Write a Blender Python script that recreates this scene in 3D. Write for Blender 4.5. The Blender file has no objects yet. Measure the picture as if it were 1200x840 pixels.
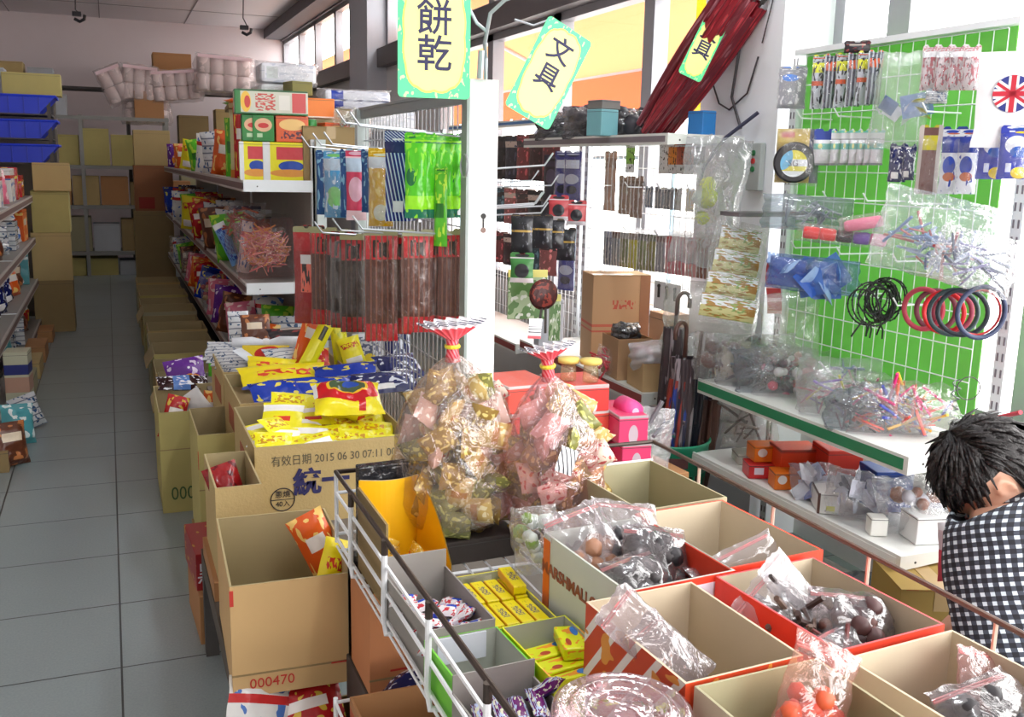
# A cluttered neighbourhood snack-and-stationery shop, built object by object.
# X = right (window side), Y = away from the camera along the aisle, Z = up; metres.
WORLD=8.0
FILL_LAMPS=[((.9,.2,3.5),26),((1.6,2.7,3.5),22),((.2,10.5,3.5),5)]
EXPO=0.12
import bpy, math, random
from mathutils import Vector, Matrix, Euler, noise
R = math.radians
rnd = random.Random(7)
scene = bpy.context.scene
COL = scene.collection

# ---------------------------------------------------------------- camera
F_PX, CAM_H = 1150.0, 1.55
def _n(v): return v.normalized()
_Y = _n(Vector((125-600, 183-420, F_PX)))
_vx = 470.0
_vy = 420 + (F_PX*F_PX + (125-600)*(_vx-600)) / 237.0
_D = _n(Vector((_vx-600, _vy-420, F_PX)))
_X = _D.cross(_Y)
# rows = world axes in camera coordinates (x right, y down, z forward)
RW = Matrix((_X, _Y, -_D))
cam_d = bpy.data.cameras.new('camera'); cam = bpy.data.objects.new('camera', cam_d); COL.objects.link(cam)
cam_d.sensor_width = 36.0; cam_d.lens = F_PX/1200*36.0; cam_d.clip_start = 0.02; cam_d.clip_end = 200
_rot = Matrix((RW @ Vector((1,0,0)), RW @ Vector((0,-1,0)), RW @ Vector((0,0,-1)))).transposed()
cam.matrix_world = Matrix.Translation((0,0,CAM_H)) @ _rot.to_4x4()
scene.camera = cam
def _ray(px, py): return RW @ Vector((px-600, py-420, F_PX))
def aX(px, py, X): r = _ray(px,py); t = X/r.x; return Vector((0,0,CAM_H)) + r*t
def aY(px, py, Y): r = _ray(px,py); t = Y/r.y; return Vector((0,0,CAM_H)) + r*t
def aZ(px, py, Z): r = _ray(px,py); t = (Z-CAM_H)/r.z; return Vector((0,0,CAM_H)) + r*t

# ---------------------------------------------------------------- mesh builder
class MB:
    def __init__(s): s.v=[]; s.f=[]; s.m=[]
    def add(s, vs, fs, mi=0):
        b=len(s.v); s.v += [tuple(v) for v in vs]
        for f in fs: s.f.append(tuple(i+b for i in f)); s.m.append(mi)
        return s
    def box(s, x0,x1,y0,y1,z0,z1, mi=0):
        v=[(x,y,z) for x in (x0,x1) for y in (y0,y1) for z in (z0,z1)]
        return s.add(v, [(0,1,3,2),(4,6,7,5),(0,4,5,1),(2,3,7,6),(0,2,6,4),(1,5,7,3)], mi)
    def tube(s, pts, r, n=6, mi=0, close=False):
        pts=[Vector(p) for p in pts]; N=len(pts); rings=[]
        up=None
        for i,p in enumerate(pts):
            if close: t=(pts[(i+1)%N]-pts[i-1])
            else: t=(pts[min(i+1,N-1)]-pts[max(i-1,0)])
            t = t.normalized() if t.length>1e-9 else Vector((0,0,1))
            if up is None: up = Vector((0,0,1)) if abs(t.z)<.9 else Vector((1,0,0))
            a=t.cross(up)
            if a.length<1e-4: a=t.cross(Vector((1,0,0)) if abs(t.x)<.9 else Vector((0,1,0)))
            a.normalize(); b=a.cross(t).normalized(); up=b
            rr = r[i] if isinstance(r,(list,tuple)) else r
            rings.append([p+(a*math.cos(2*math.pi*k/n)+b*math.sin(2*math.pi*k/n))*rr for k in range(n)])
        vs=[v for rg in rings for v in rg]; fs=[]
        for i in range(N if close else N-1):
            j=(i+1)%N
            for k in range(n): fs.append((i*n+k, i*n+(k+1)%n, j*n+(k+1)%n, j*n+k))
        if not close: fs += [tuple(range(n))[::-1], tuple((N-1)*n+k for k in range(n))]
        return s.add(vs,fs,mi)
    def lathe(s, prof, n=24, c=(0,0,0), mi=0, axis='z', sx=1, sy=1, cap=True):
        vs=[];fs=[]
        for r,z in prof:
            for k in range(n):
                a=2*math.pi*k/n
                x,y=r*math.cos(a)*sx,r*math.sin(a)*sy
                p=(x,y,z) if axis=='z' else ((x,z,y) if axis=='y' else (z,x,y))
                vs.append((p[0]+c[0],p[1]+c[1],p[2]+c[2]))
        for i in range(len(prof)-1):
            for k in range(n): fs.append((i*n+k,i*n+(k+1)%n,(i+1)*n+(k+1)%n,(i+1)*n+k))
        cap=cap and prof[0]!=prof[-1]
        if cap and prof[0][0]>1e-5: fs.append(tuple(range(n))[::-1])
        if cap and prof[-1][0]>1e-5: fs.append(tuple((len(prof)-1)*n+k for k in range(n)))
        return s.add(vs,fs,mi)
    def grid(s, fn, nu, nv, mi=0, flip=False):
        vs=[fn(i/nu, j/nv) for j in range(nv+1) for i in range(nu+1)]; fs=[]
        for j in range(nv):
            for i in range(nu):
                a=j*(nu+1)+i; q=(a,a+1,a+nu+2,a+nu+1); fs.append(q[::-1] if flip else q)
        return s.add(vs,fs,mi)
    def prism(s, poly, z0, z1, mi=0, axis='z'):
        n=len(poly)
        def P(x,y,z): return (x,y,z) if axis=='z' else ((x,z,y) if axis=='y' else (z,x,y))
        vs=[P(x,y,z0) for x,y in poly]+[P(x,y,z1) for x,y in poly]
        fs=[tuple(range(n))[::-1], tuple(range(n,2*n))]+[(i,(i+1)%n,n+(i+1)%n,n+i) for i in range(n)]
        return s.add(vs,fs,mi)
    def xf(s, M, start=0):
        for i in range(start,len(s.v)): s.v[i]=tuple(M @ Vector(s.v[i]))
        return s
    def mesh(s, name, mats, smooth=False):
        me=bpy.data.meshes.new(name); me.from_pydata(s.v,[],s.f)
        for m in (mats if isinstance(mats,(list,tuple)) else [mats]): me.materials.append(m)
        me.polygons.foreach_set('material_index', s.m)
        if smooth: me.polygons.foreach_set('use_smooth',[True]*len(s.f))
        me.update(); return me
    def build(s, name, mats, parent=None, smooth=False, loc=None, rot=None, bevel=0):
        o=bpy.data.objects.new(name, s.mesh(name,mats,smooth)); COL.objects.link(o)
        if parent: o.parent=parent
        if loc is not None: o.location=loc
        if rot is not None: o.rotation_euler=rot
        if bevel:
            b=o.modifiers.new('bevel','BEVEL'); b.width=bevel; b.segments=2; b.limit_method='ANGLE'
        return o

def tag(o, label=None, cat=None, group=None, kind=None):
    if label: o['label']=label
    if cat: o['category']=cat
    if group: o['group']=group
    if kind: o['kind']=kind
    return o
def thing(name, label, cat, loc=(0,0,0), rot=(0,0,0), group=None):
    o=bpy.data.objects.new(name,None); COL.objects.link(o); o.empty_display_size=.05
    o.location=loc; o.rotation_euler=rot if not isinstance(rot,(int,float)) else (0,0,rot)
    return tag(o,label,cat,group)
def copy_tree(o, loc=None, rot=None, label=None, group=None, scale=None, parent=None):
    c=o.copy(); COL.objects.link(c)
    if parent: c.parent=parent
    if loc is not None: c.location=loc
    if rot is not None: c.rotation_euler=rot if not isinstance(rot,(int,float)) else (0,0,rot)
    if scale is not None: c.scale=scale
    if label: c['label']=label
    if group: c['group']=group
    for ch in [x for x in KIDS.get(o.name,[])]:
        copy_tree(ch,parent=c)
    return c
KIDS={}
def index_kids(o):
    KIDS[o.name]=[x for x in COL.objects if x.parent==o]
    for x in KIDS[o.name]: index_kids(x)
ORD=['first','second','third','fourth','fifth','sixth','seventh','eighth','ninth','tenth','eleventh','twelfth','thirteenth','fourteenth','fifteenth','sixteenth','seventeenth','eighteenth','nineteenth','twentieth']

# ---------------------------------------------------------------- materials
def lin(c):
    return tuple((x/255/12.92 if x/255<=.04045 else ((x/255+.055)/1.055)**2.4) for x in c)+(1,)
MATS={}
def newmat(name):
    m=bpy.data.materials.new(name); m.use_nodes=True; nt=m.node_tree; nt.nodes.clear()
    out=nt.nodes.new('ShaderNodeOutputMaterial'); return m,nt,out
class NT:
    def __init__(s,nt): s.nt=nt
    def n(s,t,**k):
        x=s.nt.nodes.new('ShaderNode'+t)
        for a,b in k.items(): setattr(x,a,b)
        return x
    def l(s,a,b): s.nt.links.new(a,b)
    def val(s,sock,v):
        if hasattr(v,'links') or isinstance(v,bpy.types.NodeSocket): s.l(v,sock)
        else: sock.default_value=v
    def math(s,op,a,b=0.0,c=None):
        x=s.n('Math',operation=op); s.val(x.inputs[0],a); s.val(x.inputs[1],b)
        if c is not None: s.val(x.inputs[2],c)
        return x.outputs[0]
    def mix(s,fac,a,b):
        x=s.n('Mix',data_type='RGBA'); s.val(x.inputs[0],fac); s.val(x.inputs[6],a); s.val(x.inputs[7],b); return x.outputs[2]
def mat(col, rough=.6, metal=0, var=.08, scale=12, bump=0, bscale=60, spec=.5, name=None):
    """plain surface with a little tonal noise"""
    key=('m',col,rough,metal,var,scale,bump,bscale,spec)
    if key in MATS: return MATS[key]
    m,nt,out=newmat(name or 'surface'); k=NT(nt)
    p=k.n('BsdfPrincipled'); k.l(p.outputs[0],out.inputs[0])
    p.inputs['Roughness'].default_value=rough; p.inputs['Metallic'].default_value=metal
    p.inputs['Specular IOR Level'].default_value=spec
    c=lin(col)
    if var:
        tc=k.n('TexCoord'); nz=k.n('TexNoise'); nz.inputs['Scale'].default_value=scale; nz.inputs['Detail'].default_value=4
        k.l(tc.outputs['Object'],nz.inputs['Vector'])
        a=tuple(x*(1-var) for x in c[:3])+(1,); b=tuple(min(1,x*(1+var)) for x in c[:3])+(1,)
        k.l(k.mix(nz.outputs[0],a,b),p.inputs['Base Color'])
    else: p.inputs['Base Color'].default_value=c
    if bump:
        tc=k.n('TexCoord'); n2=k.n('TexNoise'); n2.inputs['Scale'].default_value=bscale
        k.l(tc.outputs['Object'],n2.inputs['Vector'])
        bp=k.n('Bump'); bp.inputs['Strength'].default_value=bump; bp.inputs['Distance'].default_value=.01
        k.l(n2.outputs[0],bp.inputs['Height']); k.l(bp.outputs[0],p.inputs['Normal'])
    MATS[key]=m; return m
def pmat(base, layers=(), rough=.35, coord='Generated', ax=(0,2), bump=.0, bscale=18, name='printed film'):
    """printed packaging: layers painted over the base in the package's own coordinates
       ('band',axis,lo,hi,col) ('disc',u,v,ru,rv,col) ('rect',u0,u1,v0,v1,col) ('noise',scale,thr,col) ('text',u0,u1,v0,v1,col,n) ('stripe',axis,n,duty,col) ('diag',n,duty,col)"""
    key=('p',base,tuple(layers),rough,ax,bump,bscale)
    if key in MATS: return MATS[key]
    m,nt,out=newmat(name); k=NT(nt)
    p=k.n('BsdfPrincipled'); k.l(p.outputs[0],out.inputs[0]); p.inputs['Roughness'].default_value=rough
    tc=k.n('TexCoord'); sp=k.n('SeparateXYZ'); k.l(tc.outputs[coord],sp.inputs[0])
    U,V=sp.outputs[ax[0]],sp.outputs[ax[1]]
    cur=lin(base)
    def rng(x,lo,hi):
        return k.math('MULTIPLY',k.math('GREATER_THAN',x,lo),k.math('LESS_THAN',x,hi))
    for L in layers:
        t=L[0]; col=lin(L[-2] if t=='text' else L[-1])
        if t=='band': f=rng((U,V)[L[1]],L[2],L[3])
        elif t=='rect': f=k.math('MULTIPLY',rng(U,L[1],L[2]),rng(V,L[3],L[4]))
        elif t=='disc':
            a=k.math('DIVIDE',k.math('SUBTRACT',U,L[1]),L[3]); b=k.math('DIVIDE',k.math('SUBTRACT',V,L[2]),L[4])
            f=k.math('LESS_THAN',k.math('ADD',k.math('MULTIPLY',a,a),k.math('MULTIPLY',b,b)),1.0)
        elif t=='noise':
            nz=k.n('TexNoise'); nz.inputs['Scale'].default_value=L[1]; nz.inputs['Detail'].default_value=1
            k.l(tc.outputs[coord],nz.inputs['Vector']); f=k.math('GREATER_THAN',nz.outputs[0],L[2])
        elif t=='text':
            f=k.math('MULTIPLY',rng(U,L[1],L[2]),rng(V,L[3],L[4]))
            cb=k.n('CombineXYZ'); k.l(k.math('MULTIPLY',U,float(L[6])),cb.inputs[0]); k.l(k.math('MULTIPLY',V,float(L[6])*.8),cb.inputs[1])
            nz=k.n('TexNoise'); nz.inputs['Scale'].default_value=1.6; nz.inputs['Detail'].default_value=0; k.l(cb.outputs[0],nz.inputs['Vector'])
            f=k.math('MULTIPLY',f,k.math('GREATER_THAN',nz.outputs[0],.5))
        elif t=='stripe':
            f=k.math('LESS_THAN',k.math('FRACT',k.math('MULTIPLY',(U,V)[L[1]],float(L[2]))),L[3])
        elif t=='diag':
            f=k.math('LESS_THAN',k.math('FRACT',k.math('MULTIPLY',k.math('ADD',U,k.math('MULTIPLY',V,.6)),float(L[1]))),L[2])
        cur=k.mix(f,cur,col)
    k.val(p.inputs['Base Color'],cur)
    if bump:
        n2=k.n('TexNoise'); n2.inputs['Scale'].default_value=bscale; n2.inputs['Detail'].default_value=2
        tc2=k.n('TexCoord'); k.l(tc2.outputs['Object'],n2.inputs['Vector'])
        bp=k.n('Bump'); bp.inputs['Strength'].default_value=bump; bp.inputs['Distance'].default_value=.02
        k.l(n2.outputs[0],bp.inputs['Height']); k.l(bp.outputs[0],p.inputs['Normal'])
    MATS[key]=m; return m
def film(tint=(255,255,255), haze=.10, hazecol=(235,235,240), scale=30, streak=.5, rough=.12, gloss=.18):
    """clear plastic film: mostly see-through with glossy crinkles and a thin milky haze"""
    key=('f',tint,haze,hazecol,scale,streak,rough,gloss)
    if key in MATS: return MATS[key]
    m,nt,out=newmat('clear film'); k=NT(nt)
    tr=k.n('BsdfTransparent'); tr.inputs[0].default_value=lin(tint)
    gl=k.n('BsdfGlossy'); gl.inputs['Roughness'].default_value=rough; gl.inputs['Color'].default_value=(1,1,1,1)
    df=k.n('BsdfDiffuse'); df.inputs[0].default_value=lin(hazecol)
    tl=k.n('BsdfTranslucent'); tl.inputs[0].default_value=lin(hazecol)
    tc=k.n('TexCoord'); nz=k.n('TexNoise'); nz.inputs['Scale'].default_value=scale; nz.inputs['Detail'].default_value=3; nz.inputs['Distortion'].default_value=1.2
    k.l(tc.outputs['Object'],nz.inputs['Vector'])
    bp=k.n('Bump'); bp.inputs['Strength'].default_value=streak; bp.inputs['Distance'].default_value=.02
    k.l(nz.outputs[0],bp.inputs['Height']); k.l(bp.outputs[0],gl.inputs['Normal'])
    lw=k.n('LayerWeight'); lw.inputs[0].default_value=.35; k.l(bp.outputs[0],lw.inputs['Normal'])
    hz=k.n('MixShader'); hz.inputs[0].default_value=.5; k.l(df.outputs[0],hz.inputs[1]); k.l(tl.outputs[0],hz.inputs[2])
    m1=k.n('MixShader'); m1.inputs[0].default_value=haze; k.l(tr.outputs[0],m1.inputs[1]); k.l(hz.outputs[0],m1.inputs[2])
    m2=k.n('MixShader'); k.l(k.math('MULTIPLY_ADD',lw.outputs['Facing'],gloss*1.6,gloss*.3),m2.inputs[0])
    k.l(m1.outputs[0],m2.inputs[1]); k.l(gl.outputs[0],m2.inputs[2])
    k.l(m2.outputs[0],out.inputs[0]); MATS[key]=m; return m
def translucent(col, t=.5, rough=.5):
    key=('t',col,t)
    if key in MATS: return MATS[key]
    m,nt,out=newmat('translucent sheet'); k=NT(nt)
    d=k.n('BsdfDiffuse'); d.inputs[0].default_value=lin(col); tl=k.n('BsdfTranslucent'); tl.inputs[0].default_value=lin(col)
    mx=k.n('MixShader'); mx.inputs[0].default_value=t; k.l(d.outputs[0],mx.inputs[1]); k.l(tl.outputs[0],mx.inputs[2]); k.l(mx.outputs[0],out.inputs[0])
    MATS[key]=m; return m
def glass():
    if 'glass' in MATS: return MATS['glass']
    m,nt,out=newmat('window glass'); k=NT(nt)
    tr=k.n('BsdfTransparent'); gl=k.n('BsdfGlossy'); gl.inputs['Roughness'].default_value=.02
    lw=k.n('LayerWeight'); lw.inputs[0].default_value=.2
    mx=k.n('MixShader'); k.l(k.math('MULTIPLY_ADD',k.math('POWER',lw.outputs['Facing'],4.0),.25,.04),mx.inputs[0]); k.l(tr.outputs[0],mx.inputs[1]); k.l(gl.outputs[0],mx.inputs[2]); k.l(mx.outputs[0],out.inputs[0])
    MATS['glass']=m; return m

def lettering(name, text, size, m, parent, loc, rot, align='CENTER', ext=.0008, bold=0, sx=1, label=None):
    cu=bpy.data.curves.new(name,'FONT'); cu.body=text; cu.size=size; cu.align_x=align; cu.align_y='CENTER'; cu.extrude=ext; cu.offset=bold
    cu.resolution_u=3
    t=bpy.data.objects.new(name,cu); COL.objects.link(t)
    dg=bpy.context.evaluated_depsgraph_get(); me=bpy.data.meshes.new_from_object(t.evaluated_get(dg))
    COL.objects.unlink(t); bpy.data.objects.remove(t); bpy.data.curves.remove(cu)
    me.materials.clear(); me.materials.append(m)
    o=bpy.data.objects.new(name,me); COL.objects.link(o); o.parent=parent; o.location=loc; o.rotation_euler=rot; o.scale=(sx,1,1)
    if label: o['label']=label
    return o
# ---------------------------------------------------------------- room shell
def struct(name, mb, m, **k): return tag(mb.build(name,m,**k),kind='structure')
XW, YB, YF, ZC, XL = 2.7, 16.5, -2.2, 3.57, -1.9
def tile_mat():
    m,nt,out=newmat('floor tiles'); k=NT(nt)
    p=k.n('BsdfPrincipled'); k.l(p.outputs[0],out.inputs[0])
    tc=k.n('TexCoord'); sp=k.n('SeparateXYZ'); k.l(tc.outputs['Object'],sp.inputs[0])
    def line(s,off):
        fr=k.math('FRACT',k.math('DIVIDE',k.math('ADD',s,off),.475))
        return k.math('GREATER_THAN',k.math('ABSOLUTE',k.math('SUBTRACT',fr,.5)),.4935)
    g=k.math('MAXIMUM',line(sp.outputs[0],.04+4.75),line(sp.outputs[1],-3.03+4.75))
    nz=k.n('TexNoise'); nz.inputs['Scale'].default_value=140; k.l(tc.outputs['Object'],nz.inputs['Vector'])
    n2=k.n('TexNoise'); n2.inputs['Scale'].default_value=1.7; n2.inputs['Detail'].default_value=5; k.l(tc.outputs['Object'],n2.inputs['Vector'])
    c=k.mix(nz.outputs[0],lin((132,144,146)),lin((160,172,172)))
    c=k.mix(k.math('MULTIPLY',n2.outputs[0],.35),c,lin((104,108,108)))
    c=k.mix(g,c,lin((50,52,52)))
    k.l(c,p.inputs['Base Color']); p.inputs['Roughness'].default_value=.32
    return m
struct('floor', MB().box(XL-.2,XW+.2,YF-.5,YB+.2,-.1,0), tile_mat())
struct('wall_back', MB().box(XL-.2,XW+.2,YB,YB+.15,0,ZC+.1), mat((220,208,210),.9,var=.04,scale=3))
struct('wall_left', MB().box(XL-.15,XL,YF,YB,0,ZC+.1), mat((190,182,178),.9,var=.04,scale=3))
cm=MB().box(XL-.2,XW+.2,YF,YB+.2,ZC,ZC+.12)
struct('ceiling', cm, mat((226,220,224),.85,var=.03,scale=2))
cs=MB()
for y in range(-1,17,2): cs.box(XL,XW,y,y+.012,ZC-.006,ZC)
for x in (-1.2,0.0,1.2,2.4): cs.box(x,x+.012,YF,YB,ZC-.006,ZC)
struct('trim_ceiling', cs, mat((150,144,148),.8))
fw=MB().box(XL,.5,YF-.12,YF,0,ZC).box(.5,XW,YF-.12,YF,2.7,ZC)
struct('wall_front', fw, mat((196,190,186),.9,var=.03))
alu=mat((150,150,156),.45,metal=.15,var=.05); dark_alu=mat((92,86,88),.5,metal=.1,var=.05)
pil_m=mat((238,241,246),.6,var=.03,scale=5)
# window wall: dado, head beam, glazed bays with mullions
struct('wall_right', MB().box(XW,XW+.14,YF,YB,0,.72).box(XW,XW+.14,8.4,YB,.72,2.5), mat((214,212,212),.85,var=.04))
struct('trim_beam', MB().box(XW-.1,XW+.14,YF,YB,2.5,2.68).box(XW-.04,XW+.14,YF,YB,3.4,ZC), dark_alu)
struct('trim_eaves', MB().box(XW-.3,XW,YF,YB,3.42,ZC), mat((96,92,98),.8))
struct('pillar', MB().box(2.46,XW+.14,3.3,3.86,0,ZC), pil_m)['label']='white painted pillar with loose wires'
bpy.data.objects['pillar'].name='trim_pillar'
struct('trim_post', MB().box(2.5,XW+.14,10.15,10.95,0,ZC), mat((178,180,188),.7,var=.04))
ys=[-2.2,-.9,.3,1.3,2.22,2.95,3.86,4.78,5.95,7.15,8.4,10.15,11.6,12.6,13.9,15.1,16.5]
w=0
for i in range(len(ys)-1):
    y0,y1=ys[i],ys[i+1]
    if abs(y0-2.95)<.01: y1=3.3
    if abs(y0-10.15)<.01: y0=10.95
    w+=1
    fr=MB()
    solid=y0>8.3
    for a,b in (((2.68,3.4),) if solid else ((.72,2.5),(2.68,3.4))):
        fr.box(XW,XW+.09,y0,y0+.055,a,b).box(XW,XW+.09,y1-.055,y1,a,b)
        fr.box(XW,XW+.09,y0,y1,a,a+.05).box(XW,XW+.09,y0,y1,b-.05,b)
    o=struct('window_%d'%w, fr, alu)
    if not solid: MB().box(XW+.04,XW+.046,y0+.05,y1-.05,.77,2.45).build('pane',glass(),o)
    g=MB().box(XW+.04,XW+.046,y0+.05,y1-.05,2.73,3.35); g.build('pane',glass(),o)
# outdoors: pavement, orange awning with a scalloped valance, yellow banner
struct('ground_outside', MB().box(XW+.14,30,-20,40,-.25,-.12), mat((205,203,200),.9))
aw=thing('awning','orange fabric awning stretched outside above the shop windows','awning',(0,0,0))
MB().add([(XW+.2,5.6,2.95),(XW+.2,15.5,2.95),(XW+1.5,15.5,2.36),(XW+1.5,5.6,2.36)],[(0,1,2,3)]).build('canopy_cloth',translucent((240,166,118),.16),aw)
def val(u,v):
    y=5.6+9.9*u; return (XW+1.52, y, 2.36-v*(.30+.05*abs(math.sin(y*9))))
MB().grid(val,240,3).build('valance',translucent((236,122,84),.2),aw)
MB().tube([(XW+1.5,5.6,2.37),(XW+1.5,15.5,2.37)],.02).tube([(XW+.2,5.6,2.9),(XW+1.5,5.6,2.36)],.018).tube([(XW+.2,9.0,2.9),(XW+1.5,9.0,2.36)],.018).build('awning_pole',mat((200,190,196),.4),aw)
bn=thing('banner','yellow vertical banner hanging outside the window beside the white pillar','banner',(XW+.5,4.72,0))
MB().grid(lambda u,v:(.03*math.sin(u*9),0+.42*u,1.55+1.17*v),12,6).build('cloth',translucent((250,204,52),.2),bn)
MB().tube([(0,-.02,2.73),(0,.44,2.73)],.012).build('hanging_rod',alu,bn)
rl=MB().tube([(XW+.7,3.9,1.62),(XW+.7,10,1.62)],.016)
for y in (4.2,5.6,7.0,8.4,9.8): rl.tube([(XW+.7,y,-.12),(XW+.7,y,1.62)],.016)
tag(rl.build('street_railing',mat((150,175,190),.5)),'thin blue-grey metal railing standing outside the windows','railing')
# ---------------------------------------------------------------- daylight
wd=bpy.data.worlds.new('daylight'); scene.world=wd; wd.use_nodes=True
bg=wd.node_tree.nodes['Background']; bg.inputs[0].default_value=(1.0,.985,.97,1); bg.inputs[1].default_value=WORLD
def portal(name,loc,rot,sx,sy):
    l=bpy.data.lights.new(name,'AREA'); l.shape='RECTANGLE'; l.size=sx; l.size_y=sy; l.cycles.is_portal=True
    o=bpy.data.objects.new(name,l); COL.objects.link(o); o.location=loc; o.rotation_euler=rot
portal('window_portal',(XW+.02,3.1,1.6),(0,R(90),0),1.75,10.6)
portal('clerestory_portal',(XW+.02,7.15,3.04),(0,R(90),0),.66,18.6)
portal('shopfront_portal',(1.6,YF-.05,1.35),(R(90),0,0),2.2,2.7)
# added fill lamps just below the ceiling, unseen, to brighten the interior
def fill_light(name,loc,w,sx=.1,sy=1.2):
    l=bpy.data.lights.new(name,'AREA'); l.shape='RECTANGLE'; l.size=sx; l.size_y=sy; l.energy=w; l.color=(.93,.97,1)
    o=bpy.data.objects.new(name,l); COL.objects.link(o); o.location=loc
for loc,w in FILL_LAMPS: fill_light('ceiling_fill',loc,w)
# ---------------------------------------------------------------- shelving gondolas
steel=mat((176,178,182),.45,metal=.1,var=.06); shelf_top=mat((150,146,140),.55,var=.1,scale=4)
white_p=mat((232,238,242),.45,var=.02); rail_mauve=mat((122,96,92),.6,var=.08); rail_edge=mat((190,184,178),.5)
dark_m=mat((70,66,64),.6); wire=mat((186,190,196),.3,metal=.6,var=.03); wire_d=mat((74,62,56),.35,metal=.5,var=.05)
white_w=mat((240,243,246),.35,var=.02)
def shelf_parts(root, x0,x1,y0,y1,z,front, rail=rail_mauve, cap_near=True, lip=.055, top=shelf_top):
    """one shelf board, its price rail on the front edge (front = -1 towards -X, +1 towards +X) and the end caps"""
    s=MB().box(x0,x1,y0,y1,z-.02,z)
    sh=s.build('shelf',top,root)
    xf=x0 if front<0 else x1
    r=MB().box(xf-.006,xf+.006,y0,y1,z-lip,z+.004); xo=xf+front*.007
    r.box(min(xo,xf),max(xo,xf),y0,y1,z-lip+.012,z-.010,1)
    r.build('price_rail',[rail_edge,rail],sh)
    if cap_near: MB().prism([(x0,z-lip),(x1,z-lip),(x1,z+.006),(x0,z+.006)],y0-.008,y0,0,axis='y').tube([((x0+.07),y0-.0085,z-lip*.5),((x0+.07),y0-.0095,z-lip*.5)],.004,mi=1).build('end_cap',[white_p,dark_m],sh)
GX0,GX1,GX2=.65,1.03,1.42
def gondola(y0,y1,label,near):
    g=thing('gondola_shelving',label,'shelving unit',(0,0,0),group='shelving units along the aisle')
    MB().box(GX1-.02,GX1+.02,y0,y1,.1,1.62).build('back_panel',mat((160,158,152),.7),g)
    for y in (y0+.02,y1-.02): MB().box(GX1-.025,GX1+.025,y-.02,y+.02,0,1.66).build('upright',white_p,g)
    MB().box(GX0,GX2,y0,y1,0,.09).build('plinth',dark_m,g)
    for z in (.40,.90,1.44): shelf_parts(g,GX0,GX1-.02,y0+.002,y1-.002,z,-1,cap_near=near)
    for z in (.90,1.44): shelf_parts(g,GX1+.02,GX2,y0+.002,y1-.002,z,1,cap_near=near)
    return g
gondola(5.32,7.8,'nearest shelving unit of the long aisle row with yellow boxes on top shelf',True)
gondola(7.8,10.3,'second shelving unit from the near end of the aisle row',False)
gondola(10.3,12.9,'farthest shelving unit of the aisle row, next to the back stockroom',False)
# wire bay at the near end: white end post, top rail, mesh and hooks
wb=thing('wire_display_bay','wire mesh display bay with white end post and grey top rail','display rack',(0,0,0))
EP=MB().box(1.01,1.105,2.85,2.89,0,1.80).box(1.003,1.012,2.845,2.895,0,1.80,1)
# keyhole slot: two dark round holes joined by a slit
EP.lathe([(0,-.0015),(.0085,-.0015),(.0085,0)],16,(1.062,2.849,1.395),2,axis='y').lathe([(0,-.0015),(.0085,-.0015),(.0085,0)],16,(1.062,2.849,1.352),3,axis='y').box(1.0595,1.0645,2.8478,2.85,1.352,1.395,2)
EP.build('end_post',[mat((250,250,248),.4,var=.01),mat((150,160,156),.5),mat((38,34,34),.6),mat((120,90,80),.4)],wb)
MB().box(1.035,1.06,2.88,4.35,1.735,1.775).box(1.03,1.035,2.88,4.35,1.77,1.78).build('top_rail',mat((150,158,160),.45,metal=.2),wb)
MB().box(1.02,1.07,5.26,5.31,0,1.66).box(1.02,1.07,4.33,4.38,0,1.775).build('rear_post',mat((196,208,206),.5),wb)
ms=MB()
for i in range(30): ms.tube([(1.05,2.92+i*.049,.35),(1.05,2.92+i*.049,1.735)],.0022,4)
for i in range(15): ms.tube([(1.05,2.89,.38+i*.097),(1.05,4.35,.38+i*.097)],.0026,4)
ms.build('wire_mesh',wire,wb)
MB().box(.66,1.44,2.72,5.28,.0,.10).box(.40,1.44,2.72,5.28,.40,.445).box(.44,1.42,2.76,2.80,.1,.40).box(.44,1.42,5.2,5.26,.1,.40).build('base_deck',mat((120,112,104),.7),wb)
MB().tube([(1.06,2.845,1.80),(1.06,2.845,1.86),(1.05,2.83,1.9)],.006).build('sign_bracket',wire,wb)
MB().lathe([(.034,-.003),(.037,0),(.034,.003),(.031,0),(.034,-.003)],20,(.995,2.84,1.545),axis='x').build('ring_hook',wire,wb)
def hook(y,z,side=-1,L=.36,m=wire):
    x=1.05; b=MB().tube([(x,y,z),(x+side*(L-.03),y,z+.022),(x+side*L,y,z+.062)],.0034,6); b.box(x-.006,x+.006,y-.018,y+.018,z-.012,z+.012)
    return b.build('peg_hook',m,wb)
hook1=[(3.02,1.635),(3.22,1.65),(3.42,1.585),(3.62,1.585),(3.85,1.58)]
hook2=[(3.0,1.325),(3.3,1.30),(3.62,1.27)]
for y,z in hook1+hook2: hook(y,z)
for y,z,L in ((2.98,1.53,.30),(3.06,1.40,.30),(3.18,1.40,.36),(3.3,1.385,.44),(3.5,1.35,.52),(3.6,1.47,.52),(3.72,1.45,.66)): hook(y,z,1,L)
# ---------------------------------------------------------------- far left gondola row
def left_unit(y0,y1,label):
    g=thing('side_shelving',label,'shelving unit',(0,0,0),group='dark shelving on the left of the aisle')
    MB().box(-1.14,-1.10,y0,y1,0,1.9).build('back_panel',mat((120,112,106),.7),g)
    for y in (y0+.02,y1-.02): MB().box(-1.12,-1.07,y-.02,y+.02,0,1.95).build('upright',steel,g)
    for z in (.12,.48,.84,1.2): shelf_parts(g,-1.1,-.62,y0,y1,z,1)
    return g
left_unit(5.0,7.4,'shelving unit on the left, nearest to the camera, of mixed goods')
left_unit(7.4,9.6,'second shelving unit on the left, before the blue trays')
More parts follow.
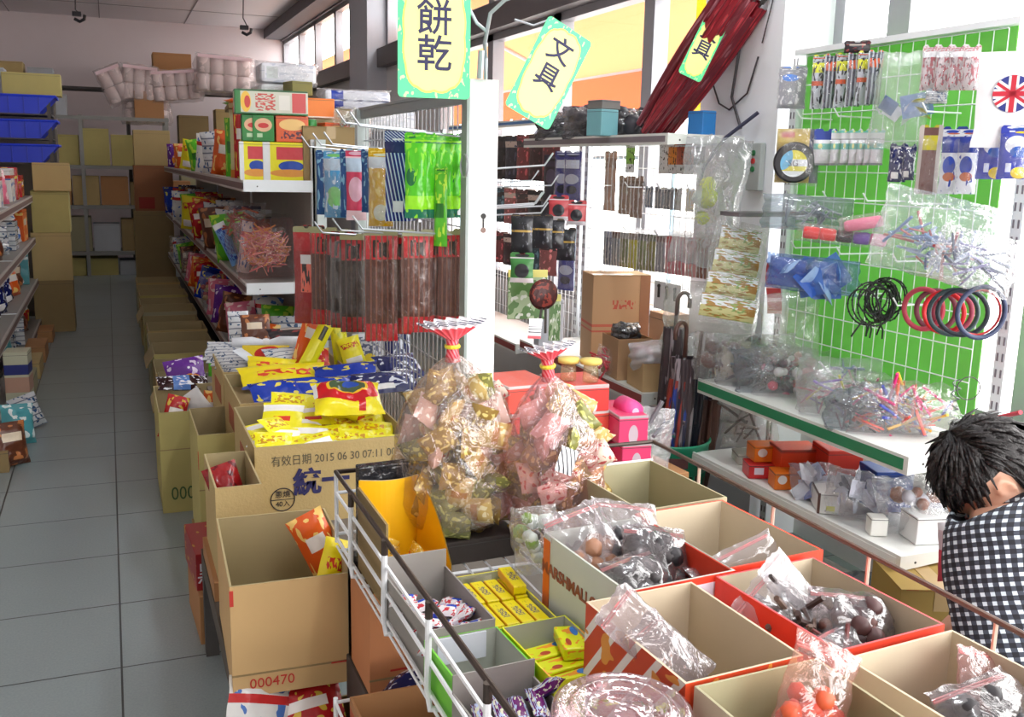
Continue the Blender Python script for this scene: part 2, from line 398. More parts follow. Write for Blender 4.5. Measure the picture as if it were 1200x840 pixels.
# ---------------------------------------------------------------- wire basket rack in front
rk=thing('wire_basket_rack','white wire basket rack with dark top rails holding candy boxes','display rack',(0,0,0))
RX0,RX1,RY0,RY1=.45,1.285,.45,2.15; ZT,ZB=.85,.67
for x in (RX0+.03,RX1-.02):
    for y in (RY0+.03,RY1-.06):
        MB().box(x-.015,x+.015,y-.015,y+.015,0,ZB).build('leg',mat((62,62,62),.5,metal=.2),rk)
side=MB()
for z in (.69,.745,.80): side.tube([(RX0,RY0,z),(RX0,RY1,z)],.0042,6)
side.tube([(RX0,RY1,ZT),(RX0,RY1,.68)],.005,6).tube([(RX0,RY1,.80),(RX1,RY1,.80)],.004).tube([(RX0,RY1,.70),(RX1,RY1,.70)],.004)
side.build('left_wires',white_w,rk)
MB().tube([(RX0,RY0,ZT),(RX0,RY1,ZT),(RX1,RY1,ZT)],.0055,8).build('left_top_rail',wire_d,rk)
MB().tube([(RX1,RY1,ZT),(RX1,RY0,ZT)],.0055,8).tube([(RX1,RY1,.755),(RX1,RY0,.755)],.005,8).build('right_top_rail',mat((104,84,74),.35,metal=.5),rk)
rw=MB()
for i in range(17): 
    y=RY0+.05+i*.1; rw.box(RX1-.008,RX1+.008,y-.008,y+.008,.75,.764) 
rw.build('rail_clips',mat((236,226,220),.4),rk)
for y in (1.93,1.64,1.35,1.06,.77): MB().tube([(RX1,y,.755),(RX1,y,ZT)],.004).build('right_post',mat((206,180,164),.4),rk)
# U-shaped wire posts on the left side, white over dark tips
for y in (1.98,1.70,1.42,1.15,.88):
    b=MB().tube([(RX0-.004,y,ZT),(RX0-.006,y,.70),(RX0-.006,y-.015,.672),(RX0+.03,y-.02,.668)],.006,8)
    b.build('price_post',white_w,rk)
    MB().tube([(RX0-.004,y,ZT+.004),(RX0-.004,y,.825)],.0068,8).build('post_cap',wire_d,rk)
bt=MB()
for i in range(18): bt.tube([(RX0+i*(RX1-RX0)/17,RY0,ZB),(RX0+i*(RX1-RX0)/17,RY1,ZB)],.003,4)
for i in range(9): bt.tube([(RX0,RY0+i*.21,ZB-.004),(RX1,RY0+i*.21,ZB-.004)],.004,4)
bt.build('basket_floor',white_w,rk)
# lower tier
lt=MB()
for z in (.42,.48): lt.tube([(.37,.5,z),(.37,1.80,z),(RX1,1.80,z)],.004)
lt.tube([(.37,1.8,.30),(.37,1.8,.49)],.005)
for i in range(12): lt.tube([(.37+i*.08,.5,.30),(.37+i*.08,1.80,.30)],.003,4)
lt.build('lower_tier',white_w,rk)
# ---------------------------------------------------------------- cardboard cartons
kraft=mat((188,164,112),.8,var=.06,scale=9,bump=.15,bscale=120); kraft_in=mat((172,156,116),.85,var=.05); kraft_o=mat((206,170,118),.8,var=.05)
kraft_y=mat((184,172,108),.8,var=.07); brown=mat((176,128,84),.8,var=.06); kraft_g=mat((170,164,132),.85,var=.05); kraft_d=mat((150,128,88),.85,var=.08)
kraft_p=mat((206,190,164),.8,var=.05)
red_ink=mat((196,52,40),.6,var=0); black_ink=mat((52,50,52),.7,var=0); navy_ink=mat((40,38,92),.6,var=0); grey_ink=mat((104,98,80),.8,var=0)
tape_m=mat((168,140,92),.3,var=.04)
def carton(name,label,loc,w,d,h,rz=0,outer=kraft,inner=kraft_in,group=None,flaps=(),cat='carton',th=.005,slope=0,lids=False,edge=None,joint=None):
    """open-topped carton; base centre at loc; w along X, d along Y; slope lowers the front wall"""
    t=thing(name,label,cat,loc,rz,group)
    x,y=w/2,d/2; hf=h-slope
    b=MB()
    def wall(p0,p1,q0,q1,h0,h1):
        # outer skin p0-p1, inner skin q0-q1
        vs=[(*p0,0),(*p1,0),(*p1,h1),(*p0,h0),(*q0,.004),(*q1,.004),(*q1,h1),(*q0,h0)]
        b.add(vs,[(0,1,2,3)],0); b.add(vs,[(5,4,7,6)],1); b.add(vs,[(3,2,6,7)],2)
    o=[(-x,-y),(x,-y),(x,y),(-x,y)]; i_=[(-x+th,-y+th),(x-th,-y+th),(x-th,y-th),(-x+th,y-th)]; hh=[hf,hf,h,h]
    for k in range(4): wall(o[k],o[(k+1)%4],i_[k],i_[(k+1)%4],hh[k],hh[(k+1)%4])
    b.add([(-x,-y,0),(x,-y,0),(x,y,0),(-x,y,0)],[(3,2,1,0)],0)
    b.add([(-x+th,-y+th,.004),(x-th,-y+th,.004),(x-th,y-th,.004),(-x+th,y-th,.004)],[(0,1,2,3)],1)
    b.build('carton_body',[outer,inner,edge or inner],t)
    for f in flaps:   # (side, length, droop angle)
        s,L,a=f; ca,sa=math.cos(R(a)),math.sin(R(a))
        if s=='front': v=[(-x,-y,hf),(x,-y,hf),(x-.01,-y-L*ca,hf-L*sa),(-x+.01,-y-L*ca,hf-L*sa)]
        if s=='back': v=[(x,y,h),(-x,y,h),(-x+.01,y+L*ca,h-L*sa),(x-.01,y+L*ca,h-L*sa)]
        if s=='left': v=[(-x,y,h),(-x,-y,hf),(-x-L*ca,-y+.01,hf-L*sa),(-x-L*ca,y-.01,h-L*sa)]
        if s=='right': v=[(x,-y,hf),(x,y,h),(x+L*ca,y-.01,h-L*sa),(x+L*ca,-y+.01,hf-L*sa)]
        n=(Vector(v[1])-Vector(v[0])).cross(Vector(v[3])-Vector(v[0])).normalized()*.004
        v2=[tuple(Vector(p)+n) for p in v]
        MB().add(v+v2,[(3,2,1,0),(4,5,6,7),(0,1,5,4),(1,2,6,5),(2,3,7,6),(3,0,4,7)]).build('flap',inner,t)
    if joint: MB().box(-x-.001,x+.001,-y-.0015,-y+.001,joint-.002,joint+.002).build('seam',kraft_d,t)
    if lids:
        MB().box(-x,-.003,-y,y,h-.002,h+.004).build('lid_flap',outer,t); MB().box(.003,x,-y,y,h-.002,h+.004).build('lid_flap',outer,t)
        MB().box(-.025,.025,-y-.001,y+.001,h+.004,h+.0055).box(-.025,.025,-y-.0015,-y,h-.06,h+.0055).build('tape',tape_m,t)
    return t
def front_text(t,text,size,px,pz,d,m,sx=1,bold=0,name='printing',label=None):
    return lettering(name,text,size,m,t,(px,-d/2-.0014,pz),(R(90),0,0),sx=sx,ext=.0004,bold=bold,label=label)
# carton A: expiry date, brand characters and a round stamp
cA=carton('snack_carton','open carton of yellow packets stamped with an expiry date and two navy characters',(.61,3.18,.445),.49,.53,.255,flaps=(),th=.006)
front_text(cA,'有效日期 2015 06 30 07:11 001',.036,.005,.205,.53,grey_ink,sx=.86)
front_text(cA,'統一',.088,-.045,.128,.53,navy_ink,bold=.003)
st=MB()
st.tube([(-.165+.036*math.cos(a*math.pi/16),-.267,.085+.036*math.sin(a*math.pi/16)) for a in range(32)],.0016,4,close=True).tube([(-.201,-.267,.085),(-.129,-.267,.085)],.0012,4)
st.build('round_stamp',black_ink,cA)
front_text(cA,'蔥燒',.024,-.165,.10,.53,black_ink); front_text(cA,'40入',.022,-.165,.07,.53,black_ink)
cB=carton('snack_carton','open carton of blue and yellow snack bags, behind the expiry-dated carton',(.64,3.745,.445),.5,.52,.255,th=.006)
cC=carton('snack_carton','open carton topped with silver and red packets, third from front of its row',(.64,4.29,.445),.5,.50,.255,th=.006)
for c in (cA,cB,cC):
    MB().box(-.2515 if c!=cA else -.2465,-.25 if c!=cA else -.245,-.15,.10,.10,.18).build('side_print',mat((164,92,62),.8),c)
# cartons in the aisle-side row
c1=carton('floor_carton','open orange-brown carton with red serial number, nearest in the floor row',(.352,2.335,.347),.285,.45,.272,rz=R(-2),outer=kraft_o,joint=.055)
front_text(c1,'000470',.034,-.055,.030,.45,red_ink)
MB().box(-.1435,-.135,-.2268,-.2245,.225,.262).build('red_tab',red_ink,c1)
MB().box(.08,.14,-.2268,-.2252,.052,.056).build('red_line',red_ink,c1)
c3=carton('floor_carton','narrow open carton with dark red bag inside, behind the orange-brown carton',(.288,2.83,.40),.125,.34,.27,outer=kraft,inner=kraft_in)
c2=carton('floor_carton','tall empty open carton beside the carton numbered with zeros',(.345,3.83,.10),.185,.42,.46,outer=kraft_y,joint=.25)
MB().box(-.0935,-.0915,-.2115,-.2095,.33,.40).build('red_tab',red_ink,c2)
c0=carton('floor_carton','tall open carton marked with dark zeros, holding red and white packets',(.305,4.68,0),.31,.55,.46,outer=kraft_y,joint=.29,flaps=())
front_text(c0,'000',.085,-.068,.085,.55,mat((70,96,56),.8,var=0),sx=.8)
# ---------------------------------------------------------------- packaging kit
def sz(P,px): return px*((RW.transposed() @ (Vector(P)-Vector((0,0,CAM_H)))).z)/F_PX
def N3(x,y,z,s=0): return noise.noise(Vector((x+s*7.3,y-s*3.1,z+s*1.7)))
def pouch_mb(w,h,t,seed=0,nu=10,nv=14,cr=.07,wr=.12,bow=0):
    """pillow pack facing -Y, centred; crimped seals at top and bottom"""
    b=MB()
    def mk(sgn):
        def fn(u,v):
            x=(u-.5)*w; z=(v-.5)*h
            e=min(v,1-v)/cr; k=min(1,max(0,e-.6)*.55)
            p=(1-abs(2*u-1)**3)*(k**.6)
            y=sgn*t/2*p*(1+wr*2*N3(u*3,v*4,sgn,seed))
            y+=t*wr*N3(u*6,v*7,0,seed)*(.4+p)*.7
            x*=1-.05*k*(1+N3(v*4,0,0,seed))
            if e<.9: y+=.0015*math.sin(u*60)
            y+=bow*((2*v-1)**2)*h
            return (x,y,z)
        return fn
    b.grid(mk(-1),nu,nv,0); b.grid(mk(1),nu,nv,0,flip=True)
    return b
def pouch(name,label,cat,loc,w,h,t,rot=(0,0,0),m=None,group=None,seed=None,**k):
    seed=rnd.random()*50 if seed is None else seed
    o=pouch_mb(w,h,t,seed,**k).build(name,m,smooth=True,loc=loc,rot=rot)
    return tag(o,label,cat,group)
def boxy(name,label,cat,loc,w,d,h,rot=0,m=None,group=None,bevel=.003,flap=None):
    """closed retail box standing on its base centre; faint lid edge"""
    b=MB().box(-w/2,w/2,-d/2,d/2,0,h)
    o=b.build(name,m,loc=loc,rot=(0,0,rot) if not isinstance(rot,(tuple,list)) else rot,bevel=bevel)
    if flap: MB().box(-w/2-.001,w/2+.001,-d/2-.0012,d/2+.001,h*flap,h*flap+.0015).build('lid_edge',dark_m if flap<2 else flap,o)
    return tag(o,label,cat,group)
def chunks(n,w,h,t,size,mats,seed,shape='chunk',fill=.8,low=False):
    r=random.Random(seed); b=MB()
    for i in range(n):
        for _ in range(20):
            x,y,z=r.uniform(-1,1),r.uniform(-1,1),r.uniform(-1,1)
            if x*x+y*y+z*z<1: break
        if low: z=-abs(z)*.9 if r.random()<.8 else z*.3
        P=Vector((x*w/2*fill,y*t/2*fill,z*h/2*fill)); s=size*r.uniform(.7,1.25)
        M=Matrix.Translation(P)@Euler((r.uniform(0,6),r.uniform(0,6),r.uniform(0,6))).to_matrix().to_4x4()
        st=len(b.v); mi=r.randrange(len(mats))
        if shape=='chunk': b.lathe([(0,-.45*s),(.38*s,-.3*s),(.5*s,0),(.36*s,.3*s),(0,.42*s)],7,mi=mi)
        elif shape=='disc': b.lathe([(0,-.12*s),(.42*s,-.12*s),(.5*s,0),(.42*s,.12*s),(0,.12*s)],10,mi=mi)
        elif shape=='stick': b.tube([(0,0,-s),(0,.03*s,0),(0,0,s)],s*.085,6,mi)
        elif shape=='pack': b.grid(lambda u,v:((u-.5)*s,-.15*s*(1-abs(2*u-1)**2)*(1-abs(2*v-1)**3),(v-.5)*s*1.3),4,5,mi); b.grid(lambda u,v:((u-.5)*s,.15*s*(1-abs(2*u-1)**2)*(1-abs(2*v-1)**3),(v-.5)*s*1.3),4,5,mi,True)
        b.xf(M,st)
    return b
def bag_mb(w,h,t,seed=0,nu=16,nv=18,lump=.25,top=.12):
    b=MB()
    def mk(sgn):
        def fn(u,v):
            x=(u-.5)*w; z=(v-.5)*h
            p=max(0,(1-abs(2*u-1)**2.6)*(1-abs(2*v-1)**3))**.55
            if v>1-top: p*=max(.12,(1-v)/top)
            y=sgn*t/2*p*(1+lump*N3(u*4,v*4,sgn*2,seed))
            y+=t*.10*N3(u*9,v*9,sgn,seed)
            x+=w*.05*N3(v*6,u*2,1,seed); z+=h*.04*N3(u*6,v*2,2,seed)
            return (x,y,z)
        return fn
    b.grid(mk(-1),nu,nv,0); b.grid(mk(1),nu,nv,0,flip=True); return b
def clear_bag(name,label,cat,loc,w,h,t,rot=(0,0,0),fl=None,content=None,group=None,lump=.25,seed=None,top=.12,cname='contents'):
    """clear plastic bag with a visible filling: content=(shape,n,size,[colours],fill,low)"""
    seed=rnd.random()*50 if seed is None else seed
    T=thing(name,label,cat,loc,rot,group)
    bag_mb(w,h,t,seed,lump=lump,top=top).build('plastic_film',fl or film(),T,smooth=True)
    if content:
        sh,n,s,cols,*r=content
        o=chunks(n,w,h,t,s,[mat(c,.5) if not isinstance(c,bpy.types.Material) else c for c in cols],seed,sh,r[0] if r else .8,r[1] if len(r)>1 else False).build(cname,[mat(c,.5) if not isinstance(c,bpy.types.Material) else c for c in cols],T,smooth=sh in('chunk','disc'))
        if n>3: o['kind']='stuff'
    return T
def hang_pack(name,label,cat,loc,w,h,t,rz,m,card=None,card_h=.2,group=None,seed=None,fl=None):
    """packet hanging from a peg: origin at the hole in its header; header card, pouch body"""
    seed=rnd.random()*50 if seed is None else seed
    T=thing(name,label,cat,loc,rz,group)
    ch=h*card_h
    MB().prism([(-w/2,-ch+.012),(w/2,-ch+.012),(w/2,.006),(w/2-.006,.012),(.012,.012),(.006,.004),(-.006,.004),(-.012,.012),(-w/2+.006,.012),(-w/2,.006)],-.0012,.0012,axis='y').build('header_card',card or m,T)
    pouch_mb(w,h-ch,t,seed,wr=.18).build('pouch',m,T,smooth=True,loc=(0,0,.012-ch-(h-ch)/2))
    if fl: bag_mb(w*1.04,h-ch,t*1.15,seed,lump=.1).build('plastic_film',fl,T,smooth=True,loc=(0,0,.012-ch-(h-ch)/2))
    return T
# common prints
P_red=pmat((186,30,34),(('noise',5,.58,(226,190,70)),('rect',.2,.8,.55,.7,(245,240,235))),.25,bump=.4)
P_yel=pmat((238,226,30),(('rect',.15,.85,.1,.3,(250,250,250)),('text',.1,.9,.62,.8,(200,60,40),9)),.3,bump=.4)
P_yelr=pmat((240,220,20),(('text',.2,.8,.35,.6,(220,60,40),8),('band',1,.0,.12,(40,70,170))),.3,bump=.5)
P_blue=pmat((20,60,180),(('noise',4,.62,(230,220,90)),('band',1,.82,.95,(18,40,130))),.22,bump=.5)
P_navy=pmat((26,34,92),(('noise',6,.6,(220,226,240)),('rect',.2,.6,.1,.3,(240,240,240))),.25,bump=.4)
P_green=pmat((90,190,40),(('noise',4,.6,(190,230,70)),('rect',.2,.8,.4,.6,(40,120,40))),.28,bump=.4)
P_white=pmat((228,228,226),(('noise',5,.6,(80,120,190)),('band',1,.7,.8,(200,50,50))),.25,bump=.4)
P_silver=pmat((206,210,214),(('noise',6,.6,(60,90,130)),('stripe',1,6,.2,(120,126,140))),.2,bump=.6)
P_orange=pmat((228,96,30),(('noise',4,.6,(250,210,120)),('rect',.25,.75,.5,.7,(240,236,230))),.28,bump=.4)
P_purple=pmat((104,42,150),(('disc',.6,.35,.3,.25,(240,150,50)),('noise',5,.62,(230,210,240))),.25,bump=.5)
P_brown=pmat((96,52,34),(('noise',4,.6,(190,120,70)),('rect',.2,.7,.55,.75,(230,214,190))),.28,bump=.5)
P_pink=pmat((232,120,150),(('noise',4,.6,(250,220,220)),),.3,bump=.4)
P_teal=pmat((80,160,170),(('noise',4,.6,(230,240,240)),),.3,bump=.4)
P_dark=pmat((44,40,46),(('noise',5,.62,(150,60,60)),('rect',.2,.8,.7,.82,(190,180,170))),.3,bump=.4)
PR={'red':P_red,'yellow':P_yel,'blue':P_blue,'navy':P_navy,'green':P_green,'white':P_white,'silver':P_silver,'orange':P_orange,'purple':P_purple,'brown':P_brown,'pink':P_pink,'teal':P_teal,'dark':P_dark}
F0=film(); F_milky=film(haze=.28); F_grey=film((225,230,235),.22,(190,196,200),22,.7); F_pink=film((255,214,220),.10,(240,190,200),26,.7,gloss=.22); F_crisp=film(haze=.06,streak=.9,scale=45,gloss=.25)
# ---------------------------------------------------------------- goods on the aisle gondola
def onshelf(px,Y,z): return Vector((max(.725,aY(px,200,Y).x),Y,z))
Zt,Zm,Zl=1.442,.902,.402
# top shelf, front end: yellow snack bags in a row, boxes stacked on them
sb=pmat((236,226,24),(('rect',.3,.95,.55,.88,(206,60,70)),('disc',.62,.38,.28,.14,(20,70,170)),('disc',.6,.2,.45,.1,(222,150,60)),('band',0,0,.16,(226,230,232))),.32,bump=.15)
yb=[(292,5.48,.145,.2,'yellow boxed snack with red logo, leftmost of the three on the top shelf'),(334,5.46,.235,.2,'widest yellow boxed snack with red logo, middle of three on the top shelf'),(380,5.47,.13,.19,'yellow and white boxed snack on the top shelf, beside the blue hanging packets')]
for px,Y,w,h,lb in yb: boxy('snack_box',lb,'snack box',onshelf(px,Y,Zt),w,.16,h,R(-6),sb,'yellow boxes on the top shelf',flap=.93)
gb=pmat((34,128,52),(('disc',.5,.62,.4,.26,(226,180,140)),('disc',.5,.6,.25,.1,(200,40,40)),('rect',.2,.45,.15,.3,(180,210,170))),.35)
ob=pmat((222,92,40),(('disc',.5,.66,.4,.22,(240,196,120)),('text',.15,.9,.12,.4,(90,30,50),8)),.35)
z2=Zt+.203
boxy('cracker_box','green cracker box, left of two stacked on the yellow snack boxes','snack box',onshelf(284,5.46,z2),.118,.12,.135,R(-4),gb,'green boxes',flap=.9)
boxy('cracker_box','green cracker box, right of two stacked on the yellow snack boxes','snack box',onshelf(309,5.45,z2),.11,.12,.135,R(-4),gb,'green boxes',flap=.9)
boxy('cracker_box','orange cracker box stacked between the two green boxes and the green tin','snack box',onshelf(342,5.45,z2),.17,.12,.135,R(-3),ob,flap=.9)
tin=thing('snack_tin','small green can standing beside the orange cracker box','can',onshelf(365,5.50,z2))
MB().lathe([(.03,0),(.032,.004),(.032,.12),(.03,.125)],18).build('can_body',pmat((40,140,60),(('band',1,.4,.7,(220,230,220)),),.3),tin,smooth=True); MB().lathe([(0,.127),(.03,.127),(.0305,.122)],18).build('can_lid',steel,tin)
boxy('cracker_box','red-orange cracker box lying behind the peg hooks on the top shelf','snack box',onshelf(392,5.5,Zt+.193),.15,.12,.12,R(10),ob,flap=.9)
lg=pmat((206,206,190),(('rect',.0,.08,.0,1,(36,120,50)),('disc',.15,.5,.07,.42,(236,190,60)),('disc',.17,.5,.04,.25,(200,50,40)),('text',.28,.55,.15,.85,(196,70,60),12),('rect',.6,.75,.2,.8,(225,222,214)),('rect',.78,.97,.1,.9,(206,70,70)),('band',1,.0,.07,(40,110,60)),('band',1,.93,1,(40,110,60))),.35)
boxy('gift_box','long green and cream snack box lying on the green and orange boxes','snack box',onshelf(319,5.44,z2+.137),.375,.12,.125,R(-3),lg,flap=.95)
# tall wafer packs further along
for px,Y,w,h,c,lb in ((271,5.95,.09,.40,'red','tall dark red wafer pack standing on the top shelf beside green boxes'),(249,6.05,.11,.39,None,'tall beige wafer pack with dark writing on the top shelf'),(233,6.5,.07,.36,'green','narrow greenish tall pack behind the beige wafer pack')):
    m=PR[c] if c else pmat((206,200,150),(('text',.3,.7,.15,.8,(60,64,60),7),('band',1,0,.12,(214,130,50))),.35,bump=.2)
    p=onshelf(px,Y,Zt); pouch('wafer_pack',lb,'snack pack',p+Vector((0,0,h/2)),w,h,.07,(0,0,R(-8)),m,bow=0)
for i,(px,Y,c,w,h,a,lb) in enumerate([(222,7.0,'orange',.17,.30,8,'orange and white crisp bag leaning on the top shelf'),(212,7.6,'silver',.2,.31,-6,'silver crisp bag with dark print on the top shelf'),(204,8.2,'white',.2,.30,5,'white crisp bag on the top shelf beyond the silver one'),(198,9.0,'green',.2,.28,-8,'green crisp bag on the top shelf'),(192,9.9,'yellow',.2,.28,10,'yellow crisp bag toward the far end of the top shelf'),(187,11.0,'orange',.2,.26,0,'orange crisp bag at the far end of the top shelf'),(186,12.2,'purple',.2,.27,0,'purple crisp bag at the far end of the top shelf')]):
    p=onshelf(px,Y,Zt); pouch('crisp_bag',lb,'snack bag',p+Vector((.02,0,h/2-.006)),w,h,.09,(R(6),R(a),R(-14)),PR[c],'crisp bags on the top shelf')
# wide second row behind so no shelf looks empty
r2=random.Random(3)
for i in range(12):
    Y=6.3+i*.55; c=r2.choice(list(PR)); 
    pouch('snack_bag','%s snack bag in the rear row of the top shelf, %s from the near end'%(c,ORD[i]),'snack bag',(.92,Y,Zt+.125),.19,.26,.09,(0,0,R(-20+r2.uniform(-10,10))),PR[c],'rear row bags on the top shelf')
# flat colourful packs lying on the tall packs
pt=boxy('display_tray','shallow cardboard tray of flat packs lying above the tall wafer packs','tray',(.80,6.25,1.835),.24,.55,.03,R(-4),kraft_d)
for i,(x,y,c) in enumerate([(.74,6.08,'orange'),(.82,6.2,'yellow'),(.76,6.34,'green'),(.85,6.42,'red')]):
    pouch('flat_packet','%s flat packet lying in the tray above the wafer packs'%c,'snack packet',(x,y,1.882),.17,.12,.03,(R(90),0,R(20*i-30)),PR[c])
bigb=carton('storage_carton','olive carton behind the long green box on the top shelf',(1.17,6.0,Zt),.42,.5,.40,outer=kraft_g,lids=True)
# clear multi-packs piled on top
def cube_pack(name,label,loc,w,d,h,rz,print_m,cat='multipack'):
    T=thing(name,label,cat,loc,R(rz))
    MB().box(-w/2+.01,w/2-.01,-d/2+.01,d/2-.01,.004,h-.01).build('wrapped_goods',print_m,T,bevel=.02)
    b=MB(); s=rnd.random()*20
    def f(a,e,sg): pass
    bag_mb(w*1.1,h*1.12,d*1.1,s,lump=.08).build('plastic_wrap',F_crisp,T,smooth=True,loc=(0,0,h/2))
    return T
wp=pmat((226,228,236),(('noise',6,.6,(200,206,220)),('rect',.1,.3,.2,.8,(206,214,214))),.4)
wp2=pmat((222,226,236),(('rect',.1,.28,.0,1,(30,60,170)),('band',1,.4,.5,(70,74,110)),('noise',6,.62,(190,196,214))),.4)
wp3=pmat((216,222,224),(('noise',5,.6,(180,190,196)),('rect',.4,.5,.3,.6,(190,80,70))),.4)
zz=Zt+.41
cube_pack('tissue_pack','clear-wrapped white pack with dark end on top of the snack pile, highest of all',(aY(335,100,6.1).x,6.1,zz+.135),.34,.26,.125,0,wp)
cube_pack('tissue_pack','clear-wrapped white pack with red mark, under the highest pack',(aY(326,100,6.0).x,6.0,zz),.28,.3,.13,4,wp3)
boxy('snack_box','olive box lying on the pile beside the wrapped packs','snack box',(aY(349,110,5.75).x,5.75,z2+.262),.12,.14,.075,R(12),mat((120,118,60),.6),flap=.85)
boxy('snack_box','bright orange box on the pile beside the olive box','snack box',(aY(372,110,5.62).x,5.62,z2+.137),.165,.14,.105,R(-3),pmat((240,130,30),(('band',1,.0,.08,(250,236,220)),),.4),flap=.9)
cube_pack('tissue_pack','clear-wrapped pack with blue stripe on top of the pile',(aY(415,100,6.2).x,6.2,zz+.01),.42,.3,.12,-4,wp2)
cube_pack('tissue_pack','clear-wrapped white pack beside the grey top rail',(aY(440,100,5.9).x,5.9,zz-.12),.42,.34,.125,3,wp)
clear_bag('noodle_bag','clear bag of pale noodles hanging over the shelf end beside the peg hooks','snack bag',(aY(412,135,5.45).x,5.45,1.735),.22,.17,.16,(0,R(6),0),F_crisp,('stick',50,.05,[(222,224,214),(200,206,200)],.75))
carton('storage_carton','low brown carton on the shelf end under the wrapped white packs',(1.12,5.53,Zt),.30,.34,.285,outer=kraft_d,lids=True)
# middle shelf
mid=[(322,5.55,.36,.31,.22,'pink'),]
cb=clear_bag('cracker_bag','large clear bag of pink and orange crackers at the end of the middle shelf','snack bag',(aY(312,290,5.52).x,5.55,Zm+.165),.33,.32,.22,(R(-8),R(-6),R(-10)),film((255,240,240),.05,streak=.8),('stick',280,.042,[(226,140,130),(230,170,150),(224,150,70),(214,110,110)],.74),seed=4,cname='cracker_sticks')
pouch('snack_tube','light blue and white snack tube leaning on the middle shelf','snack pack',(aY(264,262,6.2).x,6.1,Zm+.15),.075,.27,.06,(R(-10),R(-26),R(-15)),pmat((120,170,226),(('text',.2,.8,.1,.9,(40,70,170),9),('band',1,.86,1,(236,240,244))),.3,bump=.2))
pouch('snack_pack','long clear-fronted blue pack standing beside the pink crackers','snack pack',(aY(287,262,5.85).x,5.85,Zm+.15),.07,.30,.04,(0,R(8),R(-12)),P_white)
clear_bag('sausage_bag','clear bag of curved orange sausage snacks on the middle shelf','snack bag',(aY(278,240,5.95).x+.05,6.0,Zm+.25),.24,.3,.16,(0,0,R(-16)),F0,('stick',40,.07,[(190,80,36),(206,110,50),(160,60,40)],.85))
mlist=[(248,6.6,'green'),(240,7.0,'silver'),(232,7.5,'brown'),(225,8.0,'silver'),(220,8.5,'red'),(214,9.0,'orange'),(208,9.6,'yellow'),(203,10.3,'green'),(198,11.0,'white'),(195,11.8,'red'),(192,12.6,'blue')]
for i,(px,Y,c) in enumerate(mlist):
    pouch('snack_bag','%s snack bag on the middle shelf, %s along from the blue tube'%(c,ORD[i]),'snack bag',(.72+.05*(i%2),Y,Zm+.15),.24,.31,.11,(R(4),R(r2.uniform(-8,8)),R(-25)),PR[c],'bags on the middle shelf')
for i in range(14):
    Y=6.2+i*.5; c=r2.choice(['red','brown','dark','silver','orange','navy'])
    clear_bag('bulk_snack_bag','clear bulk bag of brown pieces at the back of the middle shelf','snack bag',(.89,Y,Zm+.16),.24,.33,.16,(0,0,R(-20)),F0,('chunk',26,.05,[(150,90,50),(110,60,40),(190,140,90)],.85),group='bulk bags at the back of the middle shelf') if i%3==0 else pouch('snack_bag','%s snack bag in the rear row of the middle shelf, %s from the near end'%(c,ORD[i]),'snack bag',(.89,Y,Zm+.16),.22,.33,.12,(0,0,R(-22)),PR[c],'rear row bags on the middle shelf')
# lower shelf: small foil packets and bags in layers
lcols=['brown','red','purple','navy','silver','white','orange','dark','green','pink','blue']
for i in range(34):
    Y=5.42+(i//2)*.42; c=lcols[r2.randrange(len(lcols))]; side='front' if i%2==0 else 'rear'
    if i%5==2: clear_bag('candy_bag','clear candy bag in the %s of the lowest shelf, %s pair from the near end'%(side,ORD[i//2]),'snack bag',(.73+.15*(i%2),Y,Zl+.13),.22,.26,.14,(R(-12),R(r2.uniform(-15,15)),R(-20)),F_crisp,('chunk',30,.04,[(150,60,40),(210,170,120),(180,40,50),(230,220,200)],.85),group='clear candy bags on the lowest shelf')
    else: pouch('snack_bag','%s snack bag in the %s of the lowest shelf, %s pair from the near end'%(c,side,ORD[i//2]),'snack bag',(.73+.15*(i%2),Y,Zl+.14+.03*(i%2)),.2,.27,.1,(R(-10),R(r2.uniform(-14,14)),R(-24)),PR[c],'bags on the lowest shelf')
# cartons on the floor along the shelves
yy=4.99; k=0
for d,h in ((.38,.40),(.42,.46),(.44,.44),(.42,.47),(.46,.45),(.4,.46),(.44,.43),(.46,.46),(.44,.45),(.46,.47),(.5,.44),(.5,.46)):
    lb='open carton on the floor beside the aisle shelves, %s from the purple snack bag'%(ORD[k]) if k else 'open carton on the floor holding a purple and orange snack bag'
    carton('floor_carton',lb,(.395+.01*(k%2),yy+d/2,0),.40,d,h if k==0 else h*.76,outer=(kraft_y,kraft_g,kraft)[k%3],flaps=(('left',.10,60),) if k in (0,3,7) else (),group='cartons along the aisle shelves',joint=.22)
    yy+=d+.03; k+=1
pouch('crisp_bag','purple crisp bag with orange pictures in an aisle carton','snack bag',(.32,5.16,.44),.2,.22,.08,(R(-20),R(-8),0),P_purple)
pouch('crisp_bag','dark and green crisp bag beside the purple one in an aisle carton','snack bag',(.50,5.18,.42),.16,.2,.07,(R(-14),R(8),0),P_green)
pouch('snack_bag','blue and dark red snack bag lying low between two aisle cartons','snack bag',(.29,4.985,.46),.25,.1,.05,(R(-60),R(4),R(6)),pmat((50,20,24),(('rect',.3,.62,.0,1,(90,130,200)),('noise',8,.6,(230,235,245))),.25,bump=.5))
pouch('snack_bag','red snack bag with white corner in the tall carton marked with zeros','snack bag',(.22,4.55,.40),.10,.2,.05,(R(-20),R(18),0),P_red)
pouch('snack_bag','white and red snack bag poking from the tall carton marked with zeros','snack bag',(.34,4.6,.41),.11,.2,.05,(R(-10),R(-35),0),pmat((226,228,230),(('band',1,0,.3,(196,40,40)),),.25,bump=.5))
pouch('snack_bag','orange snack bag beside the white and red one in the tall carton','snack bag',(.405,4.62,.40),.12,.18,.05,(R(-16),R(10),0),P_orange)
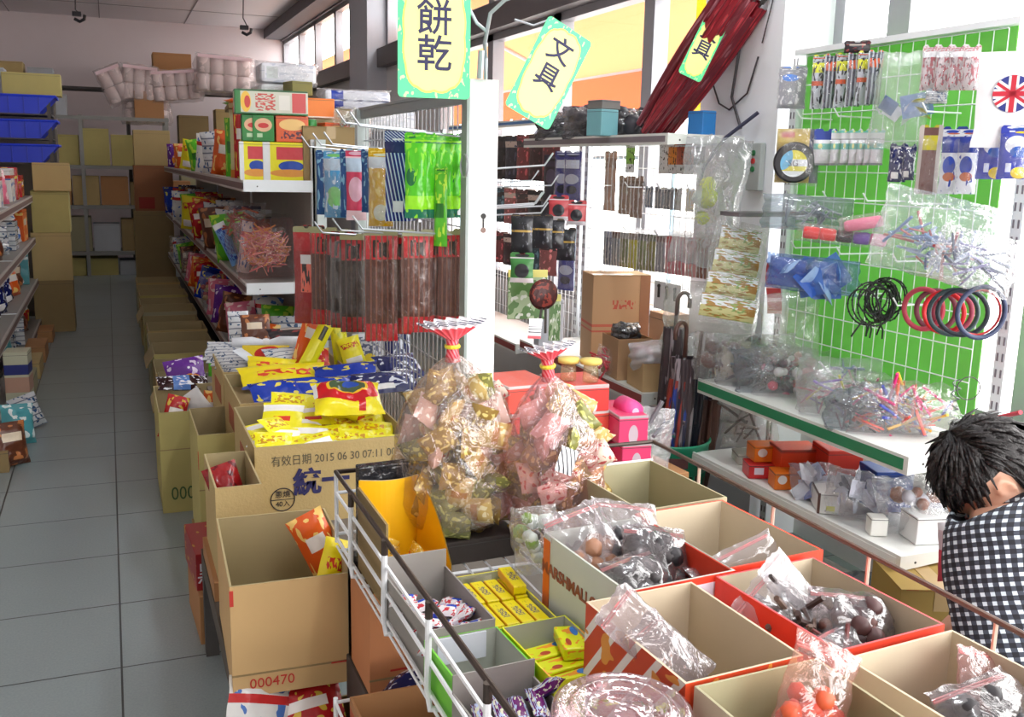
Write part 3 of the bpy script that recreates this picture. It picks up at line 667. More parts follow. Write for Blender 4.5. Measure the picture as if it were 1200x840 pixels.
pouch('snack_bag','small white crumpled packet lying in the tall carton marked with zeros','snack bag',(.28,4.62,.40),.07,.12,.03,(R(-60),R(50),0),P_white)
pouch('chilli_crisp_bag','dark red foil bag standing in the narrow carton behind the orange-brown carton','snack bag',(.288,2.84,.555),.10,.25,.07,(R(-18),R(-14),R(8)),pmat((140,20,24),(('band',1,.5,.6,(220,200,190)),('noise',5,.62,(90,14,20))),.2,bump=.6))
# things inside and below the orange-brown carton
pouch('chilli_crisp_bag','red flat bag lying at the bottom of the orange-brown carton','snack bag',(.36,2.24,.50),.2,.14,.03,(R(78),0,R(8)),P_red)
pouch('snack_bag','silver flat bag lying at the bottom front of the orange-brown carton','snack bag',(.27,2.2,.515),.1,.14,.03,(R(80),0,R(-8)),P_silver)
pouch('snack_bag','bright orange pointed bag leaning in the right rear corner of the orange-brown carton','snack bag',(.462,2.42,.56),.10,.2,.04,(R(-10),R(-24),0),P_orange)
pouch('snack_bag','yellow and green bag in the right front corner of the orange-brown carton','snack bag',(.47,2.29,.57),.07,.12,.035,(R(-20),R(20),0),P_yelr)
stand=thing('low_stand','dark wooden low stand carrying the near floor cartons','stand',(.40,2.58,0))
MB().box(-.19,.19,-.33,.48,.28,.345).build('stand_top',mat((84,74,64),.7),stand)
for x in (-.17,.17):
    for y in (-.30,.45): MB().box(x-.02,x+.02,y-.02,y+.02,0,.28).build('stand_leg',dark_m,stand)
carton('floor_carton','closed flat carton under the narrow open carton',(.288,2.83,.346),.15,.36,.052,outer=brown,lids=True)
rt=boxy('printed_tray','red printed snack tray with white characters at the aisle edge','tray',(.265,3.29,.17),.15,.30,.125,R(3),pmat((150,24,30),(('noise',5,.66,(190,150,50)),),.4))
lettering('printing','黑松',.075,mat((226,226,232),.6,var=0),rt,(-.0,-.1515,.055),(R(90),0,0),ext=.0006)
boxy('flat_carton','flat closed carton under the red printed tray',"carton",(.29,3.27,0),.19,.34,.168,R(2),brown)
boxy('flat_carton','flat closed carton under the tall empty carton','carton',(.345,3.83,0),.2,.40,.098,0,kraft_d)
for i,(x,y,z,c,w,h,rt_,lb) in enumerate([(.255,2.10,.285,'white',.17,.2,(R(-30),R(20),R(10)),'white snack bag with blue and red print under the orange-brown carton'),(.36,2.12,.27,'red',.2,.16,(R(-40),R(-8),0),'red and white snack bag under the orange-brown carton'),(.34,2.0,.235,'silver',.2,.2,(R(-70),R(4),0),'crumpled silver bag lying lowest at the aisle corner')]):
    pouch('snack_bag',lb,'snack bag',(x,y,z),w,h,.06,rt_,PR[c])
carton('floor_carton','dark open carton on the floor below the orange-brown carton',(.345,2.05,0),.30,.26,.27,outer=kraft_d,inner=kraft_d)
boxy('blue_box','small bright blue box standing beside the crumpled silver bag','box',(.455,1.84,.06),.045,.12,.23,R(8),mat((40,110,210),.4))
carton('floor_carton','low open carton under the small blue box',(.42,1.80,0),.24,.16,.058,outer=kraft_d,inner=kraft_d)
# ---------------------------------------------------------------- packets hanging on the wire bay
G_seaweed=pmat((84,196,34),(('band',1,.0,.12,(40,120,90)),('disc',.3,.55,.22,.12,(30,110,60)),('noise',4,.6,(140,220,50)),('band',1,.12,.3,(150,230,40))),.25,bump=.5)
G_navy=pmat((24,44,120),(('diag',7,.35,(190,214,232)),('rect',.3,.7,.12,.26,(220,230,240)),('band',1,.86,1,(24,34,90))),.25,bump=.4)
G_yel=pmat((214,170,20),(('noise',5,.58,(236,214,110)),('disc',.5,.2,.3,.12,(220,226,200)),('band',1,.84,1,(190,200,206))),.25,bump=.4)
G_pink=pmat((206,60,96),(('disc',.5,.5,.35,.2,(226,180,200)),('band',1,.78,1,(180,200,220)),('rect',0,1,.0,.16,(240,210,220))),.25,bump=.4)
G_lblue=pmat((70,150,200),(('disc',.5,.35,.35,.18,(120,200,110)),('noise',4,.6,(190,220,236)),('band',1,.8,1,(170,190,206))),.25,bump=.4)
G_dblue=pmat((30,80,140),(('noise',4,.6,(120,180,210)),),.25,bump=.4)
def ahook(px,Y): return aY(px,180,Y).x
for i,px in enumerate((487,498,509,520,530)):
    hang_pack('seaweed_snack','slim bright green packet, %s from the left of the five on the highest hook'%ORD[i],'snack packet',(ahook(px,3.02+.008*i),3.02+.008*i-.003,1.632),.07,.265,.03,R(-22+6*i),G_seaweed,card_h=.12,group='bright green hanging packets')
specs=[(466,3.22,1.645,.085,.30,-12,G_navy,'dark blue packet with silver swirls hanging beside the green packets'),(474,3.25,1.645,.08,.30,-4,P_navy,'navy packet half hidden behind the silver-swirled one'),
 (446,3.40,1.592,.085,.275,-14,G_yel,'golden yellow packet hanging left of the dark blue ones'),(430,3.44,1.583,.05,.22,-50,G_dblue,'narrow dark blue packet edge-on beside the golden packet'),
 (417,3.62,1.585,.075,.26,-20,G_pink,'pink and white packet hanging among blue ones'),(405,3.66,1.583,.05,.25,-45,G_dblue,'narrow deep blue packet left of the pink one'),
 (392,3.85,1.582,.085,.26,-22,G_lblue,'light blue packet with green picture on the left hooks'),(380,3.9,1.58,.07,.25,-30,G_dblue,'leftmost deep blue packet on the hooks over the yellow snack boxes')]
for px,Y,z,w,h,rz,m,lb in specs: hang_pack('candy_packet',lb,'candy packet',(ahook(px,Y),Y,z),w,h,.03,R(rz),m,card_h=.13,fl=F_crisp if m in (G_yel,G_lblue) else None)
# long dried-squid packs: red header, dark strips, red foot, clear front
sq=pmat((84,46,36),(('band',1,.78,1,(190,22,32)),('text',.25,.75,.80,.96,(40,24,18),5),('band',1,0,.17,(186,24,34)),('stripe',0,6,.3,(120,74,56))),.3,bump=.5)
sq2=pmat((46,34,28),(('band',1,.78,1,(150,24,30)),('text',.25,.75,.80,.96,(30,18,14),5),('band',1,0,.17,(150,24,30)),('stripe',0,5,.3,(70,54,44))),.3,bump=.5)
sq3=pmat((150,28,30),(('rect',.3,.7,.35,.75,(230,110,90)),('text',.35,.65,.36,.74,(40,20,20),7),('band',1,.8,1,(170,30,36)),('rect',.3,.7,.66,.76,(226,226,226))),.3,bump=.5)
L2=[(357,4.05,1.275,.11,.40,-26,sq3,'red packet with white strip, leftmost of the long hanging packs'),(378,4.0,1.275,.11,.40,-20,sq,'long red-headed dried snack pack, second from the left of its hooks'),(395,3.9,1.275,.10,.39,-24,sq2,'darkest long red-headed pack, third from the left of its hooks'),(413,3.62,1.275,.10,.37,-16,sq2,'long dark red-headed pack, fourth from the left of its hooks'),
 (446,3.3,1.315,.115,.39,-12,sq,'long clear pack of brown strips hanging left of the middle of the lower hooks'),(466,3.32,1.305,.10,.36,-34,sq,'long brown-strip pack turned edge-on in the lower hooks'),(490,3.02,1.33,.10,.33,-10,sq,'long brown-strip pack, third from the white post'),(511,3.04,1.33,.085,.33,-20,sq,'long brown-strip pack, second from the white post'),(529,3.0,1.335,.085,.335,-14,sq,'long brown-strip pack hanging nearest the white post')]
F_thin=film(haze=.02,streak=.7,gloss=.09,scale=40)
for i,(px,Y,z,w,h,rz,m,lb) in enumerate(L2): hang_pack('dried_snack_pack',lb,'snack packet',(ahook(px,Y),Y,z),w,h,.03,R(rz),m,card_h=.06,fl=F_thin,card=mat((150,150,110),.4))
for i,(px,Y) in enumerate(((369,4.15),(404,3.75),(424,3.66))):
    hang_pack('dried_snack_pack','dark snack pack hanging in the back row of the lower hooks, %s from the left'%ORD[i],'snack packet',(ahook(px,Y),Y+.06,1.27),.1,.38,.03,R(-30),sq2,card_h=.06,fl=F0)
tk=hang_pack('green_packet','narrow green packet hanging behind the ring hook at the white post','snack packet',(.97,2.99,1.53),.05,.25,.02,R(-50),P_green,card_h=.1)
# ---------------------------------------------------------------- goods in the three display cartons
nd=pmat((240,232,24),(('band',1,.0,.3,(236,236,236)),('text',.1,.8,.45,.8,(206,150,30),7),('noise',4,.63,(246,242,120))),.28,bump=.4)
nd2=pmat((238,230,30),(('band',1,.62,.9,(238,238,238)),('rect',.3,.7,.2,.4,(214,60,40))),.28,bump=.4)
r3=random.Random(11)
k=0
for row in range(4):
    for c in range(6):
        x=.432+c*.070+r3.uniform(-.008,.008); y=2.965+row*.075; z=.655+row*.004+r3.uniform(-.01,.012)
        o=pouch('noodle_packet','flat yellow and white packet lying in the carton stamped with the expiry date','snack packet',(x,y,z),.12,.09,.016,(R(-58+r3.uniform(-14,14)),R(r3.uniform(-10,10)),R(r3.uniform(-14,14))),nd if r3.random()<.6 else nd2,'yellow packets in the stamped carton'); k+=1
for i,(x,y,z) in enumerate(((.50,3.23,.715),(.54,3.30,.735),(.60,3.24,.70),(.68,3.36,.70),(.78,3.25,.69),(.80,3.35,.70),(.70,3.27,.69),(.48,3.17,.69))):
    pouch('noodle_packet','flat yellow and white packet lying in the carton stamped with the expiry date','snack packet',(x,y,z),.14,.095,.018,(R(-48-8*(i%3)),R(6*(i%2)),R(-20+9*i)),nd if i%2 else nd2,'yellow packets in the stamped carton')
cardb=MB().box(-.23,.23,-.2,.2,0,.012)
boxy('carton_insert','brown cardboard insert lying under the yellow packets','insert',(.61,3.18,.60),.44,.48,.02,0,kraft_d)
rb=thing('snack_bag','yellow bag with red oval emblem lying on the packets in the stamped carton','snack bag',(.71,3.19,.765),(R(-64),R(2),R(-4)))
pouch_mb(.235,.17,.08,3,nu=14,nv=14,wr=.2).build('pouch',pmat((240,224,20),(('disc',.5,.62,.46,.40,(206,20,30)),('disc',.5,.68,.30,.24,(236,190,40)),('disc',.5,.68,.26,.19,(70,90,60)),('disc',.55,.7,.12,.1,(40,80,180)),('rect',.62,.72,.05,.35,(206,20,30)),('rect',.0,.08,.5,.9,(230,230,230))),.2,bump=.3),rb,smooth=True)
def lay(name,lb,px,py,Z,w,h,t,rx,rz,m,g=None,ry=0,dz=0): 
    p=aZ(px,py,Z); return pouch(name,lb,'snack bag',(p.x,p.y,Z+dz),w,h,t*.75,(R(-rx*.85),R(ry),R(rz)),m,g)
lay('snack_bag','long yellow and red bag lying on the blue bags',333,440,.70,.36,.13,.07,70,4,P_yelr)
lay('snack_bag','yellow bag with blue end at the rear left of the blue bags carton',318,430,.715,.2,.11,.05,66,-10,P_yelr,ry=6)
lay('snack_bag','crinkled bright blue bag at the left front of the second carton',325,460,.70,.2,.12,.07,70,8,P_blue)
lay('snack_bag','long bright blue bag across the front of the second carton',365,455,.70,.32,.11,.06,66,-2,P_blue)
lay('snack_bag','bright blue bag behind the red oval emblem bag',405,440,.705,.26,.14,.06,68,-14,P_blue,ry=-6)
lay('snack_bag','dark blue flat bag with silver edge at the right of the second carton',450,448,.70,.28,.13,.05,74,6,P_navy)
lay('snack_bag','navy bag lying at the right end of the second carton',468,430,.71,.2,.16,.05,70,12,P_navy)
boxy('carton_insert','layer of cardboard under the blue bags','insert',(.64,3.745,.62),.46,.48,.03,0,kraft_d)
boxy('carton_insert','layer of cardboard under the silver packets','insert',(.64,4.29,.62),.46,.46,.03,0,kraft_d)
for i in range(7):
    pouch('silver_packet','thin silver-white packet in the slanting row at the left of the third carton','snack packet',(.44+.012*i,4.50-.06*i,.70-.002*i),.17,.11,.018,(R(-50),R(0),R(-24)),P_silver,'slanting silver packets')
wr=thing('wrapped_roll','white paper roll pinched in the middle like a bow on the third carton','snack',tuple(aZ(312,402,.74)),(0,0,R(-8)))
MB().lathe([(.0,-.15),(.028,-.148),(.03,-.06),(.016,-.012),(.015,.012),(.03,.06),(.028,.148),(0,.15)],14,axis='x').build('paper_roll',mat((226,232,240),.4,bump=.2),wr,smooth=True); MB().lathe([(.02,-.014),(.023,0),(.02,.014)],12,axis='x').build('paper_band',mat((236,238,242),.4),wr)
pouch('flat_packet','white flat packet slanting across the left of the third carton','snack packet',tuple(aZ(298,424,.72)),.07,.19,.02,(R(-60),0,R(50)),mat((220,228,236),.35,bump=.2))
lay('snack_bag','yellow and red snack bag with white disc beside the paper roll',310,418,.725,.2,.13,.06,60,-16,pmat((226,200,40),(('disc',.6,.5,.3,.32,(200,40,30)),('disc',.65,.5,.12,.15,(240,236,230))),.25,bump=.4))
lay('snack_bag','silver and red snack bag in the middle of the third carton',338,420,.725,.2,.13,.06,64,10,P_silver)
lay('snack_bag','dark red bag with yellow streak in the middle of the third carton',362,420,.72,.18,.12,.05,64,-6,P_red)
lay('snack_bag','orange bag leaning beside the yellow-green packets',362,398,.80,.10,.24,.05,30,0,P_orange,ry=22)
lay('snack_bag','long yellow-green packet leaning steeply over the third carton',372,402,.80,.07,.26,.04,20,0,pmat((226,220,30),(('rect',.35,.65,.55,.8,(60,60,40)),),.25,bump=.3),ry=32)
lay('snack_bag','yellow-green packet standing upright right of the leaning one',398,400,.78,.075,.24,.04,8,0,pmat((226,222,30),(('noise',4,.6,(190,196,30)),),.25,bump=.3),ry=-6)
lay('snack_bag','short yellow-green packet at the right of the upright one',412,412,.74,.10,.13,.04,20,0,P_yel,ry=-14)
lay('snack_bag','white and navy printed packet leaning against the wire mesh',440,412,.72,.2,.17,.04,24,0,pmat((206,206,214),(('text',.1,.6,.4,.9,(90,96,130),9),('band',0,.82,1,(30,40,130)),('disc',.35,.25,.15,.2,(236,210,40))),.3,bump=.3))
lay('snack_bag','navy packet leaning behind the white and navy one',466,404,.75,.12,.2,.05,14,0,P_navy)
lay('snack_bag','dark flat packets edge at the rear of the third carton',352,392,.76,.3,.1,.05,70,0,P_dark)
lay('snack_bag','clear and red bag at the rear left of the third carton',300,388,.75,.14,.16,.05,20,0,P_brown)
lay('snack_bag','silver bag standing at the rear left of the third carton',280,386,.74,.10,.18,.05,20,0,P_silver)
# ---------------------------------------------------------------- hanging shop signs
def sign(name,label,loc,rot,chars,w=.215,h=.33,hole=True):
    T=thing(name,label,'sign',loc,rot)
    n=8; pts=[]
    r=.012
    def corner(cx,cy,a0): return [(cx+r*math.cos(R(a0+15*i)),cy+r*math.sin(R(a0+15*i))) for i in range(7)]
    poly=corner(w/2-r,h/2-r,0)+corner(-w/2+r,h/2-r,90)+corner(-w/2+r,-h/2+r,180)+corner(w/2-r,-h/2+r,270)
    MB().prism(poly,-.0015,.0015,axis='y').build('card',pmat((86,226,150),(('noise',16,.62,(206,246,170)),),.5),T)
    p2=[]
    for i in range(48):
        a=2*math.pi*i/48; rr=1+.035*abs(math.sin(a*6)); ca,sa=math.cos(a),math.sin(a)
        k=(abs(ca)**3.2+abs(sa)**3.2)**(-1/3.2); p2.append((w*.405*k*rr*ca,h*.43*k*rr*sa))
    MB().prism([(x*1.05,y*1.04) for x,y in p2],-.0022,-.0016,axis='y').build('panel_edge',mat((250,232,100),.5,var=0),T)
    MB().prism(p2,-.003,-.0023,axis='y').build('panel',mat((252,250,150),.5,var=.02),T)
    for i,c in enumerate(chars): lettering('lettering',c,.102 if w>.2 else .074,mat((36,34,78),.6,var=0),T,(0,-.0036,(h*.155 if i==0 else -h*.13)-(.010 if w>.2 else -.022)),(R(90),0,0),bold=.0010,ext=.0003)
    return T
p=aY(509,42,2.72)
s1=sign('hanging_sign','green-bordered yellow sign with upright navy characters, hanging left of the white post',tuple(p),(0,0,R(-6)),'餅乾',.205,.335)
MB().tube([(-.05,.002,.16),(-.04,.002,2.0)],.0012,4).tube([(.05,.002,.16),(.04,.002,2.0)],.0012,4).build('hanging_string',wire,s1)
p=aY(643,86,2.6)
s2=sign('hanging_sign','green-bordered yellow sign with navy characters, hanging tilted right of the white post',tuple(p),(0,R(27),R(-4)),'文具',.148,.275)
MB().tube([(-.06,.002,.135),(-.10,.002,.09),(-.155,.0,.075)],.003,6).build('sign_wire',wire,s2)
ch=MB().tube([(1.05,2.83,1.9),(1.045,2.80,1.93),(1.04,2.76,1.975),(1.07,2.72,2.01),(1.1,2.66,2.02)],.006,6).tube([(1.045,2.8,1.93),(1.01,2.79,1.95),(.98,2.78,1.99)],.005,6).tube([(1.04,2.84,1.80),(1.04,2.83,1.88)],.010,8)
tag(ch.build('sign_arm',mat((196,206,212),.3,metal=.4),None),'bent grey metal arm holding the signs above the white post','sign holder')
# ---------------------------------------------------------------- goods in the wire basket rack
ZR=.675
grey_b=mat((150,146,140),.85,var=.05); grn_e=mat((120,206,60),.5,var=.1,scale=40); red_e=mat((226,66,40),.5,var=.03)
grey_in=mat((176,180,170),.8,var=.04); w_out=mat((206,214,206),.6,var=.03)
# right column of cartons
rc=[(1.055,1.785,.215,.285,.20,'empty open carton at the far right corner of the wire rack',kraft_g,kraft_g,None),
    (1.055,1.485,.215,.295,.20,'open red-edged carton holding a clear bag, second along the right rail',red_e,kraft_p,red_e),
    (1.035,1.175,.215,.285,.20,'open red-edged carton of zip bags, third along the right rail',red_e,kraft_p,mat((206,80,84),.5)),
    (1.05,.885,.215,.26,.20,'open carton with dark zip bags at the near end of the right rail',kraft_p,kraft_p,None)]
for i,(x,y,w,d,h,lb,o,n,e) in enumerate(rc):
    carton('rack_carton',lb,(x,y,ZR),w,d,h,R(4),outer=o,inner=n,edge=e,th=.004)
m2=carton('rack_carton','large open carton with grey zip bags, middle of the rack before the letter-printed box',(.768,1.155,ZR),.20,.27,.205,R(3),outer=pmat((206,70,30),(('diag',5,.3,(236,230,220)),('noise',6,.62,(226,150,60))),.5,ax=(1,2)),inner=kraft_p,th=.004)
m3=carton('rack_carton','open carton with orange-red zip bag at the bottom of the picture',(.79,.885,ZR),.205,.25,.205,R(2),outer=kraft_p,inner=kraft_g,th=.004)
# letter-printed box: white sides with lettering, red front
mb=carton('marshmallow_box','white and red open box with brown lettering on its side, holding dark zip bags',(.845,1.455,ZR),.22,.285,.20,R(4),outer=w_out,inner=mat((190,196,186),.7),th=.004)
b=MB().box(-.111,.111,-.1445,-.1427,.0,.20); b.build('red_front',red_e,mb)
for x in (-.055,.05):
    MB().prism([(x-.042,.115),(x+.042,.115),(x+.042,.18),(x+.034,.188),(x-.034,.188),(x-.042,.18)],-.1456,-.1446,axis='y').build('white_label',mat((232,232,246),.5,var=.02),mb)
lettering('lettering','MARSHMALLOW',.031,mat((150,84,64),.6,var=0),mb,(-.1112,.03,.135),(R(90),0,R(-90)),bold=.0012,ext=.0003)
MB().box(-.1115,-.1105,.118,.1425,.0,.19).build('orange_edge',mat((226,110,30),.5),mb)
# left column: small display boxes
yb=thing('yellow_display_box','tall yellow-lined open display box behind the grey candy box','display box',(.533,1.90,ZR))
b=MB()
def yw(u,v):  # curved back and right wall
    if u<.5: x=-.065+.13*u*2; y=.10-.02*math.sin(u*2*math.pi)
    else: x=.065+.008*math.sin((u-.5)*6.28); y=.10-.24*(u-.5)*2
    top=.20-(0 if u<.55 else (u-.55)*.26)
    return (x,y,top*v)
b.grid(yw,24,4,0); b2=MB().grid(lambda u,v:tuple(Vector(yw(u,v))+Vector((.003,.003,0))),24,4,0,True)
b.build('curved_wall',mat((238,186,16),.45,var=.05),yb,smooth=False); b2.build('outer_skin',mat((206,206,196),.5),yb)
MB().box(-.068,-.064,-.14,.10,0,.185).box(-.0635,-.0615,-.14,.10,0,.185,1).build('left_wall',[kraft_d,mat((226,176,30),.5)],yb)
MB().box(-.065,.065,-.14,.10,0,.004).build('box_floor',mat((226,176,30),.5),yb)
mus=boxy('dark_tray','black glossy plastic bag edge behind the yellow display box','plastic bag',(.55,2.03,ZR),.16,.03,.225,R(4),mat((40,40,44),.2,bump=.6))
r4=random.Random(5)
for i in range(14):
    pouch('wrapped_candy','small gold-wrapped candy in the yellow display box','candy',(.50+.02*(i%4)+r4.uniform(-.006,.006),1.78+.045*(i//4),ZR+.045+r4.uniform(0,.035)),.045,.06,.02,(R(r4.uniform(20,80)),R(r4.uniform(-40,40)),R(r4.uniform(-60,60))),pmat((214,180,70),(('noise',6,.58,(240,236,200)),('rect',.1,.5,.2,.5,(200,60,70))),.2,bump=.5),'gold-wrapped candies',nu=6,nv=6)
def tray(name,lb,loc,w,d,h,rz,out_m,in_m,edge_m,back=None):
    t=carton(name,lb,loc,w,d,h,R(rz),outer=out_m,inner=in_m,edge=edge_m,th=.003,cat='display box')
    if back: MB().box(-w/2,w/2,d/2-.003,d/2,h,h+back).build('raised_back',in_m,t)
    return t
g1=tray('candy_box','grey open box of small white and red candies behind the wire side',(.518,1.60,ZR),.125,.25,.10,2,grey_b,grey_b,grey_b,back=.035)
for i in range(26):
    pouch('wrapped_candy','small white, red and blue wrapped candy in the grey open box','candy',(.475+.021*(i%5),1.50+.035*(i//5),ZR+.045+r4.uniform(0,.025)),.034,.05,.018,(R(r4.uniform(30,90)),R(r4.uniform(-40,40)),R(r4.uniform(-90,90))),pmat((230,226,228),(('noise',5,.57,(206,60,70)),('rect',.55,.9,.5,.9,(50,80,190))),.2,bump=.4),'white and red candies',nu=6,nv=6)
gm=pmat((238,222,16),(('text',.25,.75,.3,.7,(70,66,120),10),('band',0,.0,.06,(222,160,30)),('noise',3,.68,(210,190,20))),.35,ax=(0,1))
g2=tray('gum_display_box','yellow-edged open box filled with yellow chewing gum packets',(.645,1.605,ZR),.125,.235,.075,2,grey_in,grey_in,mat((226,220,40),.5))
for i in range(4):
    for j in range(2):
        boxy('gum_packet','yellow gum packet with dark print in the %s row of the yellow-edged box'%('near' if j==0 else 'far'),'gum packet',(.600+.029*i,1.55+.10*j,ZR+.055),.026,.092,.016,R(2),gm,'yellow gum packets',bevel=.002)
boxy('gum_packet','yellow gum packet lying on top at the right of the yellow-edged box','gum packet',(.688,1.655,ZR+.073),.028,.095,.018,R(-3),gm)
boxy('gum_layer','lower layer of yellow gum packets under the visible ones','gum packet',(.645,1.605,ZR+.005),.115,.222,.049,R(2),gm)
MB().box(-.03,.03,.1145,.1158,.045,.07).build('white_card',mat((226,228,232),.5),g2)
g3=tray('candy_tray','empty green-edged grey tray behind the wire side',(.525,1.40,ZR),.135,.15,.085,3,grn_e,grey_in,grn_e)
MB().box(-.045,.045,.0690,.0722,.035,.083).build('white_card',mat((220,226,236),.5),g3)
MB().box(-.06,.06,-.0765,-.0725,.055,.085).build('green_front',grn_e,g3)
lay_=pmat((224,232,24),(('noise',3.5,.6,(236,150,40)),('disc',.7,.75,.14,.2,(50,120,200)),('disc',.3,.3,.1,.15,(180,60,40))),.3,ax=(0,1))
g4=tray('bubblegum_box','lime yellow open box of yellow packets with a blue round print on its side',(.662,1.375,ZR),.125,.20,.085,3,pmat((224,232,30),(('disc',.5,.25,.14,.22,(50,90,170)),('disc',.5,.25,.1,.16,(210,220,236)),('disc',.85,.6,.08,.3,(40,100,190)),('disc',.3,.5,.06,.12,(220,110,40))),.35,ax=(1,2)),grey_in,lay_)
MB().box(-.045,.035,.0985,.1020,.03,.084).build('white_card',mat((220,224,230),.5),g4)
for i in range(3):
    boxy('bubblegum_packet','lime yellow packet, %s from the front of the lime box'%ORD[i],'gum packet',(.672,1.325+.05*i,ZR+.035),.10,.042,.02,R(8),lay_,'lime packets')
boxy('bubblegum_packet','lime yellow packet with blue print resting on top of the others','gum packet',(.70,1.41,ZR+.057),.045,.085,.022,R(-12),lay_)
boxy('bubblegum_layer','lower layer of lime packets','gum packet',(.662,1.375,ZR+.005),.112,.195,.029,R(3),lay_)
g5=tray('candy_tray','grey tray of purple candy sticks beside the round tub',(.525,1.215,ZR),.14,.20,.075,3,grey_b,grey_b,grey_b,back=.03)
pp=pmat((110,30,110),(('text',.05,.95,.45,.9,(190,206,240),7),('noise',6,.56,(226,226,200)),('band',1,.0,.1,(60,30,90))),.25,ax=(0,1),bump=.4)
for i in range(4):
    for j in range(2):
        pouch('candy_stick','purple and white wrapped candy stick in the near grey tray','candy',(.477+.030*i,1.165+.085*j,ZR+.062+.008*(i%2)),.028,.095,.02,(R(84),R(r4.uniform(-12,12)),R(-14)),pp,'purple candy sticks',nu=6,nv=8)
pouch('candy_stick','purple and white candy at the right edge of the near grey tray','candy',(.585,1.265,ZR+.08),.03,.07,.022,(R(40),R(20),R(20)),pp,nu=6,nv=8)
# round clear tub of pink candies
tb=thing('candy_tub','round clear plastic tub of pink and red candies at the bottom of the picture','tub',(.578,1.01,ZR))
rt,hb=.088,.198
MB().lathe([(.0,.004),(rt*.86,.004),(rt*.9,.02),(rt*.97,hb*.8),(rt,hb*.9)],40,cap=False).build('tub_wall',film((250,236,238),.06,scale=14,streak=.25,gloss=.3),tb,smooth=True)
lid=MB().lathe([(rt*1.03,hb*.84),(rt*1.05,hb*.9),(rt*1.03,hb*.97),(rt*.93,hb),(rt*.86,hb*.97),(rt*.8,hb*.965),(rt*.76,hb*1.0),(rt*.66,hb*1.01),(rt*.6,hb*.985),(rt*.36,hb*.98),(rt*.32,hb*1.0),(0,hb*1.0)],40)
lid.build('tub_lid',film((250,232,236),.12,(236,214,220),14,.25,.08,.34),tb,smooth=True)
o=MB(); rr=random.Random(9)
cs=chunks(70,rt*1.7,hb*.85,rt*1.7,.034,[0]*3,21,'chunk',.95)
cs.xf(Matrix.Translation((0,0,hb*.45)))
o=cs.build('candies',[mat((206,60,84),.35),mat((190,40,60),.35),mat((226,196,70),.35)],tb,smooth=True); o['kind']='stuff'
# zip bags
zipf=film((246,244,246),.22,(222,214,218),9,.35,.16,.18); zipd=film((228,222,224),.17,(206,198,202),10,.4,.16,.2)
def zipbag(lb,loc,w,h,t,rot,content,fl=zipf,red=True,g=None,seed=None):
    T=clear_bag('zip_bag',lb,'zip bag',loc,w,h,t,tuple(R(a) for a in rot),fl,content,g,lump=.2,seed=seed,cname='snack_pieces')
    MB().tube([(-w*.47,0,h*.40),(0,-.004,h*.405),(w*.47,0,h*.40)],.0018,5).tube([(-w*.47,0,h*.425),(0,-.004,h*.43),(w*.47,0,h*.425)],.0016,5).build('zip_seal',mat((210,120,120) if red else (226,230,236),.35),T)
    return T
blk=[(34,30,34),(26,24,30),(50,44,46)]; brn=[(136,92,66),(150,106,80),(110,70,52)]
zipbag('zip bag of brown dried pieces, leftmost in the letter-printed box',(.80,1.545,ZR+.165),.13,.19,.07,(-38,-10,10),('chunk',34,.036,brn,.85,True),seed=2)
zipbag('zip bag with white top lying at the back of the letter-printed box',(.885,1.56,ZR+.175),.13,.17,.05,(-48,8,-14),('chunk',20,.036,blk,.8,True),seed=3)
zipbag('zip bag of black pieces, right in the letter-printed box',(.895,1.47,ZR+.155),.13,.15,.085,(-30,10,-6),('chunk',44,.036,blk,.9),zipd,seed=4)
zipbag('zip bag of black pieces, near the front of the letter-printed box',(.835,1.415,ZR+.14),.125,.14,.085,(-40,-4,14),('chunk',44,.034,blk,.9),zipd,seed=5)
zipbag('empty-looking zip bag standing in the second red-edged carton',(1.06,1.425,ZR+.13),.17,.12,.03,(-24,-18,0),('chunk',8,.02,[(150,120,90)],.7,True),zipf,seed=6)
zipbag('flat zip bag lying low in the second red-edged carton',(1.0,1.40,ZR+.13),.12,.12,.03,(-66,12,20),None,zipf,seed=7)
zipbag('zip bag of dark strips leaning left in the third red-edged carton',(.985,1.19,ZR+.165),.12,.17,.04,(-58,-28,18),('stick',14,.05,[(60,40,36),(90,70,60)],.8),zipf,seed=8)
zipbag('zip bag with a pointed white corner standing in the third red-edged carton',(1.025,1.225,ZR+.18),.06,.18,.02,(-20,-34,10),('stick',6,.04,[(60,50,50)],.6),film(haze=.35),red=False,seed=9)
zipbag('zip bag of dark brown dried fruit at the right of the third red-edged carton',(1.07,1.145,ZR+.15),.14,.14,.09,(-40,10,-10),('chunk',46,.034,[(70,36,36),(56,30,34),(90,50,44)],.9),zipd,seed=10)
zipbag('flat zip bag lying along the front of the third red-edged carton',(1.0,1.09,ZR+.16),.18,.07,.03,(-60,10,30),('stick',8,.04,[(110,50,50)],.8),zipf,seed=11)
zipbag('zip bag of orange-red dried snack standing in the near middle carton',(.815,.93,ZR+.19),.10,.17,.05,(-22,24,-16),('chunk',44,.03,[(196,66,44),(214,90,54),(170,44,36)],.86,True),film((255,236,230),.12,(236,206,196)),seed=12)
zipbag('limp grey zip bag draped over the left edge of the large middle carton',(.705,1.145,ZR+.195),.08,.18,.025,(-46,-30,24),None,film((230,222,222),.35,(196,186,188),16,.7),seed=13)
zipbag('rolled grey zip bag lying across the large middle carton',(.77,1.115,ZR+.11),.20,.06,.05,(-60,14,-8),('chunk',8,.03,blk,.7),film((230,222,222),.34,(190,182,184),16,.7),seed=14)
zipbag('zip bag hanging down inside the left of the large middle carton',(.735,1.13,ZR+.15),.07,.18,.03,(-30,-34,0),None,film((230,222,222),.34,(190,182,184),16,.7),seed=15)
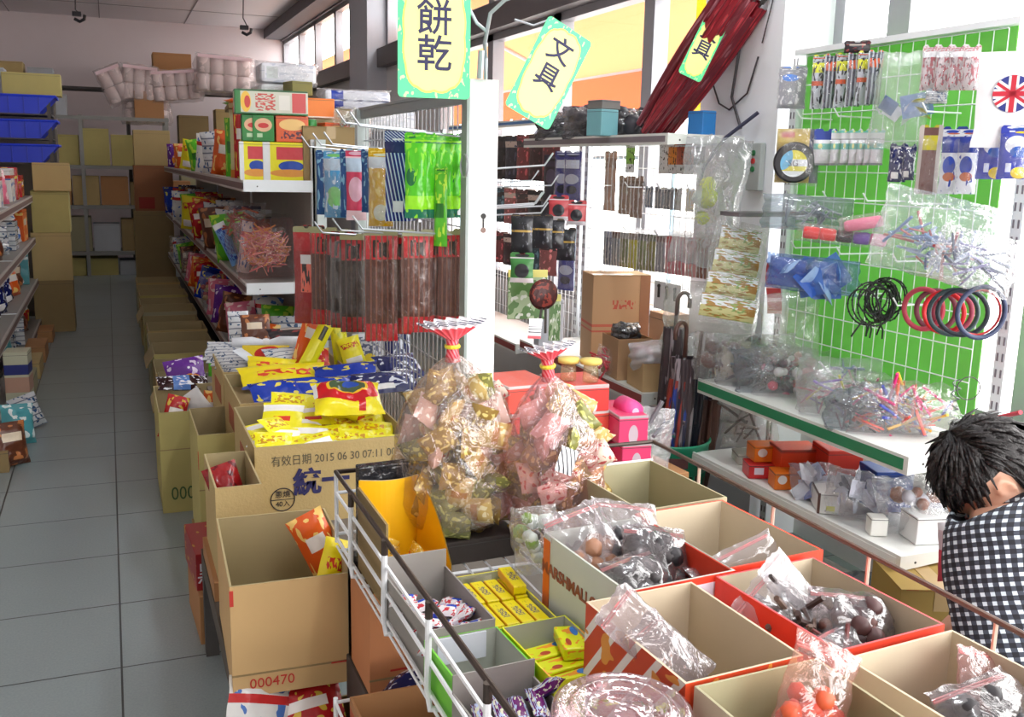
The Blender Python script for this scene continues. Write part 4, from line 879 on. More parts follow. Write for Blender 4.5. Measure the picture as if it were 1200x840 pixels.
zipbag('zip bag of black pieces at the near right corner of the rack',(1.06,.86,ZR+.14),.16,.15,.09,(-40,0,8),('chunk',40,.036,blk,.9),zipd,seed=16)
zipbag('pinkish zip bag corner beside the black pieces in the near right carton',(1.11,.93,ZR+.16),.08,.11,.03,(-30,20,0),None,film((250,226,226),.25,(226,196,196)),seed=17)
# two big tied bags of wrapped biscuits
def tied_bag(label,loc,Rx,Ry,H,neck,seed,tint,lean):
    T=thing('tied_snack_bag',label,'plastic bag',loc,(R(lean[0]),R(lean[1]),0))
    b=MB(); n=36; m=26; vs=[]
    prof=[(0,0),(.55,.005),(.85,.06),(.97,.2),(1.0,.38),(.95,.56),(.80,.72),(.55,.86),(.30,.95),(.12,1.0)]
    def P(t):
        f=t*(len(prof)-1); i=min(int(f),len(prof)-2); a=f-i
        return prof[i][0]*(1-a)+prof[i+1][0]*a, prof[i][1]*(1-a)+prof[i+1][1]*a
    for j in range(m+1):
        r,z=P(j/m)
        for k in range(n):
            a=2*math.pi*k/n; q=1+.16*N3(math.cos(a)*2.4,math.sin(a)*2.4,z*4,seed)+.05*N3(math.cos(a)*7,math.sin(a)*7,z*10,seed)
            if z>.62: q*=1+.16*(z-.62)*math.sin(a*11+seed)*2
            vs.append((r*Rx*q*math.cos(a),r*Ry*q*math.sin(a),z*H))
    fs=[(j*n+k,j*n+(k+1)%n,(j+1)*n+(k+1)%n,(j+1)*n+k) for j in range(m) for k in range(n)]
    b.add(vs,fs); b.build('plastic_film',tint,T,smooth=True)
    pk=[(.02,H*.985),(.014,H*1.05),(.013,H*1.10)]
    MB().lathe([(.10*Rx+.004,H*.97),(.014,H*1.02),(.0125,H*1.06),(.015,H*1.10)],14).build('twisted_neck',pmat((226,120,130),(('diag',5,.5,(206,30,50)),),.3,bump=.5),T,smooth=True)
    f=MB(); 
    def ruff(u,v):
        a=(u-.5)*2.6; r=.015+v*neck; return (math.sin(a)*r*1.05, -.02*math.cos(a)+.016*math.sin(u*46)*v, H*1.10+v*neck*.75*(.7+.3*math.cos(a)))
    f.grid(ruff,44,6); f.build('ruffled_top',pmat((240,238,242),(('band',1,.72,.76,(60,60,90)),('band',1,.64,.68,(60,60,90)),('band',1,.82,.85,(90,90,110)),('band',1,.0,.5,(222,90,100))),.25),T,smooth=True)
    MB().lathe([(.017,H*1.045),(.0185,H*1.055),(.017,H*1.065)],12).build('tie_wire',mat((226,206,60),.35),T)
    return T
bagF=film((250,242,238),.09,(236,224,224),26,.7,.12,.24); bagF2=film((255,226,230),.15,(240,200,208),26,.7,.12,.26)
B1=(.703,2.03,.732); B2=(.918,1.94,.70)
boxy('bag_support','low dark cardboard box under the left big tied bag','box',(.715,2.03,ZR),.22,.17,.054,R(3),mat((58,50,46),.8),flap=.8)
tied_bag('large clear bag of wrapped biscuits tied with a red twist, left of two',B1,.142,.12,.40,.065,1.0,bagF,(0,-2))
tied_bag('large pink-tinted clear bag of wrapped biscuits, right of two, below the striped tag',B2,.118,.105,.40,.05,5.0,bagF2,(2,-6))
bm=[pmat((206,176,110),(('noise',5,.55,(236,222,180)),('rect',.2,.8,.4,.6,(190,130,60))),.2,bump=.5),pmat((150,120,60),(('noise',5,.58,(226,206,130)),),.2,bump=.5),pmat((222,206,190),(('noise',5,.6,(196,90,90)),),.2,bump=.5),pmat((126,126,70),(('noise',5,.58,(196,196,110)),),.2,bump=.5),pmat((206,170,160),(('noise',5,.6,(236,230,226)),),.2,bump=.5)]
bcol=['gold','brown','white and red','olive','pale pink']
protos=[pouch_mb(.062,.075,.03,s,nu=6,nv=7).mesh('wrapped_biscuit',bm[s],True) for s in range(5)]
def fillbag(C,Rx,Ry,H,n,seed,which):
    r=random.Random(seed); pts=[]
    tries=0
    while len(pts)<n and tries<6000:
        tries+=1
        z=r.uniform(.05,.84); k=(1-((z-.40)/.56)**2)
        if k<=0: continue
        k=k**.5*.84; a=r.uniform(0,6.283); q=r.uniform(.25,1)**.5
        p=Vector((C[0]+Rx*k*q*math.cos(a),C[1]+Ry*k*q*math.sin(a),C[2]+z*H))
        if all((p-o).length>.036 for o in pts): pts.append(p)
    for p in pts:
        s=r.choice([0,0,1,1,2,3,3,4])
        o=bpy.data.objects.new('wrapped_biscuit',protos[s]); COL.objects.link(o); o.location=p; o.rotation_euler=(r.uniform(-.9,.9),r.uniform(-3,3),r.uniform(-.8,.8))
        tag(o,'%s wrapped biscuit inside the %s big tied bag'%(bcol[s],which),'biscuit','biscuits in the %s tied bag'%which)
fillbag(B1,.142,.12,.40,85,1,'left'); fillbag(B2,.118,.105,.40,60,2,'right')
# paper tags and small clear bag at the foot of the right bag
pouch('striped_tag','white tag with black stripes standing out of the pink-tinted bag','tag',tuple(aY(627,385,1.97)),.032,.045,.006,(0,R(4),0),pmat((238,238,240),(('band',1,.3,.36,(50,50,60)),('band',1,.45,.5,(50,50,60)),('band',1,.58,.62,(80,80,90)),('band',1,.0,.15,(226,110,120))),.3),nu=6,nv=6)
pouch('striped_tag','white tag with wavy black stripes on the front of the pink-tinted bag','tag',tuple(aY(664,540,1.80)),.045,.055,.006,(R(-10),R(24),0),pmat((238,238,240),(('diag',4,.35,(60,60,66)),),.3),nu=6,nv=6)
clear_bag('candy_bag','small clear bag of green and white candies wedged left of the letter-printed box','candy bag',tuple(aY(628,632,1.66)),.10,.13,.08,(R(-20),0,0),F_crisp,('chunk',24,.03,[(206,214,206),(120,150,60),(90,60,50),(190,200,190)],.85),seed=31)
# cartons under the basket
uc=carton('under_carton','orange-brown carton on the lower level of the rack, behind the grey leg',(.56,2.0,.42),.19,.2,.235,outer=mat((196,130,86),.8,var=.05),inner=brown,joint=.035)
MB().box(-.05,-.01,-.1015,-.0995,.05,.054).build('red_line',red_ink,uc)
carton('under_carton','open brown carton in the lower wire tier at the bottom edge',(.535,1.55,.305),.29,.42,.205,outer=pmat((170,120,76),(('band',1,.5,.9,(180,80,40)),),.7),inner=brown)
boxy('under_stack','dark flat parcels under the orange-brown carton','parcel',(.56,2.0,.30),.2,.22,.118,0,mat((70,60,56),.7))
pouch('snack_bag','dark blue crumpled bag under the orange-brown carton','snack bag',(.56,1.83,.47),.16,.08,.06,(R(60),0,0),P_navy)
# ---------------------------------------------------------------- right-hand wall units by the windows
green_r=mat((46,134,92),.5,var=.06); red_r=mat((150,66,62),.55,var=.08); white_s=mat((226,228,224),.4,var=.04)
SX=2.1
def upright(root,y,z1=1.95):
    b=MB().box(2.47,2.50,y-.02,y+.02,0,z1)
    for i in range(int(z1/.05)): b.box(2.4685,2.4702,y-.012,y-.006,.05+i*.05,.075+i*.05,1).box(2.4685,2.4702,y+.006,y+.012,.05+i*.05,.075+i*.05,1)
    b.build('slotted_upright',[white_p,mat((120,116,124),.6)],root)
def wgrid(root,y0,y1,z0,z1,s=.052,x=2.488):
    b=MB(); n=int((y1-y0)/s); m=int((z1-z0)/.1)
    for i in range(n+1): b.tube([(x,y0+i*(y1-y0)/n,z0),(x,y0+i*(y1-y0)/n,z1)],.0022,4)
    for i in range(m+1): b.tube([(x-.004,y0,z0+i*(z1-z0)/m),(x-.004,y1,z0+i*(z1-z0)/m)],.0024,4)
    b.build('wire_grid',white_w,root)
def wshelf(root,y0,y1,z,rail,x0=SX,x1=2.46,lip=.05,edge=white_s):
    s=MB().box(x0,x1,y0,y1,z-.018,z); sh=s.build('shelf',white_s,root)
    MB().box(x0-.007,x0,y0,y1,z-lip,z+.006).box(x0-.0085,x0-.0065,y0+.01,y1-.004,z-lip+.012,z-.004,1).build('price_rail',[edge,rail],sh)
    MB().prism([(x0-.007,z-lip),(x1,z-lip+.02),(x1,z+.004),(x0-.007,z+.006)],y0-.008,y0,axis='y').lathe([(0,-.001),(.004,-.001),(.004,0)],8,(x0+.05,y0-.008,z-.02),1,axis='y').build('end_cap',[white_s,dark_m],sh)
    return sh
b1=thing('hair_goods_unit','white wall shelving with bright green back panel and green shelf edge','shelving unit',(0,0,0))
upright(b1,2.14); upright(b1,3.22)
MB().box(2.50,2.505,2.24,3.2,.78,1.99).build('green_panel',translucent((140,200,116),.42),b1)
wgrid(b1,2.26,3.18,.8,1.98)
MB().box(2.46,2.5,2.2,3.22,1.985,2.005).build('top_rail',white_w,b1)
wshelf(b1,2.09,3.19,.745,green_r); wshelf(b1,2.08,3.21,.445,white_s,lip=.04)
MB().box(2.12,2.46,2.1,3.2,.08,.11).box(2.14,2.16,2.1,3.2,0,.08).build('base_shelf',mat((120,116,110),.6),b1)
b2=thing('stationery_unit','white wall shelving between the pillar and the dark packs, with high grey-edged top shelf','shelving unit',(0,0,0))
upright(b2,3.56,1.72); upright(b2,5.0,1.72); wgrid(b2,3.6,4.98,.66,1.66)
sh=wshelf(b2,3.52,5.01,1.685,mat((128,118,126),.5),lip=.04); wshelf(b2,3.61,5.0,.59,red_r)
MB().box(2.12,2.46,3.6,5.0,.06,.10).box(2.14,2.46,3.6,5.0,0,.06).build('base_shelf',dark_m,b2)
b3=thing('sock_unit','white wall unit hung with dark red and black packs beyond the stationery','shelving unit',(0,0,0))
upright(b3,6.6,1.74); upright(b3,5.08,1.74); wgrid(b3,5.1,6.58,.5,1.72); wshelf(b3,5.06,6.6,.55,red_r); wshelf(b3,5.06,6.6,1.80,mat((70,120,180),.4),lip=.03,x0=2.2)
MB().box(2.12,2.46,5.1,6.6,.0,.10).build('base_shelf',dark_m,b3)
def peg(root,y,z,L=.2,x=2.48):
    MB().tube([(x,y,z),(x-L+.02,y,z),(x-L,y,z+.025)],.003,5).build('peg_hook',white_w,root)
# -- packs hanging in the stationery bay, facing the aisle
def pen(base,l1,l2=None): return pmat(base,(('band',1,.82,1,l1),('stripe',0,3,.25,l2 or (226,226,226)),('noise',5,.66,(240,240,240))),.35,bump=.1)
row3=[((60,66,96),(140,150,180)),((120,128,140),(90,60,60)),((110,120,70),(150,150,150)),((196,190,40),(140,130,120)),((130,140,90),(110,110,110)),((130,126,40),(90,100,70)),((150,150,160),(120,90,90)),((226,140,150),(200,90,90)),((226,130,140),(214,110,110)),((240,170,170),(220,120,120)),((150,90,70),(150,80,60)),((120,80,70),(120,70,60))]
cn=['navy','grey','grey-green','yellow','olive','dark yellow','silver','pink','rose','light pink','brown','dark brown']
for i,(a,b) in enumerate(row3):
    y=4.5-.088*i; z=1.245+.003*i
    hang_pack('pen_pack','%s pen pack in the lowest hanging row of the stationery bay'%cn[i],'pen pack',(2.36,y,z),.068,.2,.012,R(-78),pen(a,b),card=F_milky,card_h=.14,fl=F0)
row2=[(4.52,1.62,.1,.30,(190,150,130),'brown pencil pack hanging beside the navy card'),(4.36,1.5,.1,.19,(160,130,110),'tan pencil pack below the brown pencils'),(4.24,1.5,.1,.2,(150,120,104),'taupe pencil pack in the middle row'),(4.12,1.455,.06,.1,(120,134,156),'blue-grey small pack in the middle row'),(4.02,1.455,.07,.1,(130,136,150),'grey small pack in the middle row'),(3.94,1.455,.07,.1,(136,140,150),'pale grey small pack in the middle row'),(3.86,1.455,.05,.1,(90,80,60),'dark olive small pack in the middle row'),(3.76,1.455,.055,.1,(240,190,30),'bright yellow small pack in the middle row')]
for y,z,w,h,c,lb in row2: hang_pack('pencil_pack',lb,'pencil pack',(2.37,y,z),w,h,.012,R(-80),pen(c,tuple(int(v*.8) for v in c)),card_h=.12,fl=F0)
row1=[(3.98,(226,226,230),'white'),(3.90,(236,150,60),'orange'),(3.83,(190,90,60),'rust'),(3.76,(170,80,60),'brick red'),(3.69,(90,80,60),'dark olive'),(4.3,(150,200,90),'light green')]
for y,c,n in row1: hang_pack('marker_pack','%s marker pack in the top hanging row under the high shelf'%n,'marker pack',(2.36,y,1.655),.07,.14,.012,R(-78),pmat(c,(('band',1,.0,.35,(226,226,228)),('noise',6,.62,(40,34,34))),.35),card_h=.15)
for y in (4.5,4.2,3.9,3.65): peg(b2,y,1.25); peg(b2,y,1.46); peg(b2,y,1.655)
for i,y in enumerate((3.93,3.86,3.79)):
    T=thing('key_card','white card holding a small dark clip, %s from the umbrella handles'%ORD[2-i],'card',(2.34,y,1.04),R(-80)); MB().box(-.035,.035,-.001,.001,-.13,.0).build('card',mat((238,238,240),.6),T); MB().box(-.006,.006,-.006,-.001,-.075,-.03).lathe([(.008,-.004),(.010,0),(.008,.004)],10,(0,-.004,-.022),axis='y').build('clip',dark_m,T)
# navy cards and dark packs of the sock bay
r5=random.Random(17)
dk=[(96,40,44),(60,36,40),(120,56,60),(44,44,56),(40,36,40),(90,60,60),(150,90,90),(60,80,90)]
dn=['maroon','dark brown','wine red','charcoal','black','brown','dusty pink','slate']
k=0
for z,h in ((1.72,.27),(1.40,.22),(1.12,.2)):
    for j in range(7):
        y=5.15+j*.19; c=dk[(k*3+j)%8]
        hang_pack('sock_pack','%s pack in the %s row of the dark packs, %s from the stationery'%(dn[(k*3+j)%8],('top','middle','lowest')[k],ORD[j]),'sock pack',(2.32,y,z),.15,h,.03,R(-70),pmat(c,(('band',1,.84,1,(190,170,160) if j%2 else (60,50,50)),('noise',5,.63,tuple(min(255,int(v*1.8)) for v in c))),.4,bump=.3),card_h=.14)
    k+=1
for y in (5.15,5.53,5.91,6.29): peg(b3,y,1.73,.22); peg(b3,y,1.41,.22)
nc=pmat((70,70,140),(('rect',.1,.9,.75,.95,(210,214,236)),('disc',.5,.5,.4,.12,(190,196,220)),('disc',.5,.25,.3,.1,(40,40,60))),.4)
for y,z,lb in ((4.94,1.62,'navy blister card with grey shapes beside the brown pencils'),(4.82,1.62,'navy blister card with white shapes, nearer than its twin'),(4.86,1.13,'navy blister card hanging low above the grey box')):
    hang_pack('blister_card',lb,'blister card',(2.3,y,z),.11,.26,.02,R(-60),nc,card_h=.14,fl=F0)
dkb=pmat((50,44,56),(('disc',.5,.6,.3,.2,(90,80,100)),('band',1,.86,1,(70,60,80))),.35)
hang_pack('blister_card','dark purple blister card left of the navy ones','blister card',(2.3,5.08,1.60),.12,.25,.03,R(-60),dkb,card_h=.14)
# goods on the back side of the aisle gondola, right of the white post
for i,(px,py,Y,h,lb) in enumerate([(612,255,3.06,.13,'black pouch with gold line on the near right-hand hook'),(636,255,3.18,.12,'black pouch hanging second on the right-hand hooks'),(650,260,3.3,.11,'dark grey pouch hanging third on the right-hand hooks'),(664,270,3.5,.13,'dark pouch lower on the right-hand hooks')]):
    p=aY(px,py,Y); hang_pack('phone_pouch',lb,'pouch',(p.x,Y,p.z),.075,h,.02,R(-30),pmat((34,34,40),(('band',1,.6,.66,(170,140,70)),('noise',6,.66,(90,90,100))),.3),card_h=.1)
for px,py,Y,c,lb in ((655,232,3.6,(176,60,66),'red and grey earphone pack behind the right-hand hooks'),(676,238,3.6,(190,80,84),'red small pack right of the earphone pack'),(612,300,3.0,(60,120,60),'green round-print pack at the right of the white post')):
    p=aY(px,py,Y); hang_pack('small_pack',lb,'blister pack',(p.x,Y,p.z),.08,.1,.02,R(-30),pmat(c,(('disc',.5,.5,.3,.3,(40,40,46)),('band',1,.0,.2,(206,200,206))),.35),card_h=.2)
cv=thing('paper_fan','dark round reddish decoration on a stick beside the white post','decoration',tuple(aY(637,345,3.4)))
MB().lathe([(0,-.012),(.045,-.010),(.06,0),(.045,.010),(0,.012)],20,(0,0,0),axis='y').build('round_head',pmat((70,30,30),(('noise',7,.55,(140,60,50)),),.5,bump=.6),cv,smooth=True)
MB().tube([(-.006,0,-.05),(-.02,0,-.15)],.005).tube([(.01,0,-.05),(.012,0,-.15)],.005).build('handle_stick',dark_m,cv)
pc=pmat((170,190,150),(('noise',4,.5,(90,130,70)),('noise',6,.62,(226,230,220)),('band',1,.85,1,(230,220,120))),.4)
for i,(px,py,Y,w,h) in enumerate(((618,345,3.6,.16,.2),(650,372,3.75,.05,.2))):
    p=aY(px,py,Y); boxy('picture_card','%s behind the round decoration'%('leafy green picture card' if i==0 else 'narrow colourful picture card'),'card',(p.x,Y,p.z-h/2),w,.01,h,R(-14),pc)
side=thing('side_shelf','grey shelf on the back of the wire bay, carrying red boxes','shelf',(0,0,0))
MB().box(1.1,1.44,2.72,3.95,.585,.605).build('shelf_board',shelf_top,side); MB().box(1.44,1.448,2.72,3.95,.56,.61).build('price_rail',red_r,side)
for y in (2.78,3.85): MB().prism([(1.1,.445),(1.13,.445),(1.42,.585),(1.1,.585)],y-.01,y+.01,axis='y').build('bracket',steel,side)
redb=pmat((222,56,50),(('disc',.62,.2,.13,.3,(240,236,236)),('disc',.62,.28,.05,.1,(222,150,150)),('band',1,.86,1,(196,176,176))),.4)
redb2=pmat((226,84,70),(('disc',.7,.2,.14,.34,(240,230,228)),('band',1,.9,1,(206,190,188))),.4)
pinkb=pmat((222,60,110),(('disc',.5,.3,.16,.36,(196,176,186)),('band',1,.9,1,(176,160,164))),.4)
cols=[(1.36,2.80,.18,.22,.075,0),(1.19,2.86,.16,.22,.075,6)]
z=.606
for i in range(3): boxy('red_box','red box with white arch, %s from bottom of the left stack by the white post'%ORD[i],'box',(1.20,2.88,z),.17,.22,.088,R(4+3*(i%2)),redb if i%2 else redb2,'red boxes by the white post',flap=.8); z+=.0885
z=.606
for i in range(3): boxy('red_box','red box with white arch, %s from bottom of the right stack by the white post'%ORD[i],'box',(1.375,2.82,z),.165,.2,.088,R(-3+4*(i%2)),redb2 if i%2 else redb,'red boxes by the white post',flap=.8); z+=.0885
zt=z
for i,(zb,lb) in enumerate(((.606,'pink box at the bottom right of the red stacks'),(.695,'pink-sided box with grey lid right of the red stacks'))):
    boxy('pink_box',lb,'box',(1.52-.01*i,2.73+.01*i,zb),.10,.22,.088,R(-6),pinkb,flap=.84)
boxy('box_support','low dark box under the pink boxes','box',(1.50,2.74,.446),.11,.2,.159,0,dark_m)
MB_=thing('pink_roll','bright pink rounded end of a roll beside the red boxes','roll',(1.525,2.70,.785)); MB().lathe([(0,-.03),(.03,-.028),(.034,0),(.034,.06),(0,.062)],16,axis='y').build('roll_body',mat((240,80,150),.4),MB_,smooth=True); MB().lathe([(0,-.031),(.012,-.031),(.012,-.028)],12,axis='y').build('roll_core',mat((250,190,220),.5),MB_)
for i,(x,y) in enumerate(((1.345,2.80),(1.405,2.76))):
    J=thing('yellow_lid_jar','small jar with pale yellow lid on the red boxes, %s of two'%('left','right')[i],'jar',(x,y,zt+.002))
    MB().lathe([(.0,0),(.024,.0),(.026,.004),(.024,.05),(.02,.056)],18).build('jar_body',film((250,240,220),.2,(220,200,160)),J,smooth=True); MB().lathe([(.0,.074),(.034,.073),(.036,.066),(.034,.058),(.0,.058)],20).build('jar_lid',mat((232,206,110),.5),J,smooth=True)
boxy('book','black-edged notebook at the bottom of the two behind the striped tag','notebook',(1.26,3.35,.606),.22,.17,.022,R(-12),mat((50,50,60),.5)); boxy('book','grey-blue notebook on top of the two behind the striped tag','notebook',(1.27,3.36,.629),.21,.17,.02,R(-8),mat((120,126,140),.5))
cf=clear_bag('clear_sleeve','stiff clear plastic sleeve standing right of the pink boxes','plastic sleeve',(1.62,2.72,.68),.14,.2,.02,(R(-10),R(8),R(-10)),film(haze=.3),('stick',3,.09,[(120,120,126)],.6),seed=40)
boxy('floor_carton_stack','brown closed carton on the floor in the second aisle under the clear sleeve','carton',(1.60,2.78,0),.22,.3,.575,R(3),brown,flap=.9)
# -- base shelf of the stationery bay
def place(px,py,Y,dz=0): p=aY(px,py,Y); return (p.x,p.y,p.z+dz)
ZB2=.592
kraft_r=pmat((188,150,112),(('text',.35,.75,.62,.72,(190,90,70),14),('band',1,.42,.45,(196,100,80)),('band',1,.36,.38,(196,100,80)),('text',.3,.8,.2,.32,(190,100,80),14)),.8)
bc=thing('large_carton','large brown carton with red printed lines standing in the stationery bay','carton',(2.33,4.35,ZB2),R(-12))
MB().box(-.14,.15,-.11,.11,0,.44).build('carton_body',kraft_r,bc,bevel=.003); MB().box(.1,.1515,-.1115,-.1095,0,.44).build('side_flap',mat((150,104,74),.8),bc); MB().box(-.14,.15,-.112,-.05,.44,.442).build('tape',tape_m,bc)
oc=carton('open_carton','open brown carton with dark plastic on top, before the large brown carton',(2.21,3.98,ZB2),.17,.2,.19,R(-6),outer=pmat((176,140,104),(),.8),inner=brown)
clear_bag('dark_bag','black and clear plastic bundle in the open brown carton','plastic bag',(2.2,3.98,ZB2+.20),.14,.10,.12,(0,0,0),film((120,118,120),.2,(160,160,164),18,.9),('chunk',14,.05,[(30,30,34),(40,40,44)],.8))
boxy('white_box','grey-white box standing left of the open brown carton','box',(2.14,4.72,ZB2),.13,.16,.27,R(-14),mat((206,212,222),.5),flap=.94)
pc2=carton('front_carton','low open carton lined with clear plastic at the shelf corner',(2.235,3.72,ZB2),.23,.19,.125,R(-8),outer=mat((196,164,120),.8,var=.05),inner=brown)
clear_bag('plastic_liner','crumpled clear and white plastic filling the low carton at the shelf corner','plastic bag',(2.225,3.71,ZB2+.155),.27,.12,.2,(R(-12),R(-6),R(-8)),film(haze=.4,hazecol=(240,238,242),scale=14,streak=.9),('chunk',10,.06,[(226,180,190),(230,226,230)],.7),seed=51)
clear_bag('red_net_bag','clear bag with red cord lying on the shelf left of the low carton','plastic bag',(2.13,4.0,ZB2+.065),.15,.13,.1,(R(-20),R(24),0),F_crisp,('stick',16,.06,[(206,40,60),(226,90,100)],.8),seed=52)
bk=thing('white_bowl','white dish leaning at the shelf corner by the umbrellas','dish',(2.40,3.66,ZB2+.17),(R(60),0,R(-20)))
MB().lathe([(0,0),(.05,.002),(.075,.02),(.08,.024),(.074,.022),(.05,.007),(0,.005)],26).build('dish_body',mat((240,240,244),.2),bk,smooth=True); MB().lathe([(.072,.0225),(.08,.0265),(.081,.022)],26,cap=False).build('dish_rim',mat((150,150,160),.3),bk,smooth=True)
boxy('tan_carton','tan carton behind the umbrella handles','carton',(2.40,3.93,ZB2),.12,.16,.30,0,mat((214,170,136),.8),flap=.9)
# below: yellow bag and dark things
clear_bag('mango_bag','orange and yellow fruit bag lying under the stationery bay','snack bag',(2.03,3.62,.40),.24,.14,.12,(R(-20),R(10),0),F0,('chunk',26,.05,[(214,140,40),(226,170,50),(150,70,30)],.85),seed=55)
boxy('support_crate','dark crate under the orange fruit bag','crate',(2.02,3.66,0),.24,.26,.33,0,mat((44,54,50),.7),flap=.8)
boxy('yellow_box','small yellow box beside the fruit bag','box',(1.84,3.42,.30),.06,.1,.10,R(8),pmat((226,206,60),(('disc',.5,.5,.3,.3,(150,130,50)),),.5))
boxy('support_crate','dark low crate under the small yellow box','crate',(1.83,3.44,0),.16,.2,.298,0,mat((50,48,46),.7),flap=.85)
# green umbrella basket and umbrellas
bs=thing('laundry_basket','tall green plastic basket holding folded umbrellas','basket',(2.08,3.36,0))
w=MB(); n=28
for z,r0 in ((.03,.125),(.46,.155)):
    pass
bb=MB()
for i in range(28):
    a=2*math.pi*i/28; 
    bb.tube([(.125*math.cos(a),.125*math.sin(a),.03),(.153*math.cos(a),.153*math.sin(a),.36)],.006,5)
for z,r0 in ((.03,.126),(.11,.133),(.19,.140),(.27,.146)): bb.lathe([(r0,z-.008),(r0+.006,z),(r0,z+.008),(r0-.005,z),(r0,z-.008)],32)
bb.build('basket_lattice',mat((30,130,96),.4),bs)
MB().lathe([(.150,.34),(.158,.345),(.165,.455),(.172,.465),(.170,.475),(.158,.47),(.152,.36)],36,cap=False).build('basket_rim',mat((34,140,104),.4),bs,smooth=True)
MB().lathe([(0,.0),(.12,.0),(.126,.03),(0,.012)],28).build('basket_bottom',mat((30,130,96),.4),bs)
for a in (-1.9,1.2): 
    b=MB().box(-.045,.045,-.005,.004,.385,.425); b.xf(Matrix.Rotation(a+math.pi/2,4,'Z')@Matrix.Translation((0,-.164,0))); b.build('handle_slot',mat((80,44,44),.6),bs)
def umbrella(lb,x,y,lean,h,m,handle,hm=wire_d,seed=0):
    T=thing('folded_umbrella',lb,'umbrella',(x+.06,y,.03),(R(lean[0]),R(lean[1]),R(lean[2])))
    b=MB(); 
    def f(u,v):
        a=u*2*math.pi; r=(.018+.025*math.sin(min(1,v*1.15)*math.pi*.62))*(1+.22*math.sin(a*8+v*3)+.1*N3(u*3,v*6,seed)); return (r*math.cos(a),r*math.sin(a),.08+v*(h-.22))
    b.grid(f,40,12,0,True); b.build('canopy_cloth',m,T,smooth=True)
    MB().tube([(0,0,.0),(0,0,h-.06)],.005,8).lathe([(0,0),(.004,.0),(.008,.05),(.01,.09)],10).build('shaft',steel,T)
    pts=[(0,0,h-.14),(0,0,h-.03)]
    if handle=='crook': pts+= [(.034*(1-math.cos(t)),0,h-.03+.034*math.sin(t)) for t in [i*math.pi/8 for i in range(1,9)]]+[(.068,0,h-.06)]
    else: pts+= [(0,0,h)]
    MB().tube(pts,.0085,10).build('handle',hm,T,smooth=True); MB().lathe([(.018,h*.55),(.04,h*.56),(.04,h*.58),(.018,h*.59)],16).build('strap',m,T,smooth=True)
    return T
wood=mat((92,64,56),.35); um=[pmat((70,60,64),(('noise',5,.58,(150,140,146)),),.35,bump=.3),pmat((30,32,46),(),.35,bump=.3),pmat((60,60,80),(('noise',4,.5,(150,60,50)),('band',1,.25,.5,(60,150,130)),('noise',6,.6,(30,60,140))),.3,bump=.3),pmat((34,40,52),(('noise',5,.6,(60,110,120)),),.3,bump=.3),pmat((86,56,46),(),.4,bump=.3)]
umbrella('folded umbrella with grey sheen and dark crook handle, middle of the basket',2.02,3.30,(-2,1,200),.93,um[0],'crook',wood,1)
umbrella('folded umbrella with colourful bands, left front of the basket',1.955,3.29,(0,-5,170),.84,um[2],'straight',wood,2)
umbrella('folded navy black umbrella right of the grey one',2.08,3.35,(2,3,20),.88,um[1],'straight',wood,3)
umbrella('folded umbrella with tall crook handle at the back of the basket',2.04,3.43,(0,2,10),1.02,um[0],'crook',mat((110,90,86),.35),4)
umbrella('folded dark teal umbrella at the right of the basket',2.12,3.40,(0,6,0),.84,um[3],'straight',wood,5)
umbrella('folded brown umbrella leaning out of the right of the basket',2.10,3.28,(0,10,30),.74,um[4],'straight',wood,6)
# goods on the high shelf: dark bundles, umbrella bundle with sign
ZH=1.688
for i,(px,Y,w,h,lb) in enumerate(((665,4.75,.34,.15,'black plastic-wrapped bundle, left on the high shelf'),(700,4.4,.34,.16,'black plastic-wrapped bundle in the middle of the high shelf'),(738,4.1,.30,.14,'grey plastic-wrapped bundle right of the teal box'))):
    p=aY(px,150,Y); clear_bag('dark_bundle',lb,'bundle',(p.x,Y,ZH+h/2-.01),w,h,.24,(0,0,R(-14)),film((170,170,176),.22,(150,150,158),16,.9),('chunk',24,.09,[(44,42,50),(60,56,64),(36,36,42)],.85),seed=60+i)
boxy('teal_box','small teal box standing among the black bundles on the high shelf','box',(aY(706,140,4.05).x,4.05,ZH),.10,.1,.115,R(14),mat((120,176,184),.4),flap=.9)
boxy('grey_box','small grey cardboard box tilted on the teal one','box',(aY(708,120,4.07).x,4.07,ZH+.117),.11,.1,.04,R(14),mat((120,116,112),.6),flap=.8)
boxy('blue_box','blue box under the end of the red umbrella bundle','box',(aY(822,148,3.6).x,3.6,ZH),.07,.1,.10,R(6),mat((40,120,190),.4),flap=.9)
r6=random.Random(23)
A=aY(790,158,3.86); B=aY(868,12,3.40)
A=Vector((2.27,3.92,ZH+.035)); B=Vector((2.36,3.43,2.22))
dirv=(B-A); ln=dirv.length; q=dirv.to_track_quat('Z','Y').to_euler()
rm=[pmat((140,26,40),(('noise',6,.6,(190,60,70)),('stripe',0,5,.2,(90,16,26))),.35,bump=.4),pmat((110,30,42),(('noise',5,.58,(150,90,100)),),.35,bump=.4),pmat((70,66,76),(('noise',5,.6,(110,106,116)),),.35,bump=.4)]
